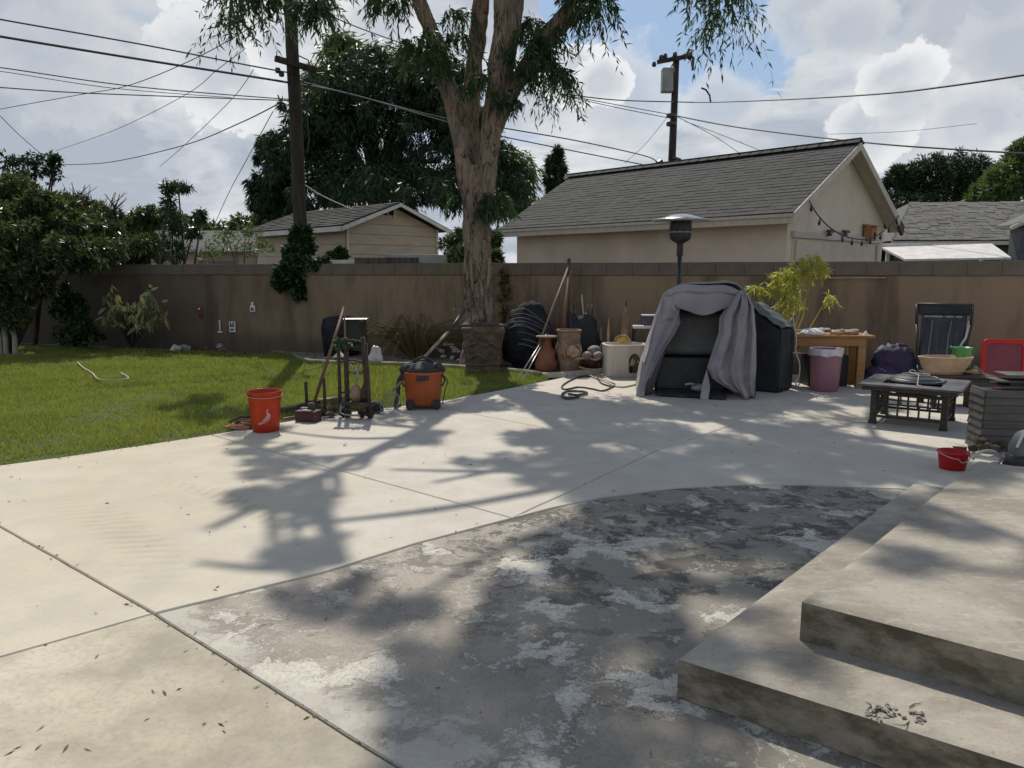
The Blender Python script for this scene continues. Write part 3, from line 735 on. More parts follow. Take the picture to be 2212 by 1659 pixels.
# birdhouse on the gable wall
M['tan_wood'] = pm('orange_wood', (.42, .21, .09), (.30, .15, .07), 7, .8, .3, stretch=(1, 1, 4))
BH = thing('birdhouse', 'small orange wooden birdhouse fixed above the garage door', 'birdhouse', gm @ Vector((3.38, -.12, 2.12)), ga)
mb = MB(); mb.box((0, 0, .1), (.24, .16, .28)); mb.build('box', 'tan_wood', BH, bevel=.006)
mb = MB(); mb.lathe([(0, 0), (.06, 0), (.06, .01), (0, .01)], 14, (.02, -.085, .06), rot=None); 
mb = MB(); mb.blob((.02, -.082, .05), (.055, .012, .085), 1, .05, 2); mb.build('opening', 'dark', BH)
mb = MB(); mb.box((0, -.02, .26), (.30, .24, .025), Matrix.Rotation(.15, 3, 'X')); mb.build('lid', 'tan_wood', BH)
for i, (lx, lz) in enumerate(((1.55, 2.2), (2.25, 2.22))):
    L_ = thing('flood_light', ('left' if i == 0 else 'right') + ' small dark light fitting on the garage door header', 'light fitting', gm @ Vector((lx, -.09, lz)), ga)
    mb = MB(); mb.box((0, 0, 0), (.26, .05, .05)); mb.build('bar', 'insul', L_, bevel=.005)
    mb = MB(); mb.lathe([(0, 0), (.03, 0), (.045, -.09), (0, -.09)], 10, (-.1, -.03, 0), rot=None); mb.build('lamp', 'insul', L_)

# ------------------------------------------------------------------ small cream shed, left of the tree
CS = (-3.94, 18.0); sa = math.atan2(.72, .69)
SW, SLN, SEZ, SRZ, OV = 2.83, 4.3, 2.50, 3.13, .30
shed = thing('garden_shed', 'low cream clapboard shed with a grey roof beyond the wall, left of the trunk', 'shed', (CS[0], CS[1], 0), sa)
ssl = (SRZ - SEZ) / (SW / 2 + OV); swz = SEZ + OV * ssl
mb = MB(); mb.extr([(0, 0, -.05), (SW, 0, -.05), (SW, 0, swz - .06), (SW / 2, 0, SRZ - .07), (0, 0, swz - .06)], (0, SLN, 0)); mb.build('wall', 'siding', shed)
z = .9
while z < SRZ - .12:
    h_ = .245
    zt = min(z + h_ - .01, SRZ - .09)
    def half(zv): return SW / 2 - max(0, (zv - (swz - .08))) / ssl
    if half(zt) > .08:
        mb = MB(); hb, ht_ = min(half(z), SW / 2), min(half(zt), SW / 2)
        mb.extr([(SW / 2 - hb, -.012, z), (SW / 2 + hb, -.012, z), (SW / 2 + ht_, -.002, zt), (SW / 2 - ht_, -.002, zt)], (0, -.02, 0)); mb.build('siding_board', 'siding', shed)
    if zt < swz - .06:
        mb = MB(); mb.box((-.014, SLN / 2, (z + zt) / 2), (.02, SLN, zt - z)); mb.build('siding_board', 'siding', shed)
    z += h_
for sx in (1, -1):
    x0 = -OV if sx > 0 else SW + OV
    mb = MB(); mb.extr([(x0, -OV, SEZ), (SW / 2, -OV, SRZ), (SW / 2, -OV, SRZ + .03), (x0, -OV, SEZ + .03)], (0, SLN + OV * 2, 0)); mb.build('roof', 'roofing', shed)
    mb = MB(); mb.extr([(x0, -OV - .035, SEZ - .10), (SW / 2, -OV - .035, SRZ - .08), (SW / 2, -OV - .035, SRZ + .0), (x0, -OV - .035, SEZ - .0)], (0, .03, 0)); mb.build('rake_board', 'white_trim', shed)
sd = Vector((SW / 2 + OV, 0, SRZ - SEZ)); sl2 = sd.length; sd.normalize(); sn = Vector((-sd.z, 0, sd.x)); mb = MB()
for r in range(11):
    y = -OV - rng.uniform(0, .2)
    while y < SLN + OV:
        y1 = y + .3; b0 = Vector((-OV, 0, SEZ + .032)) + sd * (r * sl2 / 11)
        vs = [b0 + sd * s + Vector((0, yy, 0)) + sn * h for s, h in ((-.01, .015 + rng.choice([0, .006])), (sl2 / 11, .001)) for yy in (max(y, -OV), min(y1 - .006, SLN + OV))]
        mb.addv(vs, [(0, 1, 3, 2)]); y = y1
tag(mb.build('shingles', 'shingle', shed, solid=.004), kind='stuff')
mb = MB(); mb.box((-OV - .015, SLN / 2, SEZ - .05), (.03, SLN + 2 * OV, .11)); mb.build('fascia', 'white_trim', shed)
mb = MB(); mb.extr([(SW / 2 - .42, -.04, SRZ - .28), (SW / 2 - .02, -.04, SRZ - .28), (SW / 2 - .02, -.04, SRZ - .13)], (0, .02, 0)); V_ = mb.build('gable_vent', 'dark', shed)
mb = MB(); mb.box((SW / 2 - .0, -.05, SRZ - .22), (.035, .03, .24)); mb.box((SW / 2 - .2, -.05, SRZ - .24), (.02, .02, .12)); mb.build('vent_frame', 'white_trim', shed)
mb = MB(); mb.box((SW - .03, -.045, 1.3), (.06, .03, 2.5)); mb.box((.03, -.045, 1.3), (.05, .025, 2.4)); mb.build('corner_board', 'white_trim', shed)
# flat boards lying on top of the wall in front of the shed
def on_wall(dx, dz=0): 
    # point above the wall cap seen at picture column dx
    k = (dx - 1106) / FOC; y = 12.15 / (1 + .345 * k); return Vector((k * y, y + .03, 1.60 + dz))
for i, (a, b, h, m_, wd) in enumerate(((770, 905, .035, 'bark2', .16), (835, 965, .075, 'grey_metal', .2), (715, 800, .015, 'trim', .12))):
    p, q = on_wall(a), on_wall(b); mb = MB(); org = (p + q) / 2
    mb.bar(p + Vector((0, .04 * i, h - .01)), q + Vector((0, .04 * i, h * .5)), .025 if i < 2 else .04, wd)
    o = mb.build('board', m_, bevel=.003, org=org)
    tag(o, ('thin dark board lying on the wall in front of the shed', 'bent grey sheet lying on the wall in front of the shed', 'pale short plank lying on the wall beside the ivy')[i], 'board')

# low house further left
lh = thing('low_house', 'low grey roofed house mostly hidden behind shrubs at the left', 'house', (-11.6, 26.5, 0), R(6))
mb = MB(); mb.box((2.4, 2, 1.1), (7.0, 4, 2.2)); mb.build('wall', 'siding', lh)
mb = MB(); mb.extr([(-1.4, -.5, 2.28), (-1.4, 4.5, 2.28), (-1.4, 2, 3.0)], (7.8, 0, 0)); mb.build('roof', 'roofing', lh)
mb = MB(); mb.box((2.5, -.53, 2.25), (7.9, .05, .17)); mb.build('fascia', 'white_trim', lh)
mb = MB(); mb.box((-1.43, 2, 2.25), (.05, 5.1, .17)); mb.build('fascia', 'white_trim', lh)
mb = MB(); mb.box((1.2, -.02, 1.45), (1.2, .06, .8)); wn = mb.build('window', 'glass', lh)
# grey shingle house at the right
rh = thing('grey_house', 'grey shingle roofed house with slate siding at the right edge', 'house', (13.2, 25.0, 0), R(-4))
mb = MB(); mb.box((4.6, 4.3, 1.2), (9.4, 6.4, 2.4)); mb.build('wall', 'dark_wall', rh)
mb = MB()  # main hipped roof
E_ = [(-.5, .5, 2.5), (10, .5, 2.5), (10, 8, 2.5), (-.5, 8, 2.5)]; r1 = (1.6, 4.2, 4.05); r2 = (10, 4.2, 4.05)
mb.addv(E_ + [r1, r2], [(0, 1, 5, 4), (1, 2, 5), (2, 3, 4, 5), (3, 0, 4), (0, 3, 2, 1)]); mb.build('roof', 'shingle2', rh)
mb = MB()
for r in range(20):
    t = r / 20; y = .5 + 3.7 * t; zz_ = 2.5 + 1.55 * t; x0 = -.5 + 2.1 * t; x = x0 + rng.uniform(0, .2)
    while x < 9.8:
        x2 = min(x + rng.uniform(.25, .45), 10); mb.box(((x + x2) / 2, y + .08, zz_ + .05 + rng.choice([0, .01, .02])), (x2 - x - .015, .23, .025), Matrix.Rotation(.39, 3, 'X')); x = x2
tag(mb.build('shingles', 'shingle2', rh), kind='stuff')
mb = MB(); E2 = [(-3.4, 1.0, 2.42), (.3, 1.0, 2.42), (1.2, 4.2, 3.35), (-3.0, 4.2, 3.35)]; mb.extr(E2, (0, 0, .06)); mb.build('lower_roof', 'shingle2', rh)
mb = MB(); mb.box((4.7, .47, 2.42), (10.4, .06, .12)); mb.box((-1.6, .98, 2.36), (3.7, .05, .12)); mb.build('gutter', 'trim', rh)
mb = MB(); mb.box((-1.4, 2.4, 1.1), (3.2, 2.0, 2.3)); mb.build('porch_wall', 'dark', rh)
# near wing with slate siding, window and gutter pipe
wg = thing('slate_wing', 'dark slate blue gable wall with a white window at the right picture edge', 'house', (12.25, 18.3, 0), R(-6))
mb = MB(); mb.extr([(0, 0, 0), (5, 0, 0), (5, 0, 3.6), (2.4, 0, 3.7), (0, 0, 2.50)], (0, .5, 0)); mb.build('wall', 'dark_wall', wg)
mb = MB(); mb.extr([(-.3, -.2, 2.5), (2.4, -.2, 3.78), (2.4, -.2, 3.86), (-.3, -.2, 2.58)], (0, .8, 0)); mb.build('roof', 'shingle2', wg)
mb = MB(); mb.tube([(-.34, -.22, 2.5), (2.4, -.22, 3.74)], .05, 10); mb.build('gutter_pipe', 'white_trim', wg, smooth=True)
wn = MB(); wn.box((.98, -.02, 1.7), (1.0, .05, 1.2)); wo_ = wn.build('window', 'glass', wg)
mb = MB()
for (x, z, a, b) in ((.98, 2.33, 1.16, .08), (.98, 1.07, 1.16, .08), (.44, 1.7, .08, 1.3), (1.52, 1.7, .08, 1.3), (.98, 1.7, .05, 1.2)): mb.box((x, -.03, z), (a, .07, b))
mb.build('window_frame', 'white_trim', wo_)
# white flat awning roof behind the wall
aw = thing('white_awning', 'white flat metal awning just above the wall right of the garage', 'awning', (9.4, 18.1, 0), R(-3))
mb = MB(); mb.addv([(0, 0, 1.74), (2.45, 0, 1.78), (2.75, 1.4, 2.16), (0, 1.4, 2.08)], [(0, 1, 2, 3)]); mb.build('sheet', 'white_trim', aw, solid=.05)
mb = MB(); mb.box((1.35, 1.42, 2.14), (2.8, .06, .10)); mb.build('edge_beam', 'white_trim', aw)
for x in (.15, 2.5):
    mb = MB(); mb.box((x, 1.3, 1.0), (.08, .08, 2.1)); mb.build('post', 'white_trim', aw)

# ------------------------------------------------------------------ poles
p0 = at(655, 560, 13.75); px = p0.x
pl = thing('utility_pole', 'tall dark wooden utility pole rising behind the ivy on the left', 'utility pole', (px, 13.75, 0))
lean = (at(627, 0, 13.75).x - px) / (at(627, 0, 13.75).z)
ttop = 9.5
mb = MB(); mb.tube([(0 + noise.noise(Vector((z * .6, 3, 1))) * .03 + (-.05 * z / 6), noise.noise(Vector((z * .6, 8, 1))) * .02, z) for z in np.linspace(-.1, ttop, 24)], [.125 - .003 * z for z in np.linspace(-.1, ttop, 24)], 14)
mb.build('post', 'pole', pl, smooth=True)
cz = at(640, 140, 13.65)
mb = MB(); mb.bar((at(594, 126, 13.4) - Vector((px, 13.75, 0))), (at(683, 152, 13.75) - Vector((px, 13.75, 0))), .09, .09); mb.build('crossarm', 'pole', pl, bevel=.004)
for (dx, dy) in ((600, 152), (608, 160)):
    q = at(dx, dy, 13.6) - Vector((px, 13.75, 0)); mb = MB(); mb.lathe([(0, -.05), (.04, -.04), (.05, 0), (.04, .04), (0, .05)], 10, q); mb.build('insulator', 'insul', pl, smooth=True)
for i, pts in enumerate((((640, 118), (666, 130), (672, 170), (664, 235)), ((600, 205), (615, 240), (640, 235), (644, 222)), ((655, 195), (662, 240), (668, 300), (664, 330)))):
    mb = MB(); mb.tube([at(a, b, 13.6) - Vector((px, 13.75, 0)) for a, b in pts], .012, 6); mb.build('loose_wire', 'cable', pl)
# far pole with transformer
q0 = at(1448, 350, 30); fp = thing('utility_pole', 'distant utility pole with a grey transformer box above the garage roof', 'utility pole', (q0.x, 30, 0))
O = Vector((q0.x, 30, 0)); tp = at(1461, 122, 30) - O
mb = MB(); mb.tube([(0, 0, 0), (tp.x * .5, 0, tp.z * .55), (tp.x, 0, tp.z)], [.17, .15, .12], 10); mb.build('post', 'pole', fp, smooth=True)
mb = MB(); mb.bar(at(1420, 134, 29.85) - O, at(1495, 120, 29.85) - O, .16, .14); mb.build('crossarm', 'pole', fp, bevel=.01)
bc = at(1441, 174, 29.8) - O
mb = MB(); mb.box(bc, (.42, .4, .86)); bx = mb.build('transformer', 'grey_metal', fp, bevel=.03)
for k, (dx, dy) in enumerate(((1428, 118), (1437, 115), (1458, 112), (1478, 116), (1490, 118), (1413, 133))):
    mb = MB(); mb.lathe([(0, -.1), (.07, -.08), (.09, 0), (.06, .08), (0, .12)], 8, at(dx, dy + 6, 29.8) - O); mb.build('insulator', 'insul', fp, smooth=True)
mb = MB(); mb.tube([at(a, b, 29.7) - O for a, b in ((1480, 124), (1486, 113), (1489, 106))], .05, 6); mb.tube([at(a, b, 29.7) - O for a, b in ((1490, 120), (1498, 125), (1496, 152))], .05, 6); mb.build('bent_bracket', 'insul', fp)
for dy in (250, 268):
    mb = MB(); mb.lathe([(.14, -.08), (.21, -.06), (.21, .06), (.14, .08)], 12, at(1451, dy, 30) - O); mb.build('clamp', 'insul', fp)
mb = MB(); mb.bar(at(1452, 340, 29.8) - O, at(1470, 346, 29.8) - O, .16, .1); mb.blob(at(1425, 354, 29.8) - O, (.18, .12, .16), 2, .1, 2); mb.build('street_light_arm', 'insul', fp)
# wires
def wire(pts, r, label, mat='cable'):
    """pts: (column, row, distance)"""
    P = [at(a, b, c) for a, b, c in pts]; out = []
    for i in range(len(P) - 1):   # catmull-rom
        p0_, p1_, p2_, p3_ = P[max(i - 1, 0)], P[i], P[i + 1], P[min(i + 2, len(P) - 1)]
        for k in range(8):
            t = k / 8; out.append(.5 * ((2 * p1_) + (p2_ - p0_) * t + (2 * p0_ - 5 * p1_ + 4 * p2_ - p3_) * t * t + (3 * p1_ - p0_ - 3 * p2_ + p3_) * t ** 3))
    out.append(P[-1]); mb = MB(); mb.tube(out, r, 5); o = mb.build('overhead_wire', mat, org=P[0]); tag(o, label, 'wire', 'overhead wires between the poles'); return o
wire([(-120, 18, 11.5), (0, 42, 12), (300, 95, 12.8), (520, 138, 13.3), (640, 160, 13.65)], .013, 'topmost dark wire running from the upper left corner to the left pole')
wire([(-120, 58, 11.5), (0, 79, 12), (300, 128, 12.8), (620, 178, 13.65), (770, 207, 16), (960, 262, 22), (1090, 296, 25), (1420, 362, 29)], .02, 'thickest black wire crossing behind the left pole and dropping to the garage roof')
wire([(-100, 136, 12), (0, 146, 12.4), (300, 188, 13), (640, 216, 13.7)], .009, 'thin wire in the middle of the left sky, upper of a close pair')
wire([(-100, 146, 12), (0, 154, 12.4), (240, 190, 13), (500, 211, 13.5)], .006, 'thin wire in the middle of the left sky, lower of a close pair')
wire([(-100, 182, 12), (0, 189, 12.4), (160, 200, 12.8), (360, 208, 13.2), (640, 218, 13.7)], .009, 'lowest nearly level wire meeting the left pole')
wire([(-60, 250, 22), (0, 236, 21), (170, 205, 19), (283, 183, 17.5), (430, 122, 16), (570, 42, 14.5), (640, -2, 14)], .009, 'curved wire rising steeply through the others to the top of the left pole')
wire([(120, 326, 26), (250, 280, 22), (400, 205, 18), (470, 150, 15.5), (530, 105, 14.5)], .007, 'faint wire climbing from the left shrubs past mid sky')
wire([(137, 356, 26), (240, 350, 23), (400, 313, 19), (520, 265, 16), (600, 225, 14)], .012, 'double service wire sagging from the left pole to the shrubs')
wire([(345, 360, 24), (400, 312, 20), (500, 215, 17), (548, 150, 15)], .007, 'faint steep wire crossing the sagging service wire')
wire([(460, 492, 22), (495, 415, 19), (530, 350, 17), (590, 240, 14.5)], .008, 'steep wire dropping beside the dark tree to the low house')
wire([(0, 250, 15), (40, 290, 16), (88, 332, 17)], .007, 'short wire in the left margin falling into the shrubs')
wire([(648, 393, 13.7), (700, 425, 15), (760, 452, 17.5)], .012, 'pale cable from the left pole down to the shed roof', 'trim')
wire([(655, 0, 13.6), (700, 27, 14.5), (780, 62, 18), (900, 105, 22)], .014, 'wire from the top of the left pole toward the big trunk')
wire([(655, 178, 13.75), (800, 215, 18), (960, 255, 23), (1095, 278, 25), (1250, 305, 27), (1390, 336, 29), (1420, 350, 29.5)], .02, 'upper of two dark wires dropping right from behind the trunk')
wire([(1215, 203, 26), (1330, 216, 28), (1450, 220, 29.8), (1535, 221, 27), (1700, 215, 22), (1900, 203, 17), (2050, 186, 14), (2290, 150, 11)], .02, 'thick wire sweeping to the upper right picture edge')
wire([(1215, 205, 26), (1330, 226, 28), (1440, 246, 29.8)], .014, 'upper of the wires fanning into the far pole from the left')
wire([(1215, 206, 26), (1330, 232, 28), (1440, 254, 29.8)], .014, 'lower of the wires fanning into the far pole from the left')
wire([(1464, 251, 29.8), (1600, 276, 27), (1860, 307, 22), (2050, 322, 20), (2300, 336, 18)], .022, 'wire from the far pole passing just over the garage peak')
wire([(1464, 253, 29.8), (1540, 292, 28), (1605, 336, 26)], .012, 'left of two thin wires dropping from the far pole to the garage roof')
wire([(1480, 262, 29.8), (1560, 292, 28), (1665, 334, 25)], .012, 'right of two thin wires dropping from the far pole to the garage roof')
wire([(1790, 290, 34), (1950, 284, 33), (2110, 267, 32)], .009, 'faint thin wire above the garage peak')
wire([(1440, 255, 29.8), (1395, 310, 29.8), (1350, 352, 29)], .009, 'faint guy wire left of the far pole')
mb = MB(); mb.tube([at(a, b, 26.6) for a, b in ((1515, 190), (1525, 194), (1533, 206), (1535, 221))], .03, 6)
tag(mb.build('wire_hook', 'insul', org=at(1535, 221, 26.6)), 'curved grey hook standing up from the thick wire right of the far pole', 'wire hook')

# ------------------------------------------------------------------ big tree in the yard
TB = at(1035, 792, 11.5); TB.z = 0; TY = 11.5
tree = thing('pepper_tree', 'large pinkish barked tree with several limbs rising behind the square carved urn', 'tree', TB)
def tp_(dx, dy, Y=TY): return at(dx, dy, Y) - TB
trunk_paths = [
 ([tp_(1036, 800), tp_(1034, 720), tp_(1034, 640), tp_(1032, 560), tp_(1029, 480), tp_(1028, 420), tp_(1028, 360)], [.30, .235, .225, .215, .205, .20, .19]),
 ([tp_(1015, 440), tp_(1008, 380), tp_(1000, 320), tp_(990, 265), tp_(975, 210), tp_(960, 160), tp_(948, 110), tp_(929, 60), tp_(908, 10), tp_(880, -70, 11.4), tp_(850, -170, 11.2)], [.10, .14, .15, .15, .14, .13, .12, .112, .105, .10, .08]),
 ([tp_(1020, 440, 11.6), tp_(1018, 360, 11.62), tp_(1017, 290, 11.65), tp_(1020, 220, 11.7), tp_(1024, 150, 11.75), tp_(1030, 90, 11.8), tp_(1037, 20, 11.8), tp_(1045, -100, 11.4), tp_(1060, -220, 11)], [.10, .12, .12, .12, .13, .13, .125, .11, .08]),
 ([tp_(1045, 470, 11.45), tp_(1050, 400, 11.4), tp_(1056, 330, 11.4), tp_(1062, 270, 11.4), tp_(1072, 210, 11.4), tp_(1082, 140, 11.4), tp_(1095, 75, 11.4), tp_(1099, 10, 11.4), tp_(1110, -100, 11.2), tp_(1130, -230, 10.8)], [.12, .14, .155, .165, .165, .185, .205, .21, .18, .12]),
 ([tp_(1062, 320), tp_(1080, 250), tp_(1102, 205), tp_(1127, 163), tp_(1153, 118), tp_(1190, 72, 11.4), tp_(1240, 18, 11.3), tp_(1310, -60, 11.1), tp_(1400, -130, 10.8), tp_(1500, -190, 10.6)], [.09, .115, .12, .125, .125, .14, .15, .12, .09, .06]),
 ([tp_(1010, 800), tp_(1018, 740), tp_(1026, 660)], [.14, .13, .09]), ([tp_(1058, 800), tp_(1052, 730), tp_(1044, 660)], [.14, .11, .08]),
]
tk = MB()
def dens(pts, rs, k=6):
    P = []; Rr = []
    for i in range(len(pts) - 1):
        a = pts[max(i - 1, 0)]; b = pts[i]; c = pts[i + 1]; d_ = pts[min(i + 2, len(pts) - 1)]
        for j in range(k):
            t = j / k; P.append(.5 * ((2 * b) + (c - a) * t + (2 * a - 5 * b + 4 * c - d_) * t * t + (3 * b - a - 3 * c + d_) * t ** 3)); Rr.append(rs[i] + (rs[i + 1] - rs[i]) * t)
    P.append(pts[-1]); Rr.append(rs[-1]); return P, Rr
for si, (pts, rs) in enumerate(trunk_paths):
    P, Rr = dens(pts, rs); Rr = [r * (1 + .10 * noise.noise(p * 2.2 + Vector((si * 5, 0, 0)))) for p, r in zip(P, Rr)]
    tk.tube(P, Rr, 14)
bk = MB()
# limbs above the picture that carry the crown: heads of the branches that shade the patio
def sh(dx, dy, h):   # crown position whose shade falls at picture point (dx,dy), at height h
    s = G(dx, dy); k = 1 / math.tan(SUN_EL)
    return Vector((s.x - h * k * sin(-SUN_AZ), s.y + h * k * cos(SUN_AZ), h))
CL = [(640,1010,7,.42),(600,1060,7.5,.34),(680,1095,7.5,.36),(560,965,7,.3),(650,1195,8,.3),(430,872,6.2,.45),(560,925,6.6,.3),(900,950,7,.38),(1060,1000,7,.32),(1000,880,6.4,.5),
 (1250,885,6.6,.62),(1330,930,7,.62),(1290,1000,7.5,.55),(1500,950,7.5,.6),(1650,990,8,.55),(1400,1030,8,.45),(1800,965,7.5,.7),(1600,890,6.8,.65),(1950,1000,8,.5),(1450,1110,8.5,.62),(1600,1140,8.5,.7),(1760,1110,8.5,.6),
 (1250,1180,8.5,.5),(1430,1270,9,.6),(1600,1270,9,.55),(1120,1350,9,.4),(975,1500,9,.36),(1260,1430,9.5,.6),(1410,1520,9.5,.5),(1150,1590,10,.5),(850,1330,8.5,.2),(690,1285,8.5,.22),(1860,1130,8.2,.5),(2100,1030,8,.5),(2160,1150,9,.26),(1900,1215,9,.3),
 (1340,1650,10,.5),(1700,1560,10,.35),(1560,1430,10,.4),(2000,1420,10,.2),(1150,950,6.8,.35),(1700,870,6.3,.5),(1880,870,6.3,.5),(760,880,6.2,.3),(1060,1700,10.3,.5), (2050,1300,9.6,.25),(1500,1700,10.6,.5),(1320,1330,9.4,.5), (960,1420,9.2,.34),(985,1580,9.6,.38),(950,1660,9.8,.4),(1130,1270,9,.36),(1150,1430,9.3,.36),(1230,940,7,.5),(1240,1040,7.6,.45),(1370,890,6.8,.5),(1450,1010,7.8,.5),(1560,1060,8,.45),(1700,930,7.2,.55),(1850,1010,7.8,.5),(1750,1040,8.2,.5),(1530,870,6.6,.5),(1250,1300,9,.45)]
heads = [tp_(850, -170, 11.2), tp_(1060, -220, 11), tp_(1130, -230, 10.8), tp_(1500, -190, 10.6), tp_(1310, -60, 11.1)]
# upper limb extensions
ext = [(0, [Vector((-2.3, 10.6, 7.6)), Vector((-2.9, 10.3, 9.0))]), (1, [Vector((-.5, 10.6, 7.6)), Vector((-.7, 10.0, 9.4))]), (2, [Vector((.6, 10.3, 7.8)), Vector((1.0, 9.6, 9.8))]), (3, [Vector((3.6, 9.9, 7.4)), Vector((4.4, 9.6, 8.6))]), (4, [Vector((2.0, 9.6, 7.9)), Vector((2.4, 9.0, 9.4))])]
nodes = []
for hi, pts in ext:
    q = [heads[hi]] + [p - TB for p in pts]; P, Rr = dens(q, [.09, .07, .035]); bk.tube(P, Rr, 10); nodes += P[2:]
nodes += heads
for (dx, dy, h, r) in CL:
    c = sh(dx, dy, h) - TB; nn = min(nodes, key=lambda p: (p - c).length + max(0, p.z - c.z) * .7)
    midp = (nn + c) / 2 + Vector((rng.normal() * .15, rng.normal() * .15, .25)); P, Rr = dens([nn, midp, c, c + (c - midp).normalized() * .3], [.045, .035, .018, .006], 4); bk.tube(P, Rr, 6)
for (a, b) in (((-1.38, 4.12), (.35, 5.1)), ((-.55, 5.05), (.4, 6.2)), ((-.9, 5.4), (.55, 5.6)), ((-1.6, 3.6), (-.9, 3.75))):   # bare boughs whose shade crosses the slab
    hh = 7.4; k = 1 / math.tan(SUN_EL); off = Vector((-hh * k * sin(-SUN_AZ), hh * k * cos(SUN_AZ)))
    A = Vector((a[0] + off.x, a[1] + off.y, hh)) - TB; B = Vector((b[0] + off.x, b[1] + off.y, hh + .2)) - TB
    mid_ = (A + B) / 2 + Vector((.05, -.12, -.05)); P, Rr = dens([A, mid_, B], [.02, .045, .06], 5); bk.tube(P, Rr, 7)
    nn = min(nodes, key=lambda p: (p - B).length); P, Rr = dens([B, (B + nn) / 2 + Vector((0, 0, .2)), nn], [.06, .065, .07], 4); bk.tube(P, Rr, 7)
bk.build('branches', 'bark', tree, smooth=True)
to = tk.build('trunk', 'bark', tree, smooth=True)
rm = to.modifiers.new('fuse', 'REMESH'); rm.mode = 'VOXEL'; rm.voxel_size = .026; rm.use_smooth_shade = True
tex = bpy.data.textures.new('bark_relief', 'CLOUDS'); tex.noise_scale = .22; tex.noise_depth = 3
dm = to.modifiers.new('relief', 'DISPLACE'); dm.texture = tex; dm.strength = .055; dm.mid_level = .5; dm.texture_coords = 'LOCAL'
# peeling bark strips near the base
mb = MB()
for (dx, dy, ln) in ((1016, 560, .5), (1040, 600, .45), (1050, 640, .4), (1024, 690, .35), (1058, 560, .6), (1012, 640, .3), (1046, 520, .4), (1008, 590, .35)):
    p = tp_(dx, dy, 11.27); a = rng.normal() * .03
    mb.sheet(lambda u, v, p=p, ln=ln, a=a: (p.x + (u - .5) * .05 * (1 - v * .6) + a * v, p.y - .03 * sin(v * 2) - .015, p.z - ln * v + .02 * sin(u * 3)), 2, 6)
mb.build('peeling_bark', 'bark', tree, solid=.006)

# drooping foliage of that tree
def drop_cluster(dx, dy, Y, r, cnt, ln, nleaf=24, L=.125, W=.024, squash=.55):
    c = np.array(at(dx, dy, Y)) - np.array(TB)
    cnt = int(cnt * 1.25); u = ball(cnt); s = c + u * np.array([r, r, r * squash]) * rng.random((cnt, 1)) ** .5
    o = unit(u * [1, 1, .3] + np.array([0, 0, .1]))
    return twigs(s, o, ln * rng.uniform(.45, 1.1, cnt), nleaf, L, W, hang=1.0, spread=.6)
parts = []
for (dx, dy, Y, r, cnt, ln) in (
    (925, 85, 11.1, .20, 17, .42), (900, 95, 11.1, .18, 16, .42), (948, 100, 10.95, .15, 12, .35), (990, 75, 11.5, .12, 8, .4), (1000, 25, 11.5, .12, 10, .6), (970, 130, 11.0, .1, 6, .3),
    (1000, 185, 11.0, .12, 7, .25), (1035, 160, 11.0, .10, 7, .2), (1018, 110, 11.3, .06, 3, .3), (965, 20, 11.4, .06, 4, .5),
    (1140, 70, 11.0, .16, 9, .28), (1180, 75, 10.9, .20, 17, .32), (1150, 45, 11.4, .14, 10, .25), (1165, 95, 10.95, .16, 12, .3), (1185, 135, 11.0, .12, 20, .65), (1208, 150, 11.1, .10, 16, .75), (1170, 120, 11.0, .10, 12, .7), (1130, 150, 11.3, .10, 8, .3), (1105, 215, 11.2, .08, 6, .25), (1225, 165, 11.1, .03, 3, .7),
    (1285, 0, 11.0, .14, 22, .65), (1265, -10, 11.0, .2, 16, .5), (1240, -15, 11.2, .2, 12, .3), (1300, -20, 11.0, .12, 10, .5),
    (1550, -30, 10.6, .14, 14, .9), (1575, -20, 10.6, .06, 12, 1.05), (1495, -30, 10.6, .12, 8, .35), (1560, 20, 10.6, .06, 8, .75),
    (510, -20, 11.0, .16, 18, .85), (548, -40, 11.0, .25, 22, .6), (500, 30, 11.1, .08, 10, .75), (575, -10, 11.0, .12, 12, .4), (680, -10, 11.0, .2, 24, .5), (660, 5, 11.0, .12, 12, .35), (695, 15, 11.1, .08, 8, .45),
    (835, -15, 11.0, .2, 18, .4), (860, 5, 11.0, .10, 8, .4), (800, -40, 11, .25, 12, .35),
    (1075, 425, 11.1, .16, 22, .3), (1060, 445, 11.1, .12, 14, .25), (1078, 195, 11.1, .08, 6, .3), (1092, 110, 11.0, .08, 6, .35)):
    parts.append(drop_cluster(dx, dy, Y, r, cnt, ln))
# thin hanging sprigs in front of the trunk foot
for (dx, dy, Y, r, cnt, ln) in ((1000, 530, 11.1, .12, 6, .9), (1008, 640, 11.1, .1, 4, .5), (1060, 600, 11.2, .06, 3, .6), (985, 420, 11.3, .1, 4, .3)):
    parts.append(drop_cluster(dx, dy, Y, r, cnt, ln, 14, .10, .014))
cc = []; cr = []
for (dx, dy, h, r) in CL:
    right = dx > 1150 and 900 < dy < 1250 or dx > 1150 and dy < 900; dense = 1.75 if right else (.50 if dy > 1150 and dx > 1180 else .8)
    c = np.array(sh(dx, dy, h)) - np.array(TB); k = max(3, int(15 * r / .5 * dense))
    if dy > 1170 and 900 < dx < 1720: r = r * .62; k = max(2, int(k * .55))
    for j in range(k):
        cc.append(c + ball(1)[0] * np.array([r, r, r * .7]) * rng.random() ** .5 * .95); cr.append([r * .2, r * .2, r * .18])
parts.append(clump_leaves(cc, cr, 85, .16, .030, .5, .2))
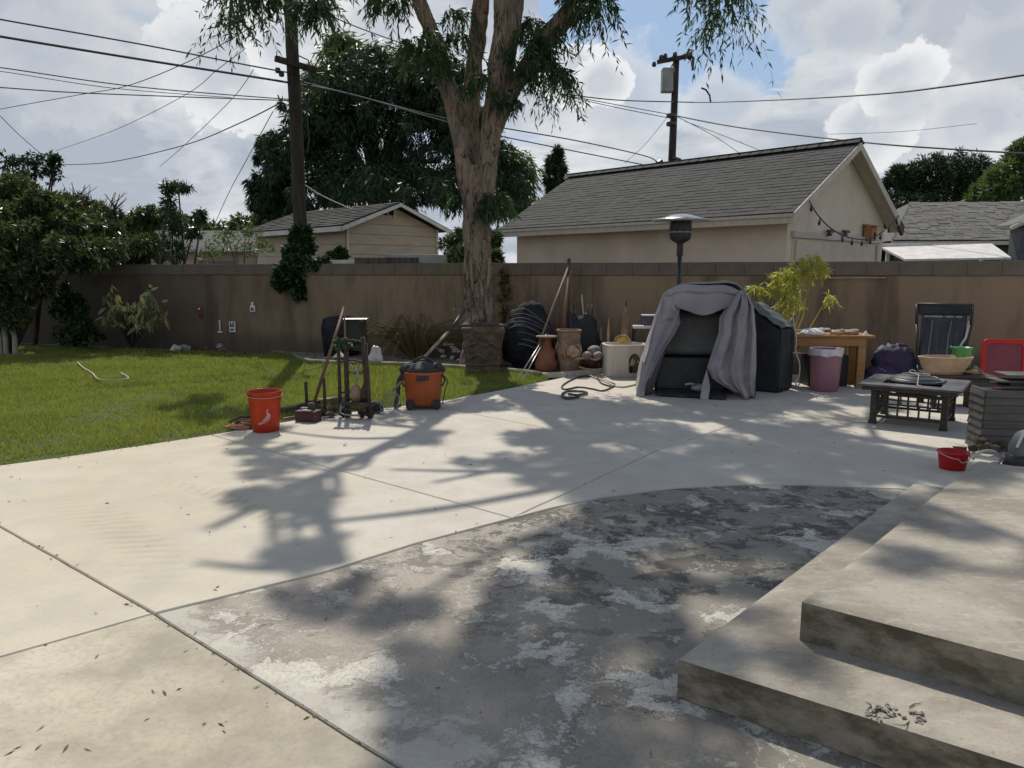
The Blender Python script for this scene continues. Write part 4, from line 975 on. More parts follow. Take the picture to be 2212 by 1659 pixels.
# the rest of the crown, high above the picture
hc = []; hr = []
for i in range(46):
    a = rng.uniform(0, 2 * pi); q = rng.random() ** .5; hc.append(np.array([2.2 + cos(a) * 2.4 * q, .3 + sin(a) * 1.8 * q, 9.6 + rng.uniform(-.7, 1.5) - q * q * 1.3])); hr.append([.45, .45, .32])
parts.append(clump_leaves(hc, hr, 30, .18, .032, .6, .2))
V, F = merge(parts); np_mesh('crown', V, F, 'leaf_main', tree)

# ------------------------------------------------------------------ generic trees
def bg_tree(name, label, cat, base, blobs, leaf, per, L, W, trunk=(.25, 2), droop=.4, core=True, cl=60, group=None):
    t = thing(name, label, cat, base, 0, group); base = Vector(base)
    mb = MB(); mb.tube([(0, 0, 0), (.1, 0, trunk[1] * .5), (0, .1, trunk[1])], [trunk[0], trunk[0] * .8, trunk[0] * .55], 8)
    cc = []; cr = []
    for (c, r) in blobs:
        c = np.array(c) - np.array(base); r = np.array(r)
        mb.tube([(0, 0, trunk[1] * .8), tuple((np.array([0, 0, trunk[1]]) + c) / 2 + [0, 0, .2]), tuple(c)], [trunk[0] * .5, trunk[0] * .3, trunk[0] * .12], 6)
        k = cl
        u = ball(k); u[:, 2] = np.where(u[:, 2] < -.5, -u[:, 2], u[:, 2])
        q = u * (.50 + .52 * rng.random((k, 1)) ** .7)
        for e in q:
            if rng.random() < .25: e = e * rng.uniform(1.0, 1.18); s = rng.uniform(.07, .12) * r.mean()
            else: s = rng.uniform(.13, .28) * r.mean()
            cc.append(c + e * r); cr.append([s, s, s * rng.uniform(.9, 1.6)])
    mb.build('trunk', 'bark2', t, smooth=True)
    V, F = clump_leaves(cc, cr, per, L, W, droop, .35); np_mesh('crown', V, F, leaf, t)
    return t
def bl(dx, dy, Y, rx, rz, ry=None):
    c = at(dx, dy, Y); s = Y / FOC; return (tuple(c), (rx * s, (ry or rx) * s, rz * s))
# large dark tree behind the shed
def ground_at(dx, Y): 
    p = at(dx, 588, Y); return (p.x, p.y, 0)
bg_tree('willow_tree', 'huge dark drooping tree filling the sky behind the shed and trunk', 'tree', ground_at(820, 27),
    [bl(800, 330, 27, 150, 130), bl(660, 380, 26.5, 110, 90), bl(950, 350, 27, 140, 120), bl(760, 220, 27, 100, 75), bl(880, 210, 27.5, 120, 90), bl(700, 290, 26.5, 90, 70), bl(1040, 400, 27, 95, 80),
     bl(830, 430, 26, 200, 60), bl(950, 200, 27.5, 80, 60), bl(590, 430, 26.5, 60, 55), bl(790, 150, 28, 55, 40), bl(600, 330, 27, 45, 35), bl(1020, 300, 27, 60, 60)],
    'leaf_back', 110, .25, .05, (.5, 5), 1.3, cl=76)
# its sunny crown and lower right: sunlight put into a paler leaf colour
t = thing('sunlit_sprays', 'feathery sprays of the large dark tree, sunlight put into their paler green', 'tree', ground_at(860, 31))
mb = MB(); mb.tube([(0, 0, 0), (0, 0, 5.5)], [.3, .2], 8); mb.build('trunk', 'bark2', t)
cc = []; cr = []
for (c, r) in (bl(760, 150, 31, 70, 50), bl(860, 150, 31, 90, 60), bl(700, 190, 31, 45, 40), bl(930, 190, 31, 70, 60), bl(740, 95, 31, 25, 18), bl(1110, 370, 31, 45, 40), bl(1100, 430, 31, 60, 35)):
    for u in ball(40): cc.append(np.array(c) + u * np.array(r) * rng.random() ** .4 - np.array(t.location)); cr.append([.5, .5, .4])
V, F = clump_leaves(cc, cr, 55, .38, .07, 1.2, .3); np_mesh('crown', V, F, 'leaf_light', t)
# small conifer, right pines, right edge trees
bg_tree('small_conifer', 'small dark conifer top left of the garage roof', 'tree', ground_at(1200, 34),
    [bl(1203, 330, 34, 8, 12), bl(1200, 350, 34, 18, 12), bl(1202, 372, 34, 24, 14), bl(1200, 395, 34, 26, 14), bl(1200, 420, 34, 26, 20)], 'leaf_pine', 60, .28, .05, (.15, 5), .9, cl=16)
bg_tree('pine_tree', 'broad dark round headed pine between the garage and the right edge', 'tree', ground_at(2010, 38),
    [bl(1960, 420, 38, 50, 45), bl(2020, 380, 38, 60, 35), bl(2080, 375, 38, 55, 35), bl(2050, 430, 38, 80, 40), bl(1950, 385, 38, 28, 20), bl(2110, 420, 38, 40, 40), bl(1975, 455, 37, 60, 25)], 'leaf_pine', 60, .32, .06, (.4, 4.5), .1, cl=60)
bg_tree('edge_tree', 'olive green tree at the right edge above the grey house', 'tree', ground_at(2180, 34),
    [bl(2170, 400, 34, 40, 40), bl(2205, 370, 34, 40, 45), bl(2215, 330, 34, 22, 25), bl(2130, 430, 34, 40, 25), bl(2240, 420, 34, 50, 50)], 'leaf_light', 60, .3, .07, (.25, 4), .3, cl=45)
bg_tree('far_shrub', 'low dark shrubbery behind the low house at the left', 'shrub', ground_at(470, 30),
    [bl(420, 505, 30, 60, 22), bl(540, 500, 30, 60, 26), bl(590, 480, 29, 40, 30), bl(350, 490, 30, 60, 30)], 'leaf_hedge', 50, .25, .08, (.12, 2), .3, cl=40)

# ------------------------------------------------------------------ left hedge trees over the wall
def leafy(name, label, cat, base, specs, leaf, stem_from=None, trunk_r=.05, L=.13, W=.045, per=60, droop=.5, cl=36):
    t = thing(name, label, cat, base); b = np.array(base)
    cc = []; cr = []; mb = MB()
    for (c, r) in specs:
        c = np.array(c) - b; r = np.array(r)
        m_ = c * .5 + np.array([rng.normal() * .1, rng.normal() * .1, .1]); mb.tube([(0, 0, -.05), tuple(m_), tuple(c), tuple(c + [rng.normal() * .1, 0, r[2] * .9])], [trunk_r, trunk_r * .7, trunk_r * .35, .006], 7)
        for u in ball(cl):
            far_ = rng.random() < .22; cc.append(c + u * r * (rng.uniform(1.0, 1.28) if far_ else rng.uniform(.25, 1.0))); s = rng.uniform(.09, .16) * r.mean() if far_ else rng.uniform(.16, .32) * r.mean(); cr.append([s, s, s * rng.uniform(.8, 1.4)])
    mb.build('trunk', 'bark2', t, smooth=True)
    V, F = clump_leaves(cc, cr, per, L, W, droop, .3); np_mesh('crown', V, F, leaf, t)
    return t
leafy('hedge_tree', 'dense dark leafy tree overhanging the wall in the left corner', 'tree', tuple(G(18, 765)),
    [bl(20, 470, 13.6, 60, 45), bl(70, 530, 13.4, 80, 50), bl(140, 490, 14.2, 65, 42), bl(20, 410, 14, 45, 24), bl(160, 550, 13.9, 80, 36), bl(30, 600, 13.2, 60, 45), bl(-60, 510, 13, 80, 90), bl(15, 660, 13.1, 34, 45), bl(90, 440, 14, 50, 24)],
    'leaf_hedge', trunk_r=.07, per=120, cl=62, L=.125, W=.034)
leafy('hedge_tree', 'bushy olive hedge behind the wall beside the low house', 'hedge', ground_at(270, 15.5),
    [bl(250, 485, 15.4, 60, 34), bl(300, 525, 15.3, 70, 38), bl(200, 460, 15.6, 36, 20), bl(230, 545, 15.2, 90, 28), bl(318, 470, 15.6, 26, 22), bl(150, 440, 15.8, 40, 18)],
    'leaf_hedge', trunk_r=.06, per=85, cl=54, L=.125, W=.032)
leafy('young_tree', 'slim young tree with drooping leaf tufts poking above the hedge', 'tree', ground_at(372, 14.9),
    [bl(372, 485, 14.9, 20, 42), bl(380, 540, 14.9, 22, 36), bl(365, 420, 14.9, 13, 40), bl(385, 404, 14.9, 24, 4), bl(436, 468, 14.9, 14, 14), bl(418, 500, 14.9, 18, 10)],
    'leaf_ivy', trunk_r=.035, per=18, cl=20, L=.13, W=.03)
leafy('sprig_tree', 'thin leafy branch tips rising highest over the left corner', 'tree', ground_at(60, 14.6),
    [bl(25, 345, 14.5, 28, 14), bl(75, 345, 14.5, 22, 12), bl(115, 370, 14.5, 12, 26), bl(60, 370, 14.5, 40, 12), bl(118, 345, 14.5, 14, 10)],
    'leaf_ivy', trunk_r=.035, per=14, cl=16, L=.13, W=.036)
# bare twigs with dead sprays above the hedge
for i, (dx, dy, w_) in enumerate(((170, 410, 26), (235, 430, 26))):
    t = thing('bare_branch', ('greyish bare twiggy branch above the left hedge', 'second bare twiggy branch above the hedge, nearer the low house')[i], 'branch', ground_at(dx, 15.4))
    mb = MB(); o = Vector(t.location)
    for k in range(26):
        a = at(dx + rng.uniform(-20, 20), dy + 50, 15.4) - o; b = at(dx + rng.uniform(-w_ * 1.6, w_ * 1.6), dy + rng.uniform(-18, 30), 15.4 + rng.uniform(-.3, .3)) - o
        mb.tube([a, (a + b) / 2 + Vector((rng.normal() * .06, 0, .06)), b], [.014, .009, .004], 5)
    mb.tube([(0, 0, 0), (0, 0, 2), at(dx, dy + 50, 15.4) - o], [.05, .04, .02], 6)
    mb.build('twigs', 'bark2', t)
# sparse shrubs in front of low house
leafy('open_shrub', 'sparse shrub with upright pale stems in front of the low house', 'shrub', ground_at(515, 16),
    [bl(490, 505, 16, 22, 14), bl(530, 500, 16, 26, 16), bl(510, 530, 16, 50, 18), bl(560, 535, 16, 28, 16), bl(455, 545, 16, 30, 14)], 'leaf_light', trunk_r=.02, per=14, cl=12, L=.12, W=.03, droop=-.3)
# dark low bushes along the wall foot
leafy('dark_bush', 'dark bush growing at the wall foot left of the broad leaved shrub', 'bush', tuple(G(165, 752)), [bl(160, 690, 14.2, 40, 50), bl(150, 650, 14.3, 30, 30), bl(175, 725, 14.1, 34, 24)], 'leaf_ivy', trunk_r=.025, per=50, cl=26, L=.10, W=.035)
# broad leaved shrub
bs_ = thing('broad_leaved_shrub', 'shrub with large pale drooping leaves in front of the left wall', 'shrub', tuple(G(285, 752)))
b = np.array(bs_.location); mb = MB(); P_ = []; D_ = []; L_ = []
for (dx, dy) in ((236, 622), (250, 640), (225, 660), (262, 660), (300, 640), (330, 628), (345, 655), (360, 670), (310, 665), (285, 680), (245, 690), (220, 680), (330, 690), (275, 650), (355, 690), (228, 640), (320, 620), (300, 700)):
    e = np.array(at(dx, dy, 13.3 + rng.uniform(-.25, .25))) - b; m_ = e * .55 + np.array([0, 0, .15]); mb.tube([(0, 0, 0), tuple(m_), tuple(e)], [.014, .01, .005], 6)
    for k in range(13):
        q = m_ + (e - m_) * rng.uniform(.4, 1.05); P_.append(q + rng.normal(size=3) * .02); dd = rng.normal(size=3) * .6 + [0, 0, -1.0]; D_.append(dd / np.linalg.norm(dd)); L_.append(rng.uniform(.12, .22))
mb.build('stem', 'bark2', bs_)
V, F = leaves(np.array(P_), np.array(D_), np.array(L_), np.array(L_) * .34); np_mesh('foliage', V, F, 'leaf_shrub', bs_)
# whitish trunks bottom left
for i, (dx, lab) in enumerate(((2, 'pale thin bare sapling at the very left edge of the lawn'), (14, 'second pale trunk from the left edge of the lawn'), (34, 'thickest pale trunk, third from the left edge'))):
    p = G(dx, 768); mb = MB(); mb.tube([(0, 0, -.03), (.01, 0, .3), (-.02, 0, .75)], [.045 + .012 * (i == 2), .04, .035], 10)
    tag(mb.build('bare_sapling', 'stone', org=None), lab, 'sapling').location = p
# ivy on the utility pole hanging over the wall
iv = thing('ivy', 'dark ivy clump round the foot of the left pole, hanging over the wall', 'ivy', (pl.location.x, 13.9, 0))
cc = []; cr = []; b = np.array(iv.location)
for (dx, dy, rx, rz) in ((645, 535, 24, 26), (628, 555, 18, 18), (660, 528, 16, 22), (640, 575, 28, 20), (650, 500, 14, 16), (612, 590, 12, 18), (604, 606, 7, 14), (640, 605, 14, 22), (648, 625, 9, 16), (720, 560, 12, 14), (690, 575, 18, 6), (705, 570, 18, 8), (735, 548, 6, 8)):
    c, r = bl(dx, dy, 13.75 if dy < 570 else 13.45, rx, rz, 14)
    for u in ball(26): cc.append(np.array(c) - b + u * np.array(r) * rng.uniform(.3, 1)); cr.append([.09, .08, .09])
V, F = clump_leaves(cc, cr, 42, .09, .06, .6, .3); np_mesh('foliage', V, F, 'leaf_ivy', iv)
mb = MB()
for k in range(8):
    x = rng.uniform(-.3, .25); mb.tube([(x * .3, -.1, 0.0), (x, -.2, 1.0), (x * .6, -.15, 1.9), (x * .3, -.1, 2.6)], .012, 5)
mb.build('vine', 'bark2', iv)
# dark shrub mass between shed and trunk and leafy sprays by it
leafy('dark_shrub', 'dark shrub behind the wall between the shed and the big trunk', 'shrub', ground_at(985, 17.5), [bl(975, 540, 17.5, 24, 34), bl(1005, 555, 17.5, 24, 24), bl(985, 510, 17.5, 16, 18), bl(1072, 560, 15, 10, 30), bl(1068, 520, 15.5, 12, 16)], 'leaf_hedge', trunk_r=.03, per=50, cl=24, L=.12, W=.035)
# vine on wall right of the trunk
leafy('wall_vine', 'brownish vine on the wall just right of the big trunk', 'vine', tuple(G(1090, 780)), [bl(1092, 600, 12.2, 12, 20, 4), bl(1094, 640, 12.2, 16, 36, 4), bl(1092, 700, 12.2, 12, 40, 4), bl(1110, 620, 12.2, 8, 26, 4)], 'leaf_dry', trunk_r=.012, per=30, cl=34, L=.06, W=.025)
# dry arching bush behind the orange vacuum
db = thing('dry_bush', 'dry brown arching bush on the gravel bed behind the orange vacuum', 'bush', tuple(G(900, 780)))
b = Vector(db.location); mb = MB(); st = []; ou = []
for k in range(110):
    a = rng.uniform(0, 2 * pi); r = rng.uniform(.2, .85); h_ = rng.uniform(.35, .85); e = Vector((cos(a) * r * 1.15, sin(a) * r * .5, h_ * (1.05 - .35 * r))); t2 = e + Vector((cos(a) * .2, sin(a) * .1, -rng.uniform(.05, .3)))
    mb.tube([(cos(a) * .05, sin(a) * .04, 0), e * .55 + Vector((0, 0, .2)), e, t2], [.009, .007, .004, .0015], 4)
    st.append(e); ou.append([cos(a), sin(a), .1])
mb.build('branches', 'leaf_dry', db)
V, F = twigs(np.array(st), np.array(ou), .28, 14, .055, .008, hang=.8); np_mesh('foliage', V, F, 'leaf_dry', db)
# yellow green feathery plant at the right wall
yp = thing('yellow_plant', 'feathery yellow green plant in front of the right wall above the grill', 'plant', tuple(G(1735, 833)))
yp.location.y = 9.75; yp.location.x = at(1690, 700, 9.75).x; b = Vector(yp.location); mb = MB(); st = []; ou = []
for (dx, dy, k, r) in ((1695, 602, 30, .12), (1718, 590, 16, .11), (1685, 618, 10, .07), (1752, 566, 22, .10), (1765, 578, 8, .08), (1632, 624, 8, .05), (1790, 640, 5, .05), (1712, 640, 6, .05), (1700, 655, 4, .04)):
    c = at(dx, dy, 9.72) - b; mb.tube([(rng.normal() * .04, 0, 0), c * .5 + Vector((rng.normal() * .05, 0, .1)), c], [.012, .008, .005], 6)
    for j in range(k): u = ball(1)[0]; st.append(np.array(c) + u * r * .8); ou.append(u * [1, .6, .5] + [0, 0, .2])
mb.build('stem', 'leaf_yellow', yp)
V, F = twigs(np.array(st), unit(np.array(ou)), .15, 15, .10, .017, hang=.7, spread=.7, stem=.003); np_mesh('foliage', V, F, 'leaf_yellow', yp)
# weeds at lawn edge and leaves scattered on the slab
k = 420; x = rng.uniform(-4, 4.5, k); y = rng.uniform(1.2, 9.0, k) 
jl = rng.random(k); q_ = rng.random(k)      # a third of them gather along the joints and the lawn edge
x = np.where(jl < .14, -2.99 + q_ * 3.6, x); y = np.where(jl < .14, 4.2 - q_ * 3.6 * .824 + rng.normal(0, .02, k), y)
x = np.where((jl > .14) & (jl < .3), -5 + q_ * 5, x); y = np.where((jl > .14) & (jl < .3), edge_y(-5 + q_ * 5) - np.abs(rng.normal(0, .07, k)), y)
on_lawn = y > edge_y(x); y = np.where(on_lawn, edge_y(x) - .1 * rng.random(k), y)
V, F = leaves(np.stack([x, y, np.full(k, .004)], 1), unit(np.stack([rng.normal(size=k), rng.normal(size=k), np.abs(rng.normal(size=k)) * .15], 1)), rng.uniform(.008, .036, k), rng.uniform(.004, .010, k))
ok = []
V2, F2 = leaves(np.array([np.array(G(a, b_)) + [0, 0, .005] for a, b_ in ((380, 1495), (360, 1505), (335, 1500), (470, 1565), (480, 1580), (490, 1560), (310, 1560), (35, 1620), (50, 1612), (75, 1623), (100, 1565), (180, 1618), (205, 1425), (460, 1275), (475, 1268), (30, 1030), (45, 1035), (15, 1085), (575, 1522), (435, 1570), (150, 1608), (540, 1040))]),
    unit(rng.normal(size=(22, 3)) * [1, 1, .12]), rng.uniform(.018, .05, 22), rng.uniform(.005, .012, 22))
V, F = merge([(V, F), (V2, F2)]); tag(np_mesh('fallen_leaves', V, F, 'leaf_dry'), kind='stuff')

# ------------------------------------------------------------------ materials of the things in the yard
M['red'] = pm('red_plastic', (.55, .058, .014), (.42, .038, .012), 3, .38, .05, spec=.4, glow=.35)
M['red2'] = pm('bright_red_plastic', (.55, .022, .022), (.45, .015, .015), 3, .35, .03, glow=.25)
M['maroon'] = pm('maroon_plastic', (.20, .035, .05), (.14, .025, .04), 4, .5, .1)
M['print'] = pm('white_print', (.60, .38, .33), (.5, .3, .26), 30, .6, 0)
M['orange'] = pm('orange_plastic', (.36, .080, .016), (.28, .062, .014), 3, .5, .08)
M['black'] = pm('black_plastic', (.018, .018, .019), (.03, .03, .03), 6, .5, .1)
M['black_cloth'] = pm('black_cover', (.020, .021, .023), (.032, .034, .038), 5, .85, .3, 60)
M['green_cloth'] = pm('faded_cover', (.10, .12, .11), (.05, .06, .055), 7, .8, .4, 30, stretch=(1, .3, 1))
M['fabric'] = pm('grey_canvas', (.36, .325, .345), (.28, .25, .275), 2.2, .9, .5, 13, c=(.40, .38, .36), cscale=1.4, dist=.03, glow=.12)
M['fabric2'] = pm('purple_grey_canvas', (.115, .095, .125), (.08, .065, .09), 2.2, .85, .35, 240, dist=.002)
M['panel'] = pm('grey_back_panel', (.15, .145, .135), (.10, .098, .092), 3, .8, .2)
M['steel'] = pm('steel', (.48, .48, .47), (.38, .38, .37), 5, .35, .05, metal=.7)
M['rust'] = pm('rusty_iron', (.075, .045, .032), (.035, .028, .025), 14, .8, .4)
M['red_metal'] = pm('dark_red_metal', (.085, .028, .026), (.05, .025, .022), 6, .6, .2)
M['handle'] = pm('wooden_handle', (.20, .12, .070), (.13, .075, .045), 9, .7, .3, stretch=(1, 1, .2))
M['handle2'] = pm('pale_handle', (.27, .195, .145), (.19, .135, .10), 9, .7, .3, stretch=(1, 1, .2))
M['wood'] = pm('orange_pine', (.36, .18, .06), (.26, .12, .04), 4, .5, .2, stretch=(.3, 4, 4))
M['dark_wood'] = pm('dark_slate_wood', (.055, .047, .040), (.03, .025, .022), 7, .65, .3, stretch=(1, 5, 5))
M['slate'] = pm('slate_tile', (.11, .105, .10), (.05, .05, .048), 6, .5, .3)
M['clay'] = pm('terracotta', (.27, .11, .055), (.18, .07, .04), 5, .85, .3)
M['clay2'] = pm('weathered_clay', (.29, .20, .135), (.18, .115, .08), 7, .9, .5, 30, dist=.01)
M['clay3'] = pm('tan_clay', (.44, .31, .20), (.34, .22, .135), 5, .85, .3)
M['ceramic'] = pm('white_ceramic', (.56, .50, .43), (.46, .40, .34), 3, .55, .2, stretch=(2, 2, .2))
M['carved'] = pm('carved_urn', (.16, .115, .075), (.07, .05, .035), 9, .9, .9, 22, dist=.03, c=(.17, .125, .085), cscale=5)
M['pink'] = pm('pink_plastic', (.33, .155, .185), (.28, .125, .155), 2, .5, .05)
M['bag'] = pm('thin_plastic_bag', (.68, .62, .64), (.56, .48, .51), 8, .35, .3)
M['white'] = pm('white_plastic', (.68, .66, .63), (.58, .56, .53), 5, .5, .1)
M['green'] = pm('green_plastic', (.07, .27, .07), (.05, .2, .05), 4, .4, .05)
M['yellow_weave'] = pm('yellow_straw', (.58, .46, .17), (.38, .28, .09), 40, .9, .7, 90)
M['blue_purple'] = pm('blue_purple_sheet', (.018, .016, .055), (.040, .014, .036), 5, .6, .6, 9, c=(.008, .016, .05), cscale=3, dist=.06)
M['webbing'] = pm('blue_black_webbing', (.028, .034, .050), (.010, .011, .016), 9, .32, 1.0, 5, stretch=(2, 1, .35), dist=.05)
M['tarp'] = pm('dark_tarp', (.034, .034, .042), (.018, .018, .022), 6, .85, .8, 12, dist=.04, spec=.15)
M['boxwood'] = pm('grey_plastic_boards', (.105, .095, .082), (.065, .058, .052), 4, .6, .3, 50, stretch=(.4, 4, 4))
M['brick'] = pm('red_brick', (.22, .07, .045), (.15, .05, .035), 8, .9, .4)
M['hose'] = pm('black_hose', (.035, .035, .036), (.06, .06, .06), 6, .4, .1)
M['rope'] = pm('reddish_rope', (.32, .11, .08), (.26, .16, .10), 20, .9, .5)
M['dull_brown'] = pm('dull_brown', (.10, .075, .05), (.06, .045, .03), 6, .9, .4)
M['mesh_net'] = pm('net', (.18, .18, .165), (.12, .12, .11), 5, .8, .1)

def Z(v, z=0): return Vector((v.x, v.y, z))
def helix(c, r, turns, dz=0.0, k=16, wob=.02, seed=0, sq=1.0):
    P = []
    for i in range(int(turns * k) + 1):
        a = 2 * pi * i / k; q = r + wob * noise.noise(Vector((a * .7, seed * 3.7, 0))) * 4
        P.append(Vector((c[0] + cos(a) * q, c[1] + sin(a) * q * sq, c[2] + dz * i / k + abs(noise.noise(Vector((a, seed, 4)))) * .012)))
    return P

# ------------------------------------------------------------------ red bucket
rb = G(575, 930)
bk_ = thing('red_bucket', 'tall red plastic bucket with a white chili pepper print at the lawn edge', 'bucket', rb, R(8))
def bprof(h): return .118 + (.148 - .118) * h / .37
mb = MB(); pr = [(0, .0), (.112, 0), (.118, .006)] + [(bprof(h), h) for h in (.05, .12, .2, .27)] + [(bprof(.29) + .004, .292), (bprof(.3) + .004, .300), (bprof(.31), .305), (bprof(.33), .33), (.153, .35), (.157, .362), (.157, .374), (.150, .376), (.144, .36), (bprof(.3) - .006, .3), (bprof(.02) - .006, .02), (0, .02)]
mb.lathe(pr, 40); mb.build('shell', 'red', bk_, smooth=True)
mb = MB(); mb.tube([(cos(a) * .160, sin(a) * .160 * .99, .338 + .030 * sin(a / 2 * 2 + .3) * 0 - .012 * cos(a + 1.3)) for a in np.linspace(-2.9, .1, 24)], .0035, 6); mb.build('handle', 'clay3', bk_, smooth=True)
def onb(a, h, off=.0015):   # a = metres along the surface, h = height
    r = bprof(h) + off; t = -pi / 2 + a / r; return Vector((cos(t) * r, sin(t) * r, h))
# pepper outline strip: centre line from lower left tip to stem
cl_ = [(-.042, .098), (-.035, .085), (-.010, .098), (.022, .125), (.046, .155), (.058, .183)]; wd_ = [.004, .013, .024, .028, .030, .016]
mb = MB(); P, Wd = [], []
for i in range(len(cl_) - 1):
    for k in range(6):
        t = k / 6; P.append((cl_[i][0] + (cl_[i + 1][0] - cl_[i][0]) * t, cl_[i][1] + (cl_[i + 1][1] - cl_[i][1]) * t)); Wd.append(wd_[i] + (wd_[i + 1] - wd_[i]) * t)
P.append(cl_[-1]); Wd.append(wd_[-1])
def strip(mb, P, Wd, off=.0015):
    base = len(mb.v); vs = []
    for i, p in enumerate(P):
        a = P[max(i - 1, 0)]; b_ = P[min(i + 1, len(P) - 1)]; t = Vector((b_[0] - a[0], b_[1] - a[1])).normalized(); nn = Vector((-t.y, t.x)); w2 = Wd[i] / 2
        vs += [onb(p[0] + nn.x * w2, p[1] + nn.y * w2, off), onb(p[0] - nn.x * w2, p[1] - nn.y * w2, off)]
    mb.addv(vs, [(2 * i, 2 * i + 1, 2 * i + 3, 2 * i + 2) for i in range(len(P) - 1)])
strip(mb, P, Wd)
strip(mb, [(.045, .175), (.038, .20), (.044, .218), (.053, .222)], [.012, .010, .009, .006])
strip(mb, [(.010, .085), (.04, .105), (.06, .135), (.068, .165)], [.003, .005, .006, .004])
pp = mb.build('pepper_print', 'print', bk_)
mb = MB()   # letter strokes on the pepper
for (x, y, kind) in ((-.018, .098, 'R'), (-.004, .107, 'O'), (.009, .117, 'N'), (.021, .127, 'T'), (.032, .139, 'X'), (.042, .151, 'I')):
    def lt(pts): strip(mb, [(x + (u * cos(.75) - v * sin(.75)) * .012, y + (u * sin(.75) + v * cos(.75)) * .012) for u, v in pts], [.0022] * len(pts), .003)
    if kind == 'R': lt([(-.3, -.5), (-.3, .5), (.3, .5), (.3, 0), (-.2, 0), (.35, -.5)])
    if kind == 'O': lt([(-.3, -.5), (-.3, .5), (.3, .5), (.3, -.5), (-.3, -.5)])
    if kind == 'N': lt([(-.3, -.5), (-.3, .5), (.3, -.5), (.3, .5)])
    if kind == 'T': lt([(-.35, .5), (.35, .5)]); lt([(0, .5), (0, -.5)])
    if kind == 'X': lt([(-.3, -.5), (.3, .5)]); lt([(-.3, .5), (.3, -.5)])
    if kind == 'I': lt([(0, -.5), (0, .5)])
mb.build('lettering', 'maroon', pp)
# rope heap beside it
rp = thing('rope_heap', 'reddish rope and hose heap on the lawn edge left of the red bucket', 'rope', G(520, 925))
mb = MB()
for i in range(5): mb.tube(helix((.02 * i, .015 * i, .012 + .012 * i), .13 - .012 * i, 1.1, .003, 16, .03, i, .6), .010, 6)
mb.build('rope', 'rope', rp, smooth=True)
mb = MB(); mb.tube([(-.1, .05, .03), (0, .02, .075), (.12, .06, .06), (.22, .1, .03)], .014, 6); mb.tube([(-.14, .08, .04), (-.04, .1, .09), (.1, .12, .085), (.2, .06, .05)], .012, 6); mb.build('hose', 'dull_brown', rp, smooth=True)

# ------------------------------------------------------------------ junk between bucket and vacuum
def pole_thing(name, label, cat, a, b, r, mat, loc=None, parts=None):
    a = Vector(a); b = Vector(b); t = thing(name, label, cat, a)
    mb = MB(); mb.tube([(0, 0, 0), (b - a) * .5, b - a], r if isinstance(r, list) else [r, r, r * .9], 9); mb.build('handle', mat, t, smooth=True); return t
bt = G(680, 888); tp1 = at(744, 662, bt.y + .55)
bm_ = pole_thing('long_broom', 'long brown wooden broom handle leaning from the red box up to the right', 'broom', (bt.x, bt.y, .10), tp1, .017, 'handle')
mb = MB(); mb.box((-.02, -.01, -.03), (.10, .05, .09)); mb.build('head', 'dull_brown', bm_, bevel=.01)
p = at(745, 733, 7.95); q = at(743, 648, 7.95)
pole_thing('wooden_stake', 'thin upright wooden stake whose tip stands highest behind the broom', 'stake', (p.x, 7.95, .0), q, [.013, .011, .007], 'handle')
# red metal box with things on it
rbx = G(660, 912); rx = thing('red_box', 'dark red metal box on the slab edge between bucket and rusty stand', 'box', rbx, R(-14))
mb = MB(); mb.box((0, .06, .055), (.22, .14, .11)); mb.build('body', 'red_metal', rx, bevel=.008)
mb = MB(); mb.box((.02, .0, .118), (.10, .05, .012)); mb.box((-.05, .09, .12), (.08, .05, .02)); mb.build('latch', 'grey_metal', rx, bevel=.003)
mb = MB(); mb.lathe([(0, .11), (.035, .11), (.037, .165), (.028, .185), (0, .187)], 14, (.035, .06, 0)); mb.build('cap', 'dull_brown', rx, smooth=True)
def hammer(dx, dyb, dyt, lab, mat, hw):
    p = G(dx, dyb); top = at(dx, dyt, p.y); t = thing('mallet', lab, 'tool', (p.x, p.y, 0), R(rng.uniform(-30, 30)))
    mb = MB(); mb.tube([(0, 0, 0), (.004, 0, top.z * .5), (0, 0, top.z)], [.019, .016, .017], 8); mb.build('handle', mat, t, smooth=True)
    mb = MB(); mb.box((0, 0, .03), (hw, .06, .06)); mb.build('head', 'rust', t, bevel=.01)
hammer(663, 890, 825, 'short handled mallet standing head down, left of the broom', 'rust', .14)
hammer(702, 896, 816, 'dark red handled mallet standing head down, right of the broom', 'red_metal', .16)
# logs and pipes lying on the lawn edge
for i, (a, b, r, m_, lab) in enumerate((((612, 897), (695, 877), .038, 'dull_brown', 'old wooden beam lying along the lawn edge behind the red box'), ((612, 909), (665, 902), .02, 'handle2', 'thin pale stick lying beside the red bucket'), ((700, 906), (742, 897), .014, 'handle2', 'short pale stick lying between red box and stand'), ((690, 880), (750, 872), .045, 'curb', 'mossy block lying behind the mallets'))):
    A = Z(G(*a), r); B = Z(G(*b), r); mb = MB()
    if i in (0, 3): mb.bar(A, B, r * 2, r * 2)
    else: mb.tube([A, (A + B) / 2 + Vector((0, 0, .004)), B], r * .6, 7)
    o = mb.build(('beam', 'stick', 'stick', 'mossy_block')[i], m_, org=(A + B) / 2, bevel=.006 if i in (0, 3) else 0); tag(o, lab, ('beam', 'stick', 'stick', 'block')[i])
for i, (dx, dy) in enumerate(((677, 893), (688, 886), (720, 889), (712, 902))):
    mb = MB(); mb.blob((0, 0, .03), (.05, .035, .03), i, .25, 2); o = mb.build('rubble_stone', 'dull_brown', smooth=True); o.location = G(dx, dy); tag(o, ('rubble lump right behind the red box', 'rubble lump between red box and dark red mallet', 'rubble lump just left of the hand truck, farther one', 'rubble lump just left of the hand truck, nearer one')[i], 'rubble', 'rubble lumps by the red box')
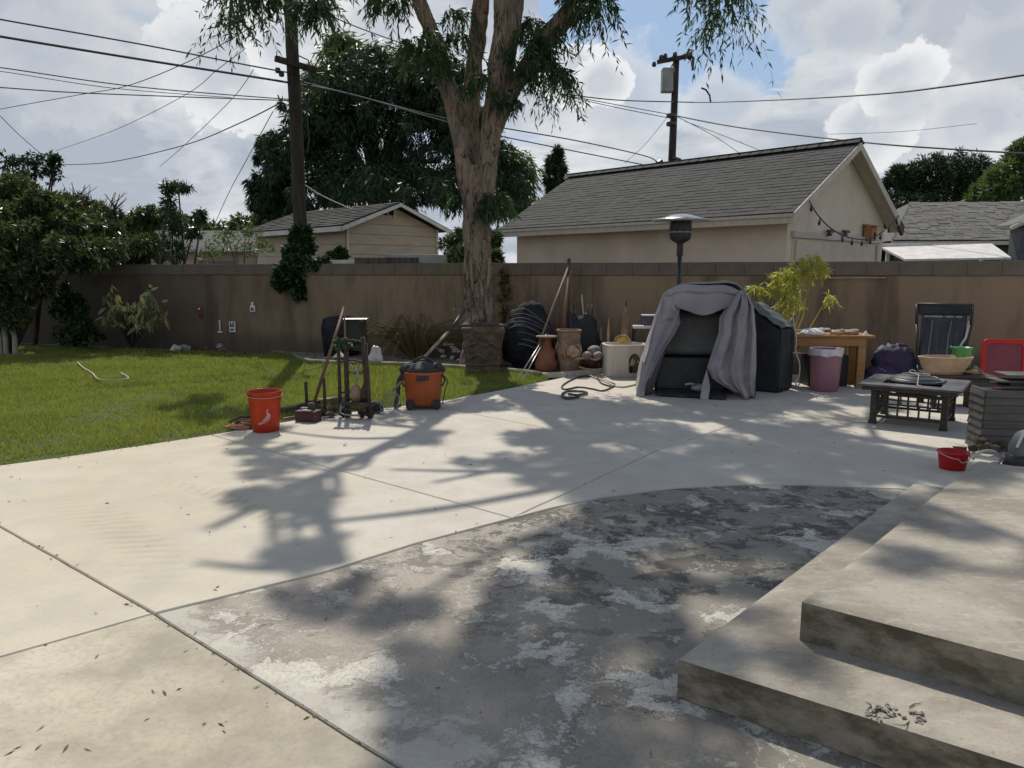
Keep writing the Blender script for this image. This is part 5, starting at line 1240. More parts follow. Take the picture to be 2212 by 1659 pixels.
# tall rusty stand (folded hand truck with stool top)
hp = G(760, 903); ht = thing('rusty_hand_truck', 'tall rusty hand truck with four uprights and a low platform on the slab edge', 'hand truck', hp, R(-20))
H_ = at(740, 735, hp.y).z
mb = MB(); S_ = hp.y / FOC
def hx(dx): return (dx - 760) * S_ * 1.05
for (dx, y, top, r) in ((733, .0, H_, .018), (748, .02, H_ + .02, .025), (790, .05, H_ + .03, .024), (805, -.02, H_ - .02, .016)):
    mb = MB(); x = hx(dx); mb.tube([(x + (.012 if dx > 780 else -.004), y, .02), (x, y, top * .5), (x - (.02 if dx > 780 else 0), y, top)], r, 8); mb.build('upright', 'rust', ht, smooth=True)
for z in (.25, H_ - .02, H_ * .72):
    mb = MB(); mb.tube([(hx(733), 0, z), (hx(765), .02, z + .02), (hx(790), .03, z)], .011, 7); mb.build('crossbar', 'rust', ht)
mb = MB(); mb.box((hx(776), .0, .155), (.30, .16, .03)); mb.box((hx(776), -.06, .10), (.26, .02, .02)); mb.build('platform', 'rust', ht, bevel=.004)
mb = MB(); mb.tube([(hx(742), -.05, .15), (hx(742), -.07, .06), (hx(755), -.08, .045), (hx(790), -.08, .05)], .010, 6); mb.build('axle', 'grey_metal', ht)
for dx in (736, 748, 778, 798):
    mb = MB(); mb.lathe([(0, -.018), (.045, -.018), (.05, 0), (.045, .018), (0, .018)], 16, (hx(dx), .02 if dx < 760 else .05, .05), rot=Matrix.Rotation(R(80), 3, 'Y')); mb.build('wheel', 'black', ht, smooth=True)
# things hooked on it: green tangled twine and curved hose
tw = thing('twine_tangle', 'dark green tangle of twine and netting hung on top of the rusty hand truck', 'netting', (hp.x, hp.y, H_ - .04))
mb = MB()
for i in range(18): 
    a = Vector((rng.uniform(-.13, .16), rng.uniform(-.04, .06), rng.uniform(-.04, .05))); mb.tube([a, a + Vector((rng.normal() * .07, rng.normal() * .03, -.03)), a + Vector((rng.normal() * .09, rng.normal() * .04, rng.uniform(-.06, .03)))], .005, 5)
for i in range(6): mb.blob((rng.uniform(-.13, .15), .02, rng.uniform(-.05, .03)), (.05, .03, .035), i, .5, 2)
mb.build('tangle', 'leaf_ivy', tw)
cv_ = thing('curved_pipe', 'curved pale metal pipe leaning inside the rusty hand truck', 'pipe', G(757, 895))
mb = MB(); o = Vector(cv_.location); mb.tube([at(752, 872, 7.45) - o, at(764, 850, 7.45) - o, at(772, 815, 7.45) - o, at(774, 788, 7.45) - o], .012, 7); mb.tube([at(757, 787, 7.45) - o, at(762, 800, 7.45) - o, at(776, 805, 7.45) - o], .010, 6); mb.build('pipe', 'grey_metal', cv_, smooth=True)
pt = thing('upturned_jar', 'dull grey jar standing on the platform of the rusty hand truck', 'jar', (hp.x + .05, hp.y, .17))
mb = MB(); mb.lathe([(0, 0), (.045, 0), (.055, .07), (.05, .13), (.03, .16), (0, .165)], 16, (0, 0, 0)); mb.build('body', 'clay2', pt, smooth=True)
pt2 = thing('small_pot', 'small reddish pot with grey rim standing beside the jar on the platform', 'pot', (hp.x + .13, hp.y + .02, .17))
mb = MB(); mb.lathe([(0, 0), (.04, 0), (.05, .06), (.045, .08), (.03, .12), (.015, .17), (0, .2)], 16); mb.build('body', 'red_metal', pt2, smooth=True)
# plant stand further back with steel plate top
sp_ = G(772, 800); ps = thing('steel_stool', 'small dark stool with a pale steel top standing on the gravel behind the hand truck', 'stool', (sp_.x, sp_.y, 0), R(5))
zt = at(774, 689, sp_.y).z
mb = MB(); mb.box((0, 0, zt), (.36, .22, .022)); mb.build('top', 'steel', ps, bevel=.01)
for i, j in ((-1, -1), (1, -1), (1, 1), (-1, 1)):
    mb = MB(); mb.tube([(i * .15, j * .09, 0), (i * .13, j * .08, zt)], .013, 6); mb.build('leg', 'rust', ps)
mb = MB(); mb.box((0, .02, zt * .72), (.24, .12, zt * .45)); mb.build('crate', 'black', ps)
# dark grill like box behind (dim)
dgb = thing('dark_bin', 'dim dark bin against the wall behind the broom tip', 'bin', (G(727, 775).x, 13.0, 0))
mb = MB(); mb.lathe([(0, 0), (.30, 0), (.34, .5), (.30, .66), (.1, .70), (0, .71)], 18); mb.build('body', 'tarp', dgb, smooth=True)
# net with long pole: pale pole leaning over the vacuum to the trunk
ln = thing('landing_net', 'landing net lying on the slab, its pale pole leaning over the orange vacuum', 'net', G(845, 893))
o = Vector(ln.location); A = at(848, 845, 7.75) - o; B = at(968, 717, 8.9) - o
mb = MB(); mb.tube([A, (A + B) / 2, B], [.014, .018, .019], 9); mb.build('pole', 'handle2', ln, smooth=True)
C_ = at(1003, 668, 9.4) - o; mb = MB(); mb.tube([B, (B + C_) / 2 + Vector((0, 0, -.01)), C_], [.022, .02, .03], 8); mb.build('grip', 'black', ln, smooth=True)
hoop = [at(a, b, 7.62) - o for a, b in ((848, 845), (833, 858), (822, 876), (826, 890), (842, 893), (858, 878), (862, 858), (850, 845))]
P, Rr = dens(hoop, [.006] * len(hoop), 4); mb = MB(); mb.tube(P, .0045, 6); mb.build('hoop', 'grey_metal', ln, smooth=True)
mb = MB()
for i in range(9):
    for fam in (0, 1):
        t = (i + .5) / 9
        if fam: mb.tube([Vector((P[0].x - .1 + .2 * t, P[0].y, P[0].z - .03)), Vector((P[0].x - .12 + .2 * t, P[0].y + .06, .10)), Vector((P[0].x - .14 + .18 * t, P[0].y + .02, .02))], .0022, 4)
        else: mb.tube([Vector((P[0].x - .14 + .03 * t, P[0].y + .03, .02 + .2 * t)), Vector((P[0].x + .06, P[0].y + .05, .03 + .19 * t))], .0022, 4)
mb.build('netting', 'mesh_net', ln)
ln2 = thing('net_hoop', 'small second wire hoop with dark netting lying by the hand truck', 'net', G(810, 893))
P = [Vector((cos(a) * .09, sin(a) * .03, .05 + sin(a) * .055 + .02)) for a in np.linspace(0, 2 * pi, 20)]; mb = MB(); mb.tube(P, .0045, 6); mb.build('hoop', 'grey_metal', ln2)
mb = MB(); mb.blob((0, .02, .05), (.08, .05, .05), 3, .3, 2); mb.build('netting', 'black_cloth', ln2)
# ------------------------------------------------------------------ orange vacuum
vc = G(915, 880); va = thing('orange_vacuum', 'orange wet and dry vacuum with black lid and castors on the lawn corner', 'vacuum cleaner', vc, R(6))
mb = MB(); pr = [(0, .05), (.175, .05), (.185, .07), (.195, .17), (.197, .172), (.200, .28), (.204, .282), (.21, .37), (.215, .375), (.215, .40), (.18, .405), (0, .405)]
mb.lathe(pr, 36); mb.build('drum', 'orange', va, smooth=None, bevel=.003)
mb = MB(); mb.lathe([(.0, .40), (.19, .40), (.20, .41), (.19, .43), (.16, .45), (.12, .48), (.08, .505), (.05, .52), (0, .525)], 30, sx=1.0); mb.build('lid', 'black', va, smooth=True)
mb = MB(); mb.tube([(-.12, -.02, .43), (-.09, -.02, .52), (0, -.02, .555), (.09, -.02, .52), (.12, -.02, .43)], .015, 8); mb.build('carry_handle', 'black', va, smooth=True)
mb = MB(); mb.lathe([(0, 0), (.035, 0), (.035, .09), (.028, .1), (0, .1)], 14, (.17, -.06, .39), rot=None); mb.blob((.18, -.02, .42), (.06, .06, .05), 3, .15, 2); mb.blob((-.19, -.02, .42), (.07, .06, .05), 5, .15, 2); mb.build('motor_housing', 'black', va, smooth=True)
mb = MB(); mb.box((0, -.205, .35), (.13, .03, .05)); mb.box((-.02, -.21, .33), (.10, .025, .025)); mb.build('latch', 'black', va, bevel=.006)
for sx in (-1, 1):
    mb = MB(); mb.tube([(sx * .205, -.03, .37), (sx * .235, -.05, .30), (sx * .20, -.06, .24)], .010, 6); mb.build('side_latch', 'black', va)
    for sy in (-1, 1):
        cst = MB(); cst.box((sx * .13, sy * .12, .06), (.11, .09, .08)); cf = cst.build('caster_foot', 'black', va, bevel=.012)
        mb = MB(); mb.lathe([(0, -.014), (.026, -.014), (.03, 0), (.026, .014), (0, .014)], 16, (sx * .145, sy * .14 - .02, .03), rot=Matrix.Rotation(R(90), 3, 'X')); mb.build('caster', 'rust', cf, smooth=True)
mb = MB(); P, Rr = dens([Vector(q) for q in ((-.2, .0, .38), (-.26, -.02, .3), (-.27, -.04, .16), (-.30, -.02, .02), (-.26, .08, .02))], [.024] * 5, 5); mb.tube(P, .022, 10); mb.build('hose', 'black', va, smooth=True)
mb = MB(); P, Rr = dens([Vector(q) for q in ((.2, -.05, .37), (.26, -.06, .30), (.235, -.08, .2), (.21, -.09, .08), (.2, -.1, .05))], [.006] * 5, 4); mb.tube(P, .006, 6); mb.build('power_cord', 'cable', va)
vb = thing('vacuum_nozzle', 'grey coiled hose end and clip lying on the vacuum lid', 'hose', (vc.x - .12, vc.y - .05, .45))
mb = MB(); mb.tube(helix((0, 0, .02), .05, 1.6, .012, 14, .01, 3), .008, 6); mb.build('coil', 'grey_metal', vb)
# small white birdhouse, bag and blocks on the gravel
sb_ = G(793, 835 / 1.0); 
p = at(733, 768, 11.9); wbh = thing('white_block', 'small white house shaped block on the gravel bed behind the broom', 'ornament', (at(733, 775, 11.9).x, 11.9, .02))
mb = MB(); mb.box((0, 0, .05), (.13, .10, .10)); mb.build('body', 'brick', wbh); mb = MB(); mb.extr([(-.10, -.07, .09), (0, -.07, .18), (.10, -.07, .09)], (0, .14, 0)); mb.build('roof', 'white', wbh)
wb = thing('white_bag', 'crumpled whitish plastic bag on the gravel beside the hand truck', 'bag', (at(812, 775, 11.7).x, 11.7, .02))
mb = MB(); mb.blob((0, 0, .13), (.10, .07, .14), 4, .35, 3); mb.build('bag', 'bag', wb, smooth=True)
for i in range(26):
    dx = rng.uniform(950, 1005); dy = rng.uniform(742, 785); p = G(dx, dy); yy = p.y if p.y < wall_y(p.x) - .1 else wall_y(p.x) - .15
    mb = MB(); s = rng.uniform(.022, .042); mb.blob((0, 0, s * .4), (s * 1.2, s, s * .7), i, .25, 2); o = mb.build('white_cobble', 'white_stone', smooth=True); o.location = (p.x, yy, .03 + max(0, p.y - yy) * .1)
    tag(o, 'white rounded cobble in the heap left of the carved urn', 'stone', 'white cobbles left of the carved urn')
RX = sorted((400, 413, 424, 438, 450, 462, 480, 500, 520, 540, 380, 560)); NTH = ['leftmost', 'second', 'third', 'fourth', 'fifth', 'sixth', 'seventh', 'eighth', 'ninth', 'tenth', 'eleventh', 'rightmost']
def rock_label(dx):
    k = RX.index(dx); return ('%s pale rough rock in the low row at the far lawn edge' % NTH[k]) if k in (0, 11) else ('%s pale rough rock from the left in the row at the far lawn edge' % NTH[k])
for i, (dx, dy) in enumerate(((400, 757), (413, 752), (424, 748), (438, 750), (450, 754), (462, 751), (480, 756), (500, 752), (520, 756), (540, 752), (380, 758), (560, 757))):
    mb = MB(); mb.blob((0, 0, .05), (rng.uniform(.07, .14), .07, rng.uniform(.04, .085)), i + 40, .35, 2); o = mb.build('pale_rock', 'white_stone' if i % 3 else 'stone'); o.location = G(dx, dy); tag(o, rock_label(dx), 'rock', 'pale rocks along the far lawn edge')
# signs on the left wall
def wall_at(dx, dy, off=.03):
    k = (dx - 1106) / FOC; 
    y = 12.15
    for _ in range(4):
        p = at(dx, dy, y); y = wall_y(p.x) - off
    return at(dx, dy, y)
for i, (dx, dy, w_, h_, m1, m2, lab) in enumerate(((430, 673, .13, .22, 'maroon', 'white', 'faded red and white cut out ornament hanging on the left wall'), (545, 663, .11, .18, 'white', 'maroon', 'small white tag with pointed top on the wall left of the pole'), (502, 706, .14, .20, 'white', 'red_metal', 'small red and white plaque low on the left wall'), (475, 706, .035, .22, 'white', 'white', 'thin white strip low on the left wall beside the plaque'))):
    t = thing('wall_ornament', lab, 'ornament', wall_at(dx, dy), wang)
    mb = MB()
    if i == 0: mb.blob((0, 0, .06), (.075, .012, .05), 2, .2, 2); mb.blob((.02, 0, -.05), (.05, .012, .06), 5, .2, 2)
    elif i == 1: mb.extr([(-.055, 0, -.09), (.055, 0, -.09), (.055, 0, .02), (.02, 0, .04), (.03, 0, .09), (-.03, 0, .09), (-.02, 0, .04), (-.055, 0, .02)], (0, .015, 0))
    elif i == 2: mb.box((0, 0, 0), (w_, .015, h_))
    else: mb.box((0, 0, .02), (.03, .015, h_)); mb.box((0, 0, -.1), (.10, .02, .03))
    mb.build('plate', m1, t, bevel=.003)
    mb = MB()
    if i == 0: mb.blob((.01, -.012, .05), (.03, .006, .02), 1, .1, 2)
    elif i == 1: mb.box((0, -.01, -.04), (.04, .008, .05))
    elif i == 2: mb.box((0, -.012, .02), (.09, .008, .03)); mb.box((-.03, -.012, .06), (.02, .008, .05)); mb.box((.03, -.012, .06), (.02, .008, .05)); mb.box((0, -.012, -.05), (.07, .008, .03))
    else: mb.box((0, -.012, .02), (.012, .006, .1))
    mb.build('marking', m2, t)
# white string on the lawn
mb = MB(); P = [Z(G(a, b), .045) for a, b in ((168, 788), (180, 800), (200, 812), (212, 825), (240, 828), (278, 824), (262, 812))]; P, _r = dens(P, [.006] * len(P), 4); mb.tube(P, .008, 5)
tag(mb.build('white_string', 'trim', org=P[0]), 'white string lying in a loose bend on the lawn', 'string')

# ------------------------------------------------------------------ carved square urn in front of the trunk
ub = G(1045, 795); ur = thing('carved_urn', 'big square dark carved urn standing in front of the tree trunk', 'urn', (ub.x, 10.95, 0), R(4))
mb = MB(); uh = at(1045, 705, 10.9).z
def ring(w_, z, k=9):
    P = []
    for s in range(4):
        for j in range(k): t = j / k * 2 - 1; q = [(t, -1), (1, t), (-t, 1), (-1, -t)][s]; P.append((q[0] * w_ / 2, q[1] * w_ / 2, z))
    return P
zs = [0, .03, .05, .07, .10] + list(np.linspace(.12, uh - .10, 24)) + [uh - .08, uh - .05, uh - .03, uh]
ws = [.50, .52, .52, .49, .485] + [.50 + .10 * (i / 23) for i in range(24)] + [.615, .63, .63, .60]
rows_ = []
for z, w_ in zip(zs, ws):
    rr = []
    for (x, y, zz2) in ring(w_, z, 16):
        r_ = 0
        if .11 < z < uh - .09: r_ = .035 * noise.noise(Vector((x * 7, y * 7, z * 7))) + .02 * noise.noise(Vector((x * 17, y * 17, z * 16))) - .012
        l_ = Vector((x, y)).normalized(); rr.append((x + l_.x * r_, y + l_.y * r_, zz2))
    rows_.append(rr)
n_ = len(rows_[0]); vs_ = [p for r in rows_ for p in r]
fs_ = [(i * n_ + j, i * n_ + (j + 1) % n_, (i + 1) * n_ + (j + 1) % n_, (i + 1) * n_ + j) for i in range(len(rows_) - 1) for j in range(n_)]
fs_.append(tuple(range((len(rows_) - 1) * n_, len(rows_) * n_))); mb.addv(vs_, fs_); mb.build('body', 'carved', ur, smooth=True)
mb = MB()
for i in range(4): mb.blob((rng.uniform(-.2, .2), rng.uniform(-.22, .1), uh), (.14, .10, .06), i + 9, .4, 2)
mb.build('soil', 'dull_brown', ur, smooth=True)
mb = MB(); mb.tube([(-.2, -.345 + .03, .42), (-.1, -.35 + .03, .46), (0, -.33, .40), (.12, -.33, .45), (.2, -.33, .40)], .016, 6); mb.tube([(-.22, -.315, .22), (-.08, -.325, .30), (.05, -.325, .2), (.2, -.32, .28)], .018, 6); mb.tube([(-.24, -.31, .15), (0, -.31, .13), (.24, -.31, .16)], .014, 6); mb.build('relief', 'carved', ur, smooth=True)

# ------------------------------------------------------------------ behind: dark tarp bundle, rods, poles, stakes
tb = G(1145, 793); t = thing('tarp_bundle', 'bulging dark grey plastic bundle against the wall right of the trunk', 'tarp', (tb.x, 11.3, 0))
mb = MB(); mb.crumple((-.02, .0, .42), (.40, .24, .52), 3); mb.build('tarp', 'tarp', t, smooth=True)
mb = MB()
for k in range(11):
    zc = .22 + k * .055 + rng.normal() * .02; r = .40 * (1 - ((zc - .42) / .56) ** 2) ** .5
    P, _q = dens([Vector((-r * .85, -.14 + rng.normal() * .02, zc + .10)), Vector((-r * .35, -.25, zc + .14 + rng.normal() * .02)), Vector((r * .3, -.25 + rng.normal() * .02, zc + .05)), Vector((r * .9, -.12, zc - .12))], [.01] * 4, 5); mb.tube(P, .0024, 4)
mb.build('wire_strand', 'grey_metal', t)
for i, (a, b, lab) in enumerate((((1117, 822), (1180, 722), 'thin bright metal rod leaning steeply by the dark tarp, upper one'), ((1128, 824), (1176, 735), 'thin bright metal rod leaning steeply by the dark tarp, lower one'))):
    p = G(*a); q = at(b[0], b[1], p.y + .8); mb = MB(); mb.tube([p + Vector((0, 0, .01)), q], .008, 7); tag(mb.build('metal_rod', 'steel', org=p, smooth=True), lab, 'rod')
for i, (a, b, Y, r, m_, lab) in enumerate((
    ((1190, 675), (1230, 572), 11.2, .017, 'handle2', 'pale long handle leaning left from the tip above the wall'),
    ((1211, 760), (1231, 585), 11.2, .026, 'handle', 'stouter brown post leaning under the pale handle above the clay pots'),
    ((1197, 760), (1208, 640), 11.25, .016, 'handle', 'short brown stick between the leaning post and the dark tools'))):
    A = at(a[0], a[1], Y); dirv = at(b[0], b[1], Y + .35) - A; Bt = A + dirv
    if i: A = A - dirv * ((A.z - .02) / dirv.z)
    else: A = A - dirv * ((A.z - .15) / dirv.z)
    mb = MB(); mb.tube([A, (A + Bt) / 2, Bt], r, 8); tag(mb.build('leaning_pole', m_, org=A, smooth=True), lab, 'pole')
k_ = thing('leaning_post', 'dark bracket post tip rising just above the wall by the leaning handles', 'post', (at(1228, 640, 11.55).x, 11.55, 0))
mb = MB(); mb.box((0, 0, .83), (.05, .05, 1.66)); mb.build('post', 'dull_brown', k_)
dkt = thing('garden_tools', 'cluster of dark garden tools under a black cloth against the wall', 'tools', (at(1262, 740, 11.2).x, 11.2, 0))
for i in range(13):
    x = rng.uniform(-.26, .28); h_ = 1.02 - abs(x) * 1.0 + rng.uniform(-.15, .12); mb = MB(); mb.tube([(x * .8, rng.uniform(-.1, .1), 0), (x, .05, h_ * .6), (x + rng.normal() * .03, .1, h_)], [.02, .016, .010], 7); mb.build('tool_handle', 'black' if i % 4 else 'grey_metal', dkt, smooth=True)
mb = MB(); mb.crumple((0, .05, .36), (.25, .12, .42), 7); mb.build('cloth', 'black_cloth', dkt, smooth=True)
for (dx, dyb, dyt, w_, m_, lab, Y) in ((1315, 760, 687, .045, 'clay3', 'yellowish pointed wooden stake left of the white planter', 10.95), (1352, 745, 650, .09, 'clay2', 'folded tan umbrella with dark tip standing behind the white planter', 10.9)):
    top = at(dx, dyt, Y); t = thing('pointed_stake' if w_ < .06 else 'folded_umbrella', lab, 'stake' if w_ < .06 else 'umbrella', (top.x, Y, 0))
    mb = MB(); h_ = top.z
    if w_ < .06: mb.lathe([(0, 0), (w_ / 2, 0), (w_ / 2, h_ * .72), (w_ * .3, h_ * .88), (.004, h_), (0, h_)], 10); mb.build('shaft', m_, t)
    else:
        mb.lathe([(0, .15), (w_ * .75, .2), (w_ * .8, h_ * .4), (w_ * .45, h_ * .8), (.012, h_ * .93), (0, h_ * .93)], 12); mb.build('cloth', m_, t)
        mb = MB(); mb.tube([(0, 0, 0), (0, 0, h_ * .5), (.005, 0, h_)], .010, 6); mb.build('pole', 'black', t)

# clay pots
jg = G(1180, 806); t = thing('terracotta_jug', 'dark terracotta chimney shaped jug left of the tall carved pot', 'jug', (jg.x, jg.y, 0))
mb = MB(); mb.lathe([(0, 0), (.12, 0), (.16, .07), (.17, .14), (.15, .20), (.13, .24), (.14, .30), (.12, .34), (.075, .38), (.065, .50), (.07, .53)], 24); mb.build('body', 'clay', t, smooth=True)
mb = MB(); mb.lathe([(.06, .53), (.15, .52), (.155, .535), (.15, .545), (.06, .545)], 20); mb.build('rim', 'clay2', t, smooth=True)
cp_ = G(1228, 806); t = thing('carved_clay_pot', 'tall square shouldered clay pot with carved rosette and broken right shoulder', 'pot', (cp_.x, cp_.y, 0), R(6))
mb = MB(); mb.lathe([(0, 0), (.13, 0), (.135, .02), (.14, .12), (.155, .20), (.15, .205), (.16, .22), (.185, .36), (.17, .42), (.155, .46), (.16, .60), (.175, .615), (.175, .635), (.15, .635), (.14, .55), (0, .5)], 28, power=3.5); mb.build('body', 'clay2', t, smooth=None, bevel=.004)
mb = MB(); mb.blob((.02, -.195, .33), (.085, .02, .08), 3, .3, 3); mb.blob((.02, -.21, .33), (.035, .02, .03), 5, .2, 2)
for s in (-1, 1): mb.tube([(.02 + s * .1, -.185, .26), (.02 + s * .13, -.185, .36), (.02 + s * .07, -.185, .44)], .012, 6)
mb.build('rosette', 'clay3', t, smooth=True)
for i, (dx, dy, r, h_, m_, lab) in enumerate(((1290, 797, .16, .20, 'clay', 'round terracotta bowl lying in front of the small stones'), (1262, 797, .10, .17, 'clay', 'small terracotta pot tucked behind the tall carved pot'))):
    p = G(dx - 12, dy); t = thing('clay_bowl', lab, 'pot', (p.x, p.y, 0)); mb = MB(); mb.lathe([(0, 0), (r * .6, 0), (r, h_ * .55), (r * .95, h_ * .9), (r * 1.02, h_), (r * .8, h_), (0, h_ * .6)], 22); mb.build('body', m_, t, smooth=True)
for i, (dx, dy, Y, r, lab) in enumerate(((1284, 758, 10.75, .10, 'largest grey ball on top of the clay bowls'), (1268, 768, 10.6, .075, 'grey ball left of the largest one on the clay bowls'), (1292, 768, 10.55, .07, 'small grey ball nearest the white planter'))):
    p = at(dx, dy, Y); mb = MB(); mb.blob((0, 0, 0), (r, r, r * .8), i, .06, 3); o = mb.build('stone_ball', 'stone', smooth=True); o.location = p; tag(o, lab, 'ball')
for i, (a, b, lab) in enumerate((((1243, 776), (1262, 774), 'short pale stick sticking out of the carved pot base'), ((1250, 792), (1285, 800), 'curved pale handle on the ground before the clay bowls'), ((1276, 775), (1296, 774), 'short white stick on the clay bowl'))):
    A, B = at(a[0], a[1], 10.3), at(b[0], b[1], 10.3); mb = MB(); mb.tube([A, (A + B) / 2 + Vector((0, 0, -.01 * i)), B], .014, 6); tag(mb.build('stick', 'handle2', org=A), lab, 'stick')

# white planter
wp_ = G(1347, 816); wpY = wp_.y + .25; wz_ = at(1347, 742, wpY).z; wr = 46 * wpY / FOC
t = thing('white_planter', 'square white planter box with a dark oval emblem and a straw hat in it', 'planter', (at(1348, 800, wpY).x, wpY, 0), R(4))
mb = MB(); mb.lathe([(0, 0), (wr * .92, 0), (wr * .95, .015), (wr * 1.0, wz_ - .05), (wr * 1.01, wz_ - .03), (wr * 1.03, wz_ - .008), (wr * 1.0, wz_), (wr * .92, wz_), (wr * .88, wz_ - .04), (0, wz_ - .08)], 48, sy=.8, power=4.0); mb.build('body', 'ceramic', t, smooth=None, bevel=.004)
fy = -wr * .8 * 1.0 - .001
def disc(mb, cx, cz, rx, rz, y, k=22, a0=0, a1=2 * pi): 
    mb.extr([(cx + cos(a) * rx, y, cz + sin(a) * rz) for a in np.linspace(a0, a1, k, endpoint=False)], (0, .012, 0))
mb = MB(); disc(mb, .09, wz_ * .48, .08, .115, fy - .004); disc(mb, .09, wz_ * .29, .078, .07, fy - .0045); em = mb.build('emblem', 'dull_brown', t)
mb = MB(); mb.extr([(.025, fy - .0075, wz_ * .42), (.05, fy - .0075, wz_ * .58), (.065, fy - .0075, wz_ * .62), (.10, fy - .0075, wz_ * .48), (.085, fy - .0075, wz_ * .38), (.04, fy - .0075, wz_ * .37)], (0, .01, 0)); mb.extr([(.12, fy - .0075, wz_ * .46), (.145, fy - .0075, wz_ * .56), (.15, fy - .0075, wz_ * .43)], (0, .01, 0)); mb.build('emblem_facet', 'clay3', em)
mb = MB(); disc(mb, .04, wz_ * .24, .025, .05, fy - .008, 12); disc(mb, .145, wz_ * .25, .022, .04, fy - .008, 12); mb.build('emblem_foot', 'dark', em)
hatp = Vector(t.location) + Vector((-.05, -.02, wz_ + .02))
t = thing('straw_hat', 'yellow straw hat folded upright in the white planter', 'hat', hatp, R(15))
mb = MB(); mb.sheet(lambda u, v: (.115 * cos(pi * u) * (1 - .3 * v), .06 * v - .02, .115 * sin(pi * u) ** .7 * (1 - .25 * v) - .01), 22, 6); mb.sheet(lambda u, v: (.05 + .075 * v, -.05 + .1 * u, .10 - .03 * v - .06 * v * v), 6, 6); mb.build('brim', 'yellow_weave', t, smooth=True, solid=.008)
mb = MB(); mb.blob((.02, .03, .03), (.085, .05, .065), 2, .08, 3); mb.build('crown', 'yellow_weave', t, smooth=True)
# hose lying on the slab
t = thing('garden_hose', 'black hose coil with a grey end lying on the slab left of the canopy', 'hose', G(1265, 845)); o = Vector(t.location)
seq = [(1325, 838), (1300, 830), (1288, 818), (1262, 814), (1235, 822), (1214, 836), (1222, 843), (1250, 838), (1280, 842), (1302, 846), (1322, 838), (1328, 832), (1312, 826), (1290, 815)]
P, _r = dens([Z(G(a, b), .012) - o for a, b in seq], [.011] * len(seq), 5); mb = MB(); mb.tube(P, .011, 8); mb.build('hose', 'hose', t, smooth=True)
seq = [(1250, 861), (1225, 864), (1214, 858), (1222, 850), (1248, 848), (1268, 852), (1250, 857), (1228, 855)]
P, _r = dens([Z(G(a, b), .02) - o for a, b in seq], [.016] * len(seq), 5); mb = MB(); mb.tube(P, .015, 8); mb.build('hose_end', 'hose', t, smooth=True)
t = thing('white_cable', 'pale cable lying on the slab between the hose and the canopy', 'cable', G(1330, 835)); o = Vector(t.location)
seq = [(1280, 816), (1300, 822), (1325, 834), (1345, 838), (1375, 832)]; P, _r = dens([Z(G(a, b), .012) - o for a, b in seq], [.01] * 5, 5); mb = MB(); mb.tube(P, .012, 6); mb.build('cable', 'trim', t)
# little plate on the slab
p = G(745, 961); mb = MB(); mb.box((0, 0, .004), (.022, .09, .006)); o = mb.build('metal_strip', 'grey_metal', bevel=.001); o.location = p; o.rotation_euler[2] = R(8); tag(o, 'small grey metal strip lying on the slab below the hand truck', 'metal strip')

# ------------------------------------------------------------------ grey canvas canopy
cc_ = (G(1378, 858) + G(1628, 858)) / 2
cn = thing('canvas_canopy', 'grey canvas canopy with tied back curtains over an arched frame', 'canopy', (cc_.x, cc_.y, 0), R(-8))
def A3(pts):
    P, _ = dens([Vector(q) for q in pts], [0] * len(pts), 5); return P
arch = A3([(-.67, 0, .0), (-.60, 0, .35), (-.50, 0, .75), (-.40, 0, 1.08), (-.34, 0, 1.22), (-.20, 0, 1.31), (.10, 0, 1.33), (.33, 0, 1.34), (.46, 0, 1.28), (.55, 0, 1.12), (.60, 0, .75), (.64, 0, .35), (.66, 0, .0)])
NA = len(arch)
def arch_at(u): 
    q = u * (NA - 1); i = min(int(q), NA - 2); return arch[i].lerp(arch[i + 1], q - i)
mb = MB(); mb.tube(arch, .014, 8); mb.build('frame', 'grey_metal', cn, smooth=True)
mb = MB(); mb.tube([p + Vector((0, .85, -.05 * (p.z / 1.3))) for p in arch], .014, 8); mb.build('frame', 'grey_metal', cn, smooth=True)
def shell(u, v):
    p = arch_at(u); s_ = (1 - 2 * abs(u - .5)); w_ = .006 * noise.noise(Vector((u * 60, v * 14, 2))) + .018 * noise.noise(Vector((u * 22, v * 2.2, 0))) + .02 * noise.noise(Vector((u * 7, v * 3, 5)))
    c = Vector((0, 0, .6)); d_ = (p - c).normalized(); sag_ = .05 * sin(pi * v) * (1 if .3 < u < .7 else .4)
    return (p.x + d_.x * (w_ + .012), v * .87 - .015, max(0.005, p.z + d_.z * (w_ + .012) - sag_ - .05 * v * p.z / 1.3))
mb = MB(); mb.sheet(shell, 110, 16); mb.build('cover', 'fabric', cn, smooth=True, solid=.003)
def sm(x): x = max(0, min(1, x)); return x * x * (3 - 2 * x)
# front valance
def val(u, v):
    x = -.40 + .86 * u; top = 1.315 - .10 * (abs(u - .5) * 2) ** 3; drop = .10 + .24 * sin(pi * u) ** .5
    z = top - drop * v; y = -.03 - .05 * sin(v * 2.4) * (1 - v * .4) + .012 * sin(u * 14 + v * 2) * v - .03 * sin(pi * u) * v
    return (x - (u - .5) * .22 * v, y, z + .012 * sin(u * 9))
mb = MB(); mb.sheet(val, 50, 18); mb.build('valance', 'fabric', cn, smooth=True, solid=.003)
def roll(u, v):
    a = v * 1.6 * pi; x = -.36 + .80 * u; return (x, -.05 - .035 * sin(a) + .01 * sin(u * 12), 1.245 + .030 * cos(a) - .04 * (abs(u - .5) * 2) ** 3 + .008 * sin(u * 8))
mb = MB(); mb.sheet(roll, 40, 12); mb.build('rolled_flap', 'fabric', cn, smooth=True, solid=.003)
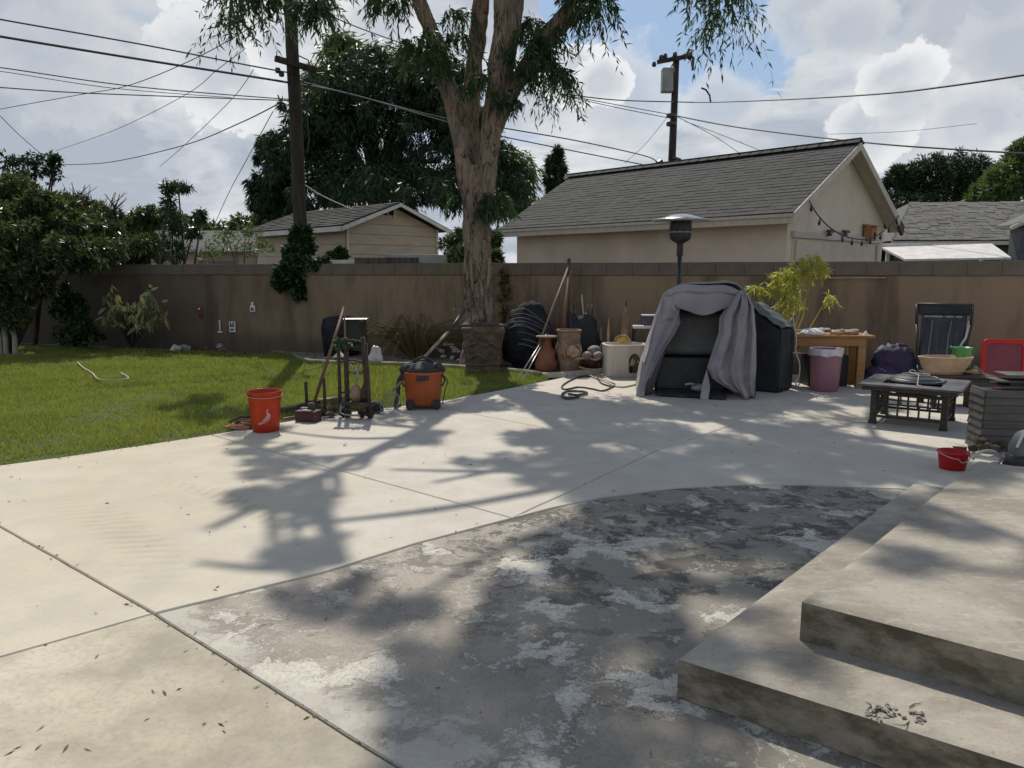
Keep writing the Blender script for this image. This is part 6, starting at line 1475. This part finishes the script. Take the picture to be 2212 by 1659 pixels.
# left curtain, pulled to the side: outer edge follows the frame
def lcur(u, v):   # v from top down
    z = 1.16 * (1 - v); i = 1 - z / 1.33; ox = -.40 - .27 * v ** .9
    inner = [-.28, -.22, -.20, -.27, -.36, -.44, -.50, -.56, -.60][int(min(v * 8, 7.999))]; inner2 = [-.28, -.22, -.20, -.27, -.36, -.44, -.50, -.56, -.60][int(min(v * 8, 7.999)) + 1]; f_ = v * 8 - int(min(v * 8, 7.999))
    ix = inner + (inner2 - inner) * f_
    x = ox + (ix - ox) * u; y = -.03 - .05 * sin(pi * u) + .022 * sin(u * 13 + v * 3) * (1 - abs(v - .5)) + .06 * u
    return (x, y, z + .01 * sin(u * 10))
mb = MB(); mb.sheet(lcur, 26, 40); mb.build('curtain', 'fabric', cn, smooth=True, solid=.003)
def lcur2(u, v):   # darker inner side hanging lower
    z = .72 * (1 - v); x = -.50 + .20 * (1 - v * .9) * u - .10 * v + (.07 * u * v); y = .0 + .1 * u + .02 * sin(u * 11 + v * 5); return (x, y, z + .005)
mb = MB(); mb.sheet(lcur2, 16, 24); mb.build('curtain_lining', 'fabric2', cn, smooth=True, solid=.003)
def ltop(u, v): return (-.40 + .20 * u - .03 * v, -.05 - .03 * sin(u * 5), 1.16 - .30 * v * (1 - .35 * u) + .02 * sin(u * 6))
mb = MB(); mb.sheet(ltop, 12, 14); mb.build('curtain_tie', 'fabric', cn, smooth=True, solid=.003)
# right curtain: gathered at the top, belling toward the foot
def rcur(u, v):
    z = 1.24 * (1 - v) + .01
    inn = np.interp(v, [0, .1, .25, .4, .55, .72, .82, .9, 1], [.42, .33, .22, .22, .16, .10, .16, .26, .42]); out = np.interp(v, [0, .15, .4, .7, 1], [.50, .60, .645, .665, .655])
    x = inn + (out - inn) * u; zb = z
    fold = .010 * noise.noise(Vector((u * 14, v * 16, 3))) + .045 * sin(u * 17 + v * 2.4 + .6 * sin(v * 5)) * (.35 + .65 * sin(pi * min(1, v * 1.1))) + .02 * sin(u * 31 + v * 4)
    if v > .85: zb = z + .03 * sin(u * 9) * (v - .85) / .15
    return (x + .012 * sin(u * 17 + 1.2), -.07 - .05 * sin(pi * u) + fold, max(.012, zb + (1 - u) * .06 * sm((v - .8) / .2)))
mb = MB(); mb.sheet(rcur, 60, 50); mb.build('curtain', 'fabric', cn, smooth=True, solid=.003)
for nm, pts in (('strap', [(.10, -.10, .34), (.05, -.14, .17), (.03, -.18, .004), (.12, -.18, .004), (.14, -.13, .15)]),):
    mb = MB(); mb.extr(pts, (.006, .012, 0)); mb.build(nm, 'fabric', cn)
mb = MB(); mb.extr([(-.63, -.02, .42), (-.66, -.03, .2), (-.70, -.06, .004), (-.60, -.06, .004), (-.58, -.02, .35)], (.004, .012, 0)); mb.build('strap', 'fabric', cn)
mb = MB(); mb.sheet(lambda u, v: (-.56 + .23 * v + (1.16 - .36 * v) * u, .82 - .03 * sin(u * 8), .02 + 1.14 * v), 20, 10); mb.build('back_panel', 'panel', cn, smooth=True, solid=.004)
mb = MB(); mb.tube([(-.34, -.03, 1.24), (-.33, -.05, 1.14), (-.28, -.06, 1.02)], .008, 6); mb.tube([(-.34, -.03, 1.24), (-.24, -.04, 1.17), (-.18, -.05, 1.1)], .006, 6); mb.build('tie_cord', 'trim', cn)
# smoker under it
o = Vector(cn.location)
sk = thing('black_kettle_grill', 'black grill body standing in the dark under the canvas canopy', 'grill', (cc_.x + .02, cc_.y + .48, 0), R(-8))
mb = MB(); mb.box((0, 0, .24), (.84, .50, .40)); mb.build('cabinet', 'black', sk, bevel=.03)
mb = MB(); mb.box((0, .06, .70), (.78, .40, .50)); mb.build('hood', 'panel', sk, bevel=.09, seg=4)
for i, j in ((-1, -1), (1, -1), (1, 1), (-1, 1)):
    mb = MB(); mb.box((i * .38, j * .2, .08), (.04, .04, .16)); mb.build('leg', 'black', sk)
mt = thing('black_mat', 'crumpled black cloth lying at the foot of the canopy', 'cloth', (cc_.x - .02, cc_.y + .1, 0), R(-8))
mb = MB(); mb.sheet(lambda u, v: (-.42 + .78 * u, -.12 + .5 * v - .16 * u, .012 + .045 * abs(noise.noise(Vector((u * 5, v * 5, 2)))) + .05 * v), 24, 16); mb.build('cloth', 'black_cloth', mt, smooth=True, solid=.006)
kp = thing('kettle', 'small grey handled pan in the shade inside the canopy', 'pan', (cc_.x + .02, cc_.y + .05, .07))
mb = MB(); mb.tube([(-.14, 0, .07), (-.08, -.01, .085), (0, 0, .07)], .014, 7); mb.blob((.03, .04, .03), (.09, .06, .05), 1, .1, 2); mb.build('pan', 'grey_metal', kp, smooth=True)
# side table left of it
t = thing('grill_side_table', 'small two tier white edged shelf table behind the left canopy curtain', 'table', (at(1400, 705, 10.95).x, 10.95, 0), R(-4))
z1 = at(1380, 707, 10.8).z; z2 = at(1400, 682, 10.8).z
mb = MB(); mb.box((0, 0, z1), (.46, .30, .045)); mb.build('top', 'white', t, bevel=.012)
mb = MB(); mb.box((.06, .03, (z1 + z2) / 2), (.30, .22, z2 - z1 - .02)); mb.build('drawer', 'fabric2', t, bevel=.01)
mb = MB(); mb.box((.06, .03, z2), (.32, .24, .02)); mb.build('lid', 'white', t, bevel=.005)
for i, j in ((-1, -1), (1, -1), (1, 1), (-1, 1)):
    mb = MB(); mb.box((i * .2, j * .12, z1 / 2), (.03, .03, z1)); mb.build('leg', 'dark_wood', t)
mb = MB(); mb.box((0, .0, .28), (.40, .22, .30)); mb.build('shelf_box', 'black', t)

# ------------------------------------------------------------------ covered grill right of it
cg = G(1678, 850); t = thing('covered_grill', 'tall grill under a black cover with sloping faded top, right of the canopy', 'grill', (cg.x, cg.y, 0), R(49))
hk = at(1678, 711, cg.y).z; hb = at(1622, 656, cg.y + .28).z; GWd = .43
mb = MB()
mb.extr([(0, 0, .01), (0, 0, hk - .015), (0, .42, hb - .03), (0, .85, hb - .03), (0, .85, .01)], (GWd, 0, 0)); mb.build('cover', 'black_cloth', t, bevel=.02)
mb = MB(); mb.sheet(lambda u, v: (-.018 + (GWd + .036) * u, -.02 + .46 * v, hk + (hb - hk) * v + .010 + .010 * sin(v * 19 + u * 5) + .012 * noise.noise(Vector((u * 6, v * 9, 1)))), 20, 22); mb.sheet(lambda u, v: (-.018 + (GWd + .036) * u, .44 + .43 * v, hb + .010 * noise.noise(Vector((u * 6, v * 9, 7)))), 14, 12); mb.build('lid_cover', 'green_cloth', t, smooth=True, solid=.008)
mb = MB(); mb.sheet(lambda u, v: (.01 + (GWd - .02) * u, -.010 + .008 * sin(u * 15 + v * 3), .01 + (hk - .02) * v), 18, 10); mb.build('side_flap', 'black_cloth', t, smooth=True, solid=.006)
t = thing('hanging_cable', 'pale cable hanging down beside the covered grill', 'cable', (at(1716, 700, 9.15).x, 9.15, 0)); o = Vector(t.location)
seq = [(1706, 694), (1712, 687), (1715, 700), (1720, 735), (1719, 760), (1727, 785), (1726, 812), (1719, 826), (1722, 834), (1728, 828)]
P, _r = dens([at(a, b, 9.15) - o for a, b in seq], [.01] * len(seq), 4); P = [Vector((p.x, p.y, max(p.z, .01))) for p in P]; mb = MB(); mb.tube(P, .009, 6); mb.tube([at(1718, 764, 9.15) - o, at(1730, 762, 9.15) - o, at(1712, 762, 9.15) - o], .007, 5); mb.build('cable', 'trim', t, smooth=True)

# ------------------------------------------------------------------ patio heater
hx_ = at(1468, 560, 10.3); t = thing('patio_heater', 'black mushroom patio heater with pale domed reflector behind the canopy', 'heater', (hx_.x, 10.3, 0))
zc = at(1468, 476, 10.3).z
mb = MB(); mb.lathe([(.385, zc - .005), (.38, zc + .004), (.26, zc + .03), (.14, zc + .065), (.05, zc + .08), (0, zc + .082)], 40); mb.build('reflector', 'steel', t, smooth=True, solid=.004)
mb = MB(); mb.lathe([(0, zc - .01), (.13, zc - .01), (.135, zc - .05), (.14, zc - .10), (.14, zc - .22), (.135, zc - .25), (.09, zc - .285), (.05, zc - .30), (.045, zc - .31)], 24); mb.build('burner', 'black', t, smooth=True)
for k in range(9):
    a = 2 * pi * k / 9; mb = MB(); mb.tube([(cos(a) * .145, sin(a) * .145, zc - .01), (cos(a) * .145, sin(a) * .145, zc - .22)], .005, 5); mb.build('guard_bar', 'insul', t)
mb = MB(); mb.lathe([(0, zc - .15), (.146, zc - .15), (.146, zc - .165), (0, zc - .165)], 24); mb.build('band', 'grey_metal', t)
mb = MB(); mb.lathe([(.045, zc - .30), (.042, zc - .40), (.045, zc - .46), (.038, zc - .47), (.03, zc - .47)], 16); mb.build('collar', 'rust', t, smooth=True)
mb = MB(); mb.tube([(0, 0, .6), (0, 0, zc - .46)], .029, 14); mb.build('pole', 'black', t, smooth=True)
mb = MB(); mb.lathe([(0, 0), (.25, 0), (.25, .03), (.2, .05), (.2, .6), (.17, .65), (0, .66)], 24); mb.build('tank_housing', 'black', t, smooth=True)

# ------------------------------------------------------------------ orange wooden table
tl = G(1848, 838); zt = at(1848, 727, tl.y).z; t = thing('wooden_table', 'orange brown wooden table against the wall holding white dishes', 'table', (tl.x, tl.y, 0), R(-6))
Wt = 1.0; Dt = .45
mb = MB(); mb.box((-Wt / 2 + .14, Dt / 2, zt), (Wt + .10, Dt + .05, .028)); mb.build('tabletop', 'wood', t, bevel=.004)
mb = MB(); mb.box((-Wt / 2 + .10, .01, zt - .07), (Wt - .04, .025, .10)); mb.build('apron', 'wood', t)
mb = MB(); mb.box((.10, Dt / 2, zt - .07), (.025, Dt - .08, .10)); mb.build('apron', 'wood', t)
for (x, y) in ((.05, .04), (-Wt + .17, .04), (.05, Dt - .06), (-Wt + .17, Dt - .06)):
    mb = MB(); mb.box((x, y, (zt - .02) / 2), (.095, .08, zt - .02)); mb.build('leg', 'wood' if x > -.5 else 'red_metal', t, bevel=.004)
zz0 = zt + .016
def on_table(x, y): 
    c, s = cos(R(-6)), sin(R(-6)); return Vector((tl.x + x * c - y * s, tl.y + x * s + y * c, zz0))
d1 = thing('white_bowl', 'wide white bowl upside down on the wooden table with a coiled hose on it', 'bowl', on_table(-.52, .15)); mb = MB(); mb.lathe([(.16, 0), (.155, .02), (.10, .055), (.04, .07), (0, .072)], 24); mb.build('bowl', 'white', d1, smooth=True)
d2 = thing('coiled_hose', 'white hose coil resting on the white bowl', 'hose', on_table(-.44, .16) + Vector((0, 0, .05))); mb = MB(); mb.tube(helix((0, 0, .0), .10, 2.2, .008, 16, .015, 2, .6), .009, 6); mb.tube([(-.1, -.02, .02), (-.28, -.04, .0), (-.42, -.02, .02)], .009, 6); mb.build('hose', 'white', d2, smooth=True)
for i, (x, r, m_, lab) in enumerate(((-.22, .085, 'clay3', 'tan bowl on the wooden table, right of the white bowl'), (-.05, .09, 'clay2', 'brownish bowl near the right end of the wooden table'))):
    d = thing('small_bowl', lab, 'bowl', on_table(x, .14)); mb = MB(); mb.lathe([(r, 0), (r * .95, .025), (r * .6, .05), (0, .055)], 20); mb.build('bowl', m_, d, smooth=True)
    mb = MB(); mb.tube([(r * cos(a), r * .5 * sin(a), .05 + .01 * sin(a * 2)) for a in np.linspace(0, 4, 12)], .006, 5); mb.build('rim', 'white', d)
d = thing('white_cone', 'small white pointed piece at the right end of the wooden table', 'ornament', on_table(.12, .12)); mb = MB(); mb.lathe([(0, 0), (.035, 0), (.006, .05), (0, .05)], 10); mb.build('cone', 'white', d)
# dark red board and boxes under the table
d = thing('storage_box', 'dark box in the shade under the wooden table', 'box', (tl.x - .3, tl.y + .28, 0)); mb = MB(); mb.box((0, 0, .2), (.5, .3, .4)); mb.build('body', 'black', d, bevel=.01)
# pink bin
pk = G(1780, 843); t = thing('pink_bin', 'pink plastic waste bin lined with a white bag in front of the wooden table', 'bin', pk); ph = at(1780, 752, pk.y + .1).z
mb = MB(); mb.lathe([(0, 0), (.155, 0), (.162, .012), (.175, ph * .5), (.188, ph - .02), (.195, ph), (.18, ph), (.15, .03), (0, .03)], 36); mb.build('bin', 'pink', t, smooth=True)
mb = MB(); mb.sheet(lambda u, v: ((.197 + .006 * sin(u * 60) * v + .003 * sin(u * 90)) * cos(2 * pi * u) - 0, (.197 + .006 * sin(u * 60) * v) * sin(2 * pi * u), ph + .012 - (.085 + .035 * noise.noise(Vector((cos(2 * pi * u) * 1.5, sin(2 * pi * u) * 1.5, 0)))) * v), 60, 6); mb.build('bag', 'bag', t, smooth=True, solid=.003)
# thin stick along the wall
A, B = wall_at(1740, 601, .05), wall_at(1914, 600, .04); mb = MB(); mb.tube([A, B], .009, 6); tag(mb.build('thin_stick', 'clay3', org=A), 'thin tan stick fixed level along the right wall below the cap', 'stick')

# ------------------------------------------------------------------ black folding lounge leaning on the wall, blue purple sheet, red panel
t = thing('folded_lounger', 'black framed folding lounger with dark webbing leaning upright on the right wall', 'lounger', (at(2030, 800, 9.35).x, 9.35, 0), wang)
zt_ = at(2030, 657, 9.5).z; s_ = 9.45 / FOC
fr = [(-.27, -.20, .02), (-.27, -.1, .3), (-.33 + .03, .0, zt_ - .25), (-.31, .04, zt_), (.31, .04, zt_), (.30, .0, zt_ - .25), (.22, -.1, .3), (.18, -.2, .02)]
mb = MB()
for a, b in zip(fr, fr[1:]): mb.tube([a, b], .018, 8)
mb.build('frame', 'black', t, smooth=True)
mb = MB(); mb.box((0, .045, zt_ - .07), (.58, .03, .13)); mb.build('head_pad', 'black_cloth', t, bevel=.012)
mb = MB(); mb.sheet(lambda u, v: (-.25 + .5 * u - .02 * (1 - v), .02 - .2 * (1 - v) ** 1.3 + .02 * noise.noise(Vector((u * 9, v * 3, 2))), .08 + (zt_ - .20) * v), 24, 24); mb.build('sling', 'webbing', t, smooth=True, solid=.004)
for x in (-.13, .08):
    mb = MB(); mb.tube([(x, -.02, zt_ - .2), (x - .02 + rng.normal() * .01, -.05, zt_ - .4), (x - .05, -.14, .35)], .0035, 5); mb.build('sling_highlight', 'grey_metal', t)  # thin pale tubes stand in for highlights on the dark sling
mb = MB(); mb.tube([(-.22, .02, zt_ - .15), (.2, .02, zt_ - .15)], .012, 6); mb.build('bar', 'grey_metal', t)
mb = MB(); mb.tube([(.27, .0, zt_ - .2), (.24, -.06, zt_ - .4), (.16, -.1, zt_ - .55), (.15, -.12, zt_ - .68)], .013, 7); mb.build('strap', 'trim', t, smooth=True)
t = thing('blue_purple_sheet', 'crumpled dark blue and purple plastic sheet on the ground left of the lounger', 'sheet', (at(1935, 815, 9.45).x, 9.45, 0))
mb = MB(); mb.crumple((0, .05, .22), (.27, .15, .34), 6); mb.crumple((-.2, -.05, .12), (.2, .12, .2), 9); mb.build('sheet', 'blue_purple', t, smooth=True)
t = thing('red_play_table', 'red plastic framed child table top with maroon panel leaning on the right wall', 'table', (at(2165, 840, 9.1).x, 9.1, 0), wang)
zh = at(2165, 733, 9.15).z; hw = .245; rr = .07
def rrect(hw, z0, z1, r, k=6):
    P = []
    for (cx, cz, a0) in ((hw - r, z1 - r, 0), (-hw + r, z1 - r, pi / 2), (-hw + r, z0 + r, pi), (hw - r, z0 + r, 1.5 * pi)):
        for j in range(k + 1): a = a0 + pi / 2 * j / k; P.append((cx + cos(a) * r, cz + sin(a) * r))
    return P
o1 = rrect(hw, .01, zh, rr); i1 = rrect(hw - .055, .065, zh - .055, rr - .03); n_ = len(o1); mb = MB()
vs_ = [(x, 0 + z * .10, z) for x, z in o1] + [(x, z * .10, z) for x, z in i1] + [(x, z * .10 + .03, z) for x, z in o1] + [(x, z * .10 + .03, z) for x, z in i1]; fs_ = []
for i in range(n_):
    j = (i + 1) % n_; fs_ += [(i, j, n_ + j, n_ + i), (2 * n_ + i, 3 * n_ + i, 3 * n_ + j, 2 * n_ + j), (i, 2 * n_ + i, 2 * n_ + j, j), (n_ + i, n_ + j, 3 * n_ + j, 3 * n_ + i)]
mb.addv(vs_, fs_); mb.build('frame', 'red2', t, bevel=.006)
mb = MB(); mb.addv([(x, z * .10 + .018, z) for x, z in i1], [tuple(range(n_))]); mb.build('panel', 'maroon', t, solid=.01)

# ------------------------------------------------------------------ dark side table with basket, pitcher and pots
sp2 = G(2060, 868); sy = 8.15; zt = at(2060, 812, sy - .1).z
t = thing('dark_side_table', 'dark wooden side table behind the fire pit holding a wide clay bowl', 'table', (at(2062, 850, sy).x, sy, 0), R(-8))
mb = MB(); mb.box((0, 0, zt), (.64, .42, .03)); mb.build('tabletop', 'dark_wood', t, bevel=.004)
mb = MB(); mb.box((0, -.01, zt - .10), (.56, .34, .15)); mb.build('apron', 'dark_wood', t)
mb = MB(); mb.box((.18, -.12, zt / 2 - .02), (.22, .14, zt - .06)); mb.build('door', 'dark_wood', t, bevel=.004)
for i, j in ((-1, -1), (1, -1), (1, 1), (-1, 1)):
    mb = MB(); mb.box((i * .28, j * .17, zt / 2 - .01), (.05, .05, zt - .02)); mb.build('leg', 'dark_wood', t)
b0 = Vector((at(2040, 800, sy - .05).x, sy - .05, zt + .016)); rB = 56 * sy / FOC
t = thing('clay_trough', 'wide oval ribbed clay bowl on the dark side table', 'bowl', b0)
hB = .19; mb = MB(); mb.lathe([(0, 0), (rB * .68, 0), (rB * .72, .02), (rB * .80, .04), (rB * .78, .05), (rB * .87, .08), (rB * .85, .09), (rB * .93, .12), (rB * .92, .13), (rB * 1.0, hB - .02), (rB * 1.04, hB), (rB * .98, hB + .004), (rB * .85, hB - .04), (0, hB - .08)], 40, sy=.55); mb.build('body', 'clay3', t, smooth=None, bevel=.002)
t = thing('green_pitcher', 'green plastic pitcher behind the ribbed clay bowl', 'pitcher', Vector((at(2077, 770, sy + .1).x, sy + .1, zt + .016))); gh = at(2077, 750, sy + .1).z - zt - .016
mb = MB(); mb.lathe([(0, 0), (.085, 0), (.10, gh * .5), (.095, gh - .04), (.11, gh), (.09, gh), (.08, gh - .05), (0, .05)], 24); mb.build('body', 'green', t, smooth=True)
mb = MB(); mb.tube([(.095, 0, gh - .03), (.13, 0, gh - .02), (.13, 0, gh - .12), (.1, 0, gh - .16)], .008, 6); mb.tube([(-.1, 0, gh - .01), (-.13, 0, gh + .005)], .015, 6); mb.build('handle', 'green', t, smooth=True)
for i, (dx, dy, r, m_, lab) in enumerate(((2104, 788, .05, 'clay3', 'small tan pot right of the ribbed clay bowl'), (2112, 800, .055, 'clay2', 'small flat stone at the right end of the dark side table'), (2092, 803, .05, 'clay3', 'pale flat shell between bowl and stones on the dark side table'), (2107, 780, .035, 'stone', 'small grey knob on top of the tan pot'))):
    p = at(dx, dy + 8, sy - .08 + .03 * (i % 2)); mb = MB(); mb.blob((0, 0, r * .5), (r * 1.1, r * .8, r * (.7 if i in (0, 3) else .35)), i, .2, 2); ob = mb.build('small_pot' if i == 0 else 'pebble', m_, smooth=True); ob.location = (p.x, p.y, zt + .016 if i != 3 else zt + .06); tag(ob, lab, 'pot' if i == 0 else 'stone')

# ------------------------------------------------------------------ fire pit table
Lf, Ff, Rf = G(1868, 913), G(2024, 930), G(2071, 909)
fc = (Lf + Rf) / 2; fa_ = math.atan2((Ff - Lf).y, (Ff - Lf).x)
t = thing('fire_pit_table', 'square slate topped fire pit table with lattice legs and a mesh dome', 'fire pit', (fc.x + .0, fc.y, 0), fa_)
fs = .30; zf = .375
for i, j in ((-1, -1), (1, -1), (1, 1), (-1, 1)):
    mb = MB(); mb.box((i * fs, j * fs, .17), (.055, .055, .34)); mb.build('leg', 'dark_wood', t, bevel=.004)
    mb = MB(); mb.box((i * fs, j * fs, .015), (.07, .07, .03)); mb.build('foot', 'dark_wood', t, bevel=.004)
for k in range(4):
    rot_ = Matrix.Rotation(pi / 2 * k, 3, 'Z')
    mb = MB()
    for z, h_ in ((.30, .03), (.20, .015), (.245, .012), (.075, .022)): mb.box(rot_ @ Vector((0, -fs, z)), (2 * fs - .05, .02, h_), rot_)
    mb.build('rail', 'dark_wood', t)
    for x in (-.18, -.09, 0, .09, .18):
        mb = MB(); mb.box(rot_ @ Vector((x, -fs, .14)), (.016, .016, .13), rot_); mb.build('lattice_bar', 'dark_wood', t)
    mb = MB()
    for x in (-.2, -.07, .07, .2): mb.box(rot_ @ Vector((x, -fs, .26)), (.014, .016, .10), rot_)
    mb.build('lattice_bar', 'dark_wood', t)
    mb = MB(); w1, w0 = .43, .25; mb.extr([rot_ @ Vector(q) for q in ((-w1, -w1, zf), (w1, -w1, zf), (w0, -w0, zf), (-w0, -w0, zf))], (0, 0, .022)); mb.build('slate_tile', 'slate', t, bevel=.003)
mb = MB(); mb.box((0, 0, zf - .022), (.80, .80, .035)); mb.build('apron', 'dark_wood', t)
mb = MB(); mb.lathe([(0, zf - .12), (.16, zf - .1), (.24, zf + .03), (.255, zf + .034), (.25, zf + .024)], 28); mb.build('fire_bowl', 'black', t, smooth=True)
mb = MB(); mb.lathe([(.235, zf + .035), (.21, zf + .055), (.14, zf + .085), (.05, zf + .10), (0, zf + .102)], 28); mb.build('dome', 'black', t, smooth=True)
for r, z in ((.235, .042), (.19, .068), (.12, .093)):
    mb = MB(); mb.tube([(cos(a) * r, sin(a) * r, zf + z) for a in np.linspace(0, 2 * pi, 28)], .0045, 5); mb.build('dome_ring', 'steel', t)
mb = MB(); mb.tube([(-.03 + cos(a) * .03, 0, zf + .115 + sin(a) * .02) for a in np.linspace(0, 2 * pi, 14)], .006, 6); mb.build('dome_handle', 'trim', t)
mb = MB(); mb.tube([(-.05, -.05, zf + .12), (.05, -.18, zf + .115), (.06, -.30, zf + .03), (.10, -.34, zf + .03)], .005, 5); mb.build('poker', 'trim', t)

# ------------------------------------------------------------------ grey board storage box at right edge
Pb = G(2120, 974); hb_ = at(2120, 842, Pb.y).z; t = thing('board_box', 'grey brown box of overlapping horizontal boards at the right edge', 'storage box', (Pb.x, Pb.y, 0), R(-9))
nb_ = 8; bh = hb_ / nb_
mb = MB(); mb.box((.47, .155, hb_ / 2 - .01), (.90, .27, hb_ - .02)); mb.build('inner_box', 'black', t)
for k in range(nb_):
    mb = MB(); z = k * bh; mb.extr([(0, 0.004, z), (0, .012, z + bh - .003), (0, .034, z + bh - .004), (0, .03, z)], (.94, 0, 0)); ob = mb.build('board', 'boxwood', t, bevel=.002); ob.location = (rng.normal() * .003, rng.normal() * .002, 0)
    mb = MB(); mb.extr([(-.012, .02, z), (.0, .02, z + bh - .004), (.02, .02, z + bh - .004), (.02, .02, z)], (0, .27, 0)); mb.build('board', 'boxwood', t, bevel=.002)
for (z, x0, w_, dp) in ((hb_ + .02, .13, .8, .03), (hb_ + .065, .10, .85, .02), (hb_ + .115, .16, .8, .02)):
    mb = MB(); mb.box((x0 + w_ / 2, .15, z + .0), (w_, .26, dp * .6)); mb.build('lid_board', 'boxwood', t, bevel=.003)
mb = MB(); mb.box((.55, .16, hb_ + .04), (.72, .22, .07)); mb.build('dark_tray', 'black', t)
# small red bucket at the step
q = G(2070, 1018); t = thing('small_red_pail', 'small bright red pail on the ground where the upper step ends', 'pail', (q.x, q.y + .08, 0)); rh = .105
h2 = .135; mb = MB(); mb.lathe([(0, 0), (rh * .8, 0), (rh * .84, .01), (rh * .97, h2 - .02), (rh * 1.04, h2 - .01), (rh * 1.04, h2), (rh * .94, h2), (rh * .78, .015), (0, .015)], 32); mb.build('pail', 'red2', t, smooth=True)
mb = MB(); mb.tube([(cos(a) * rh * 1.03, sin(a) * rh * 1.03, h2 - .004 - .06 * max(0, -sin(a)) * (1 if cos(a) > 0 else .6)) for a in np.linspace(-pi, .2, 18)], .004, 6); mb.build('handle', 'print', t)
# bits beyond the step: boots, tools, cloth
e1 = G(2200, 985, .30); 
t = thing('rubber_boot', 'black rubber boot with grey top lying behind the far edge of the upper step', 'boot', (at(2205, 965, 5.15).x, 5.15, 0), R(20))
mb = MB(); mb.blob((.05, 0, .22), (.13, .09, .14), 4, .12, 3); mb.build('cuff', 'panel', t, smooth=True)
mb = MB(); mb.blob((.06, 0, .10), (.17, .10, .12), 6, .12, 3); mb.build('foot', 'black', t, smooth=True)
mb = MB(); mb.tube([(-.08, -.03, .24), (-.03, -.04, .36), (.02, -.04, .37), (.1, -.03, .30)], .010, 6); mb.build('strap', 'steel', t)
t = thing('white_hose', 'short pale hose piece arching over debris behind the step', 'hose', G(2120, 990)); o = Vector(t.location)
P, _r = dens([at(a, b, 5.25) - o for a, b in ((2100, 992), (2112, 980), (2128, 974), (2148, 976), (2165, 990), (2180, 985), (2192, 975))], [.01] * 7, 4); P = [Vector((p.x, p.y, max(.012, p.z))) for p in P]; mb = MB(); mb.tube(P, .012, 7); mb.build('hose', 'trim', t, smooth=True)
t = thing('debris_heap', 'low heap of dark debris between board box and step', 'debris', G(2140, 985)); mb = MB()
for i in range(22): mb.blob((rng.uniform(-.15, .35), rng.uniform(-.05, .25), rng.uniform(.02, .10)), (rng.uniform(.02, .06), rng.uniform(.02, .05), rng.uniform(.015, .04)), i, .5, 1)
tag(mb.build('lumps', 'dull_brown', t), kind='stuff')
t = thing('hand_trowel', 'small grey pointed tool sticking up from the debris', 'tool', (at(2158, 972, 5.35).x, 5.35, .05)); mb = MB(); mb.bar((0, 0, 0), (.05, 0, .09), .02, .008); mb.blob((-.02, 0, 0), (.05, .03, .02), 1, .2, 2); mb.build('blade', 'grey_metal', t)
# drop texture/lattice of small leftovers on far slab
for i, (dx, dy) in enumerate(((1140, 838), (1165, 846), (1320, 872))):
    mb = MB(); mb.extr([(rng.normal() * .03, rng.normal() * .02, .004), (.12, .0, .006), (.14, -.03, .004), (.03, -.03, .008)], (0, 0, .002)); o = mb.build('paper_scrap', 'white'); o.location = G(dx, dy); o.rotation_euler[2] = -.4 * i; tag(o, ('thin white scrap on the slab left of the hose, farther one', 'thin white scrap on the slab left of the hose, nearer one', 'white scrap on the slab just below the black hose end')[i], 'scrap')
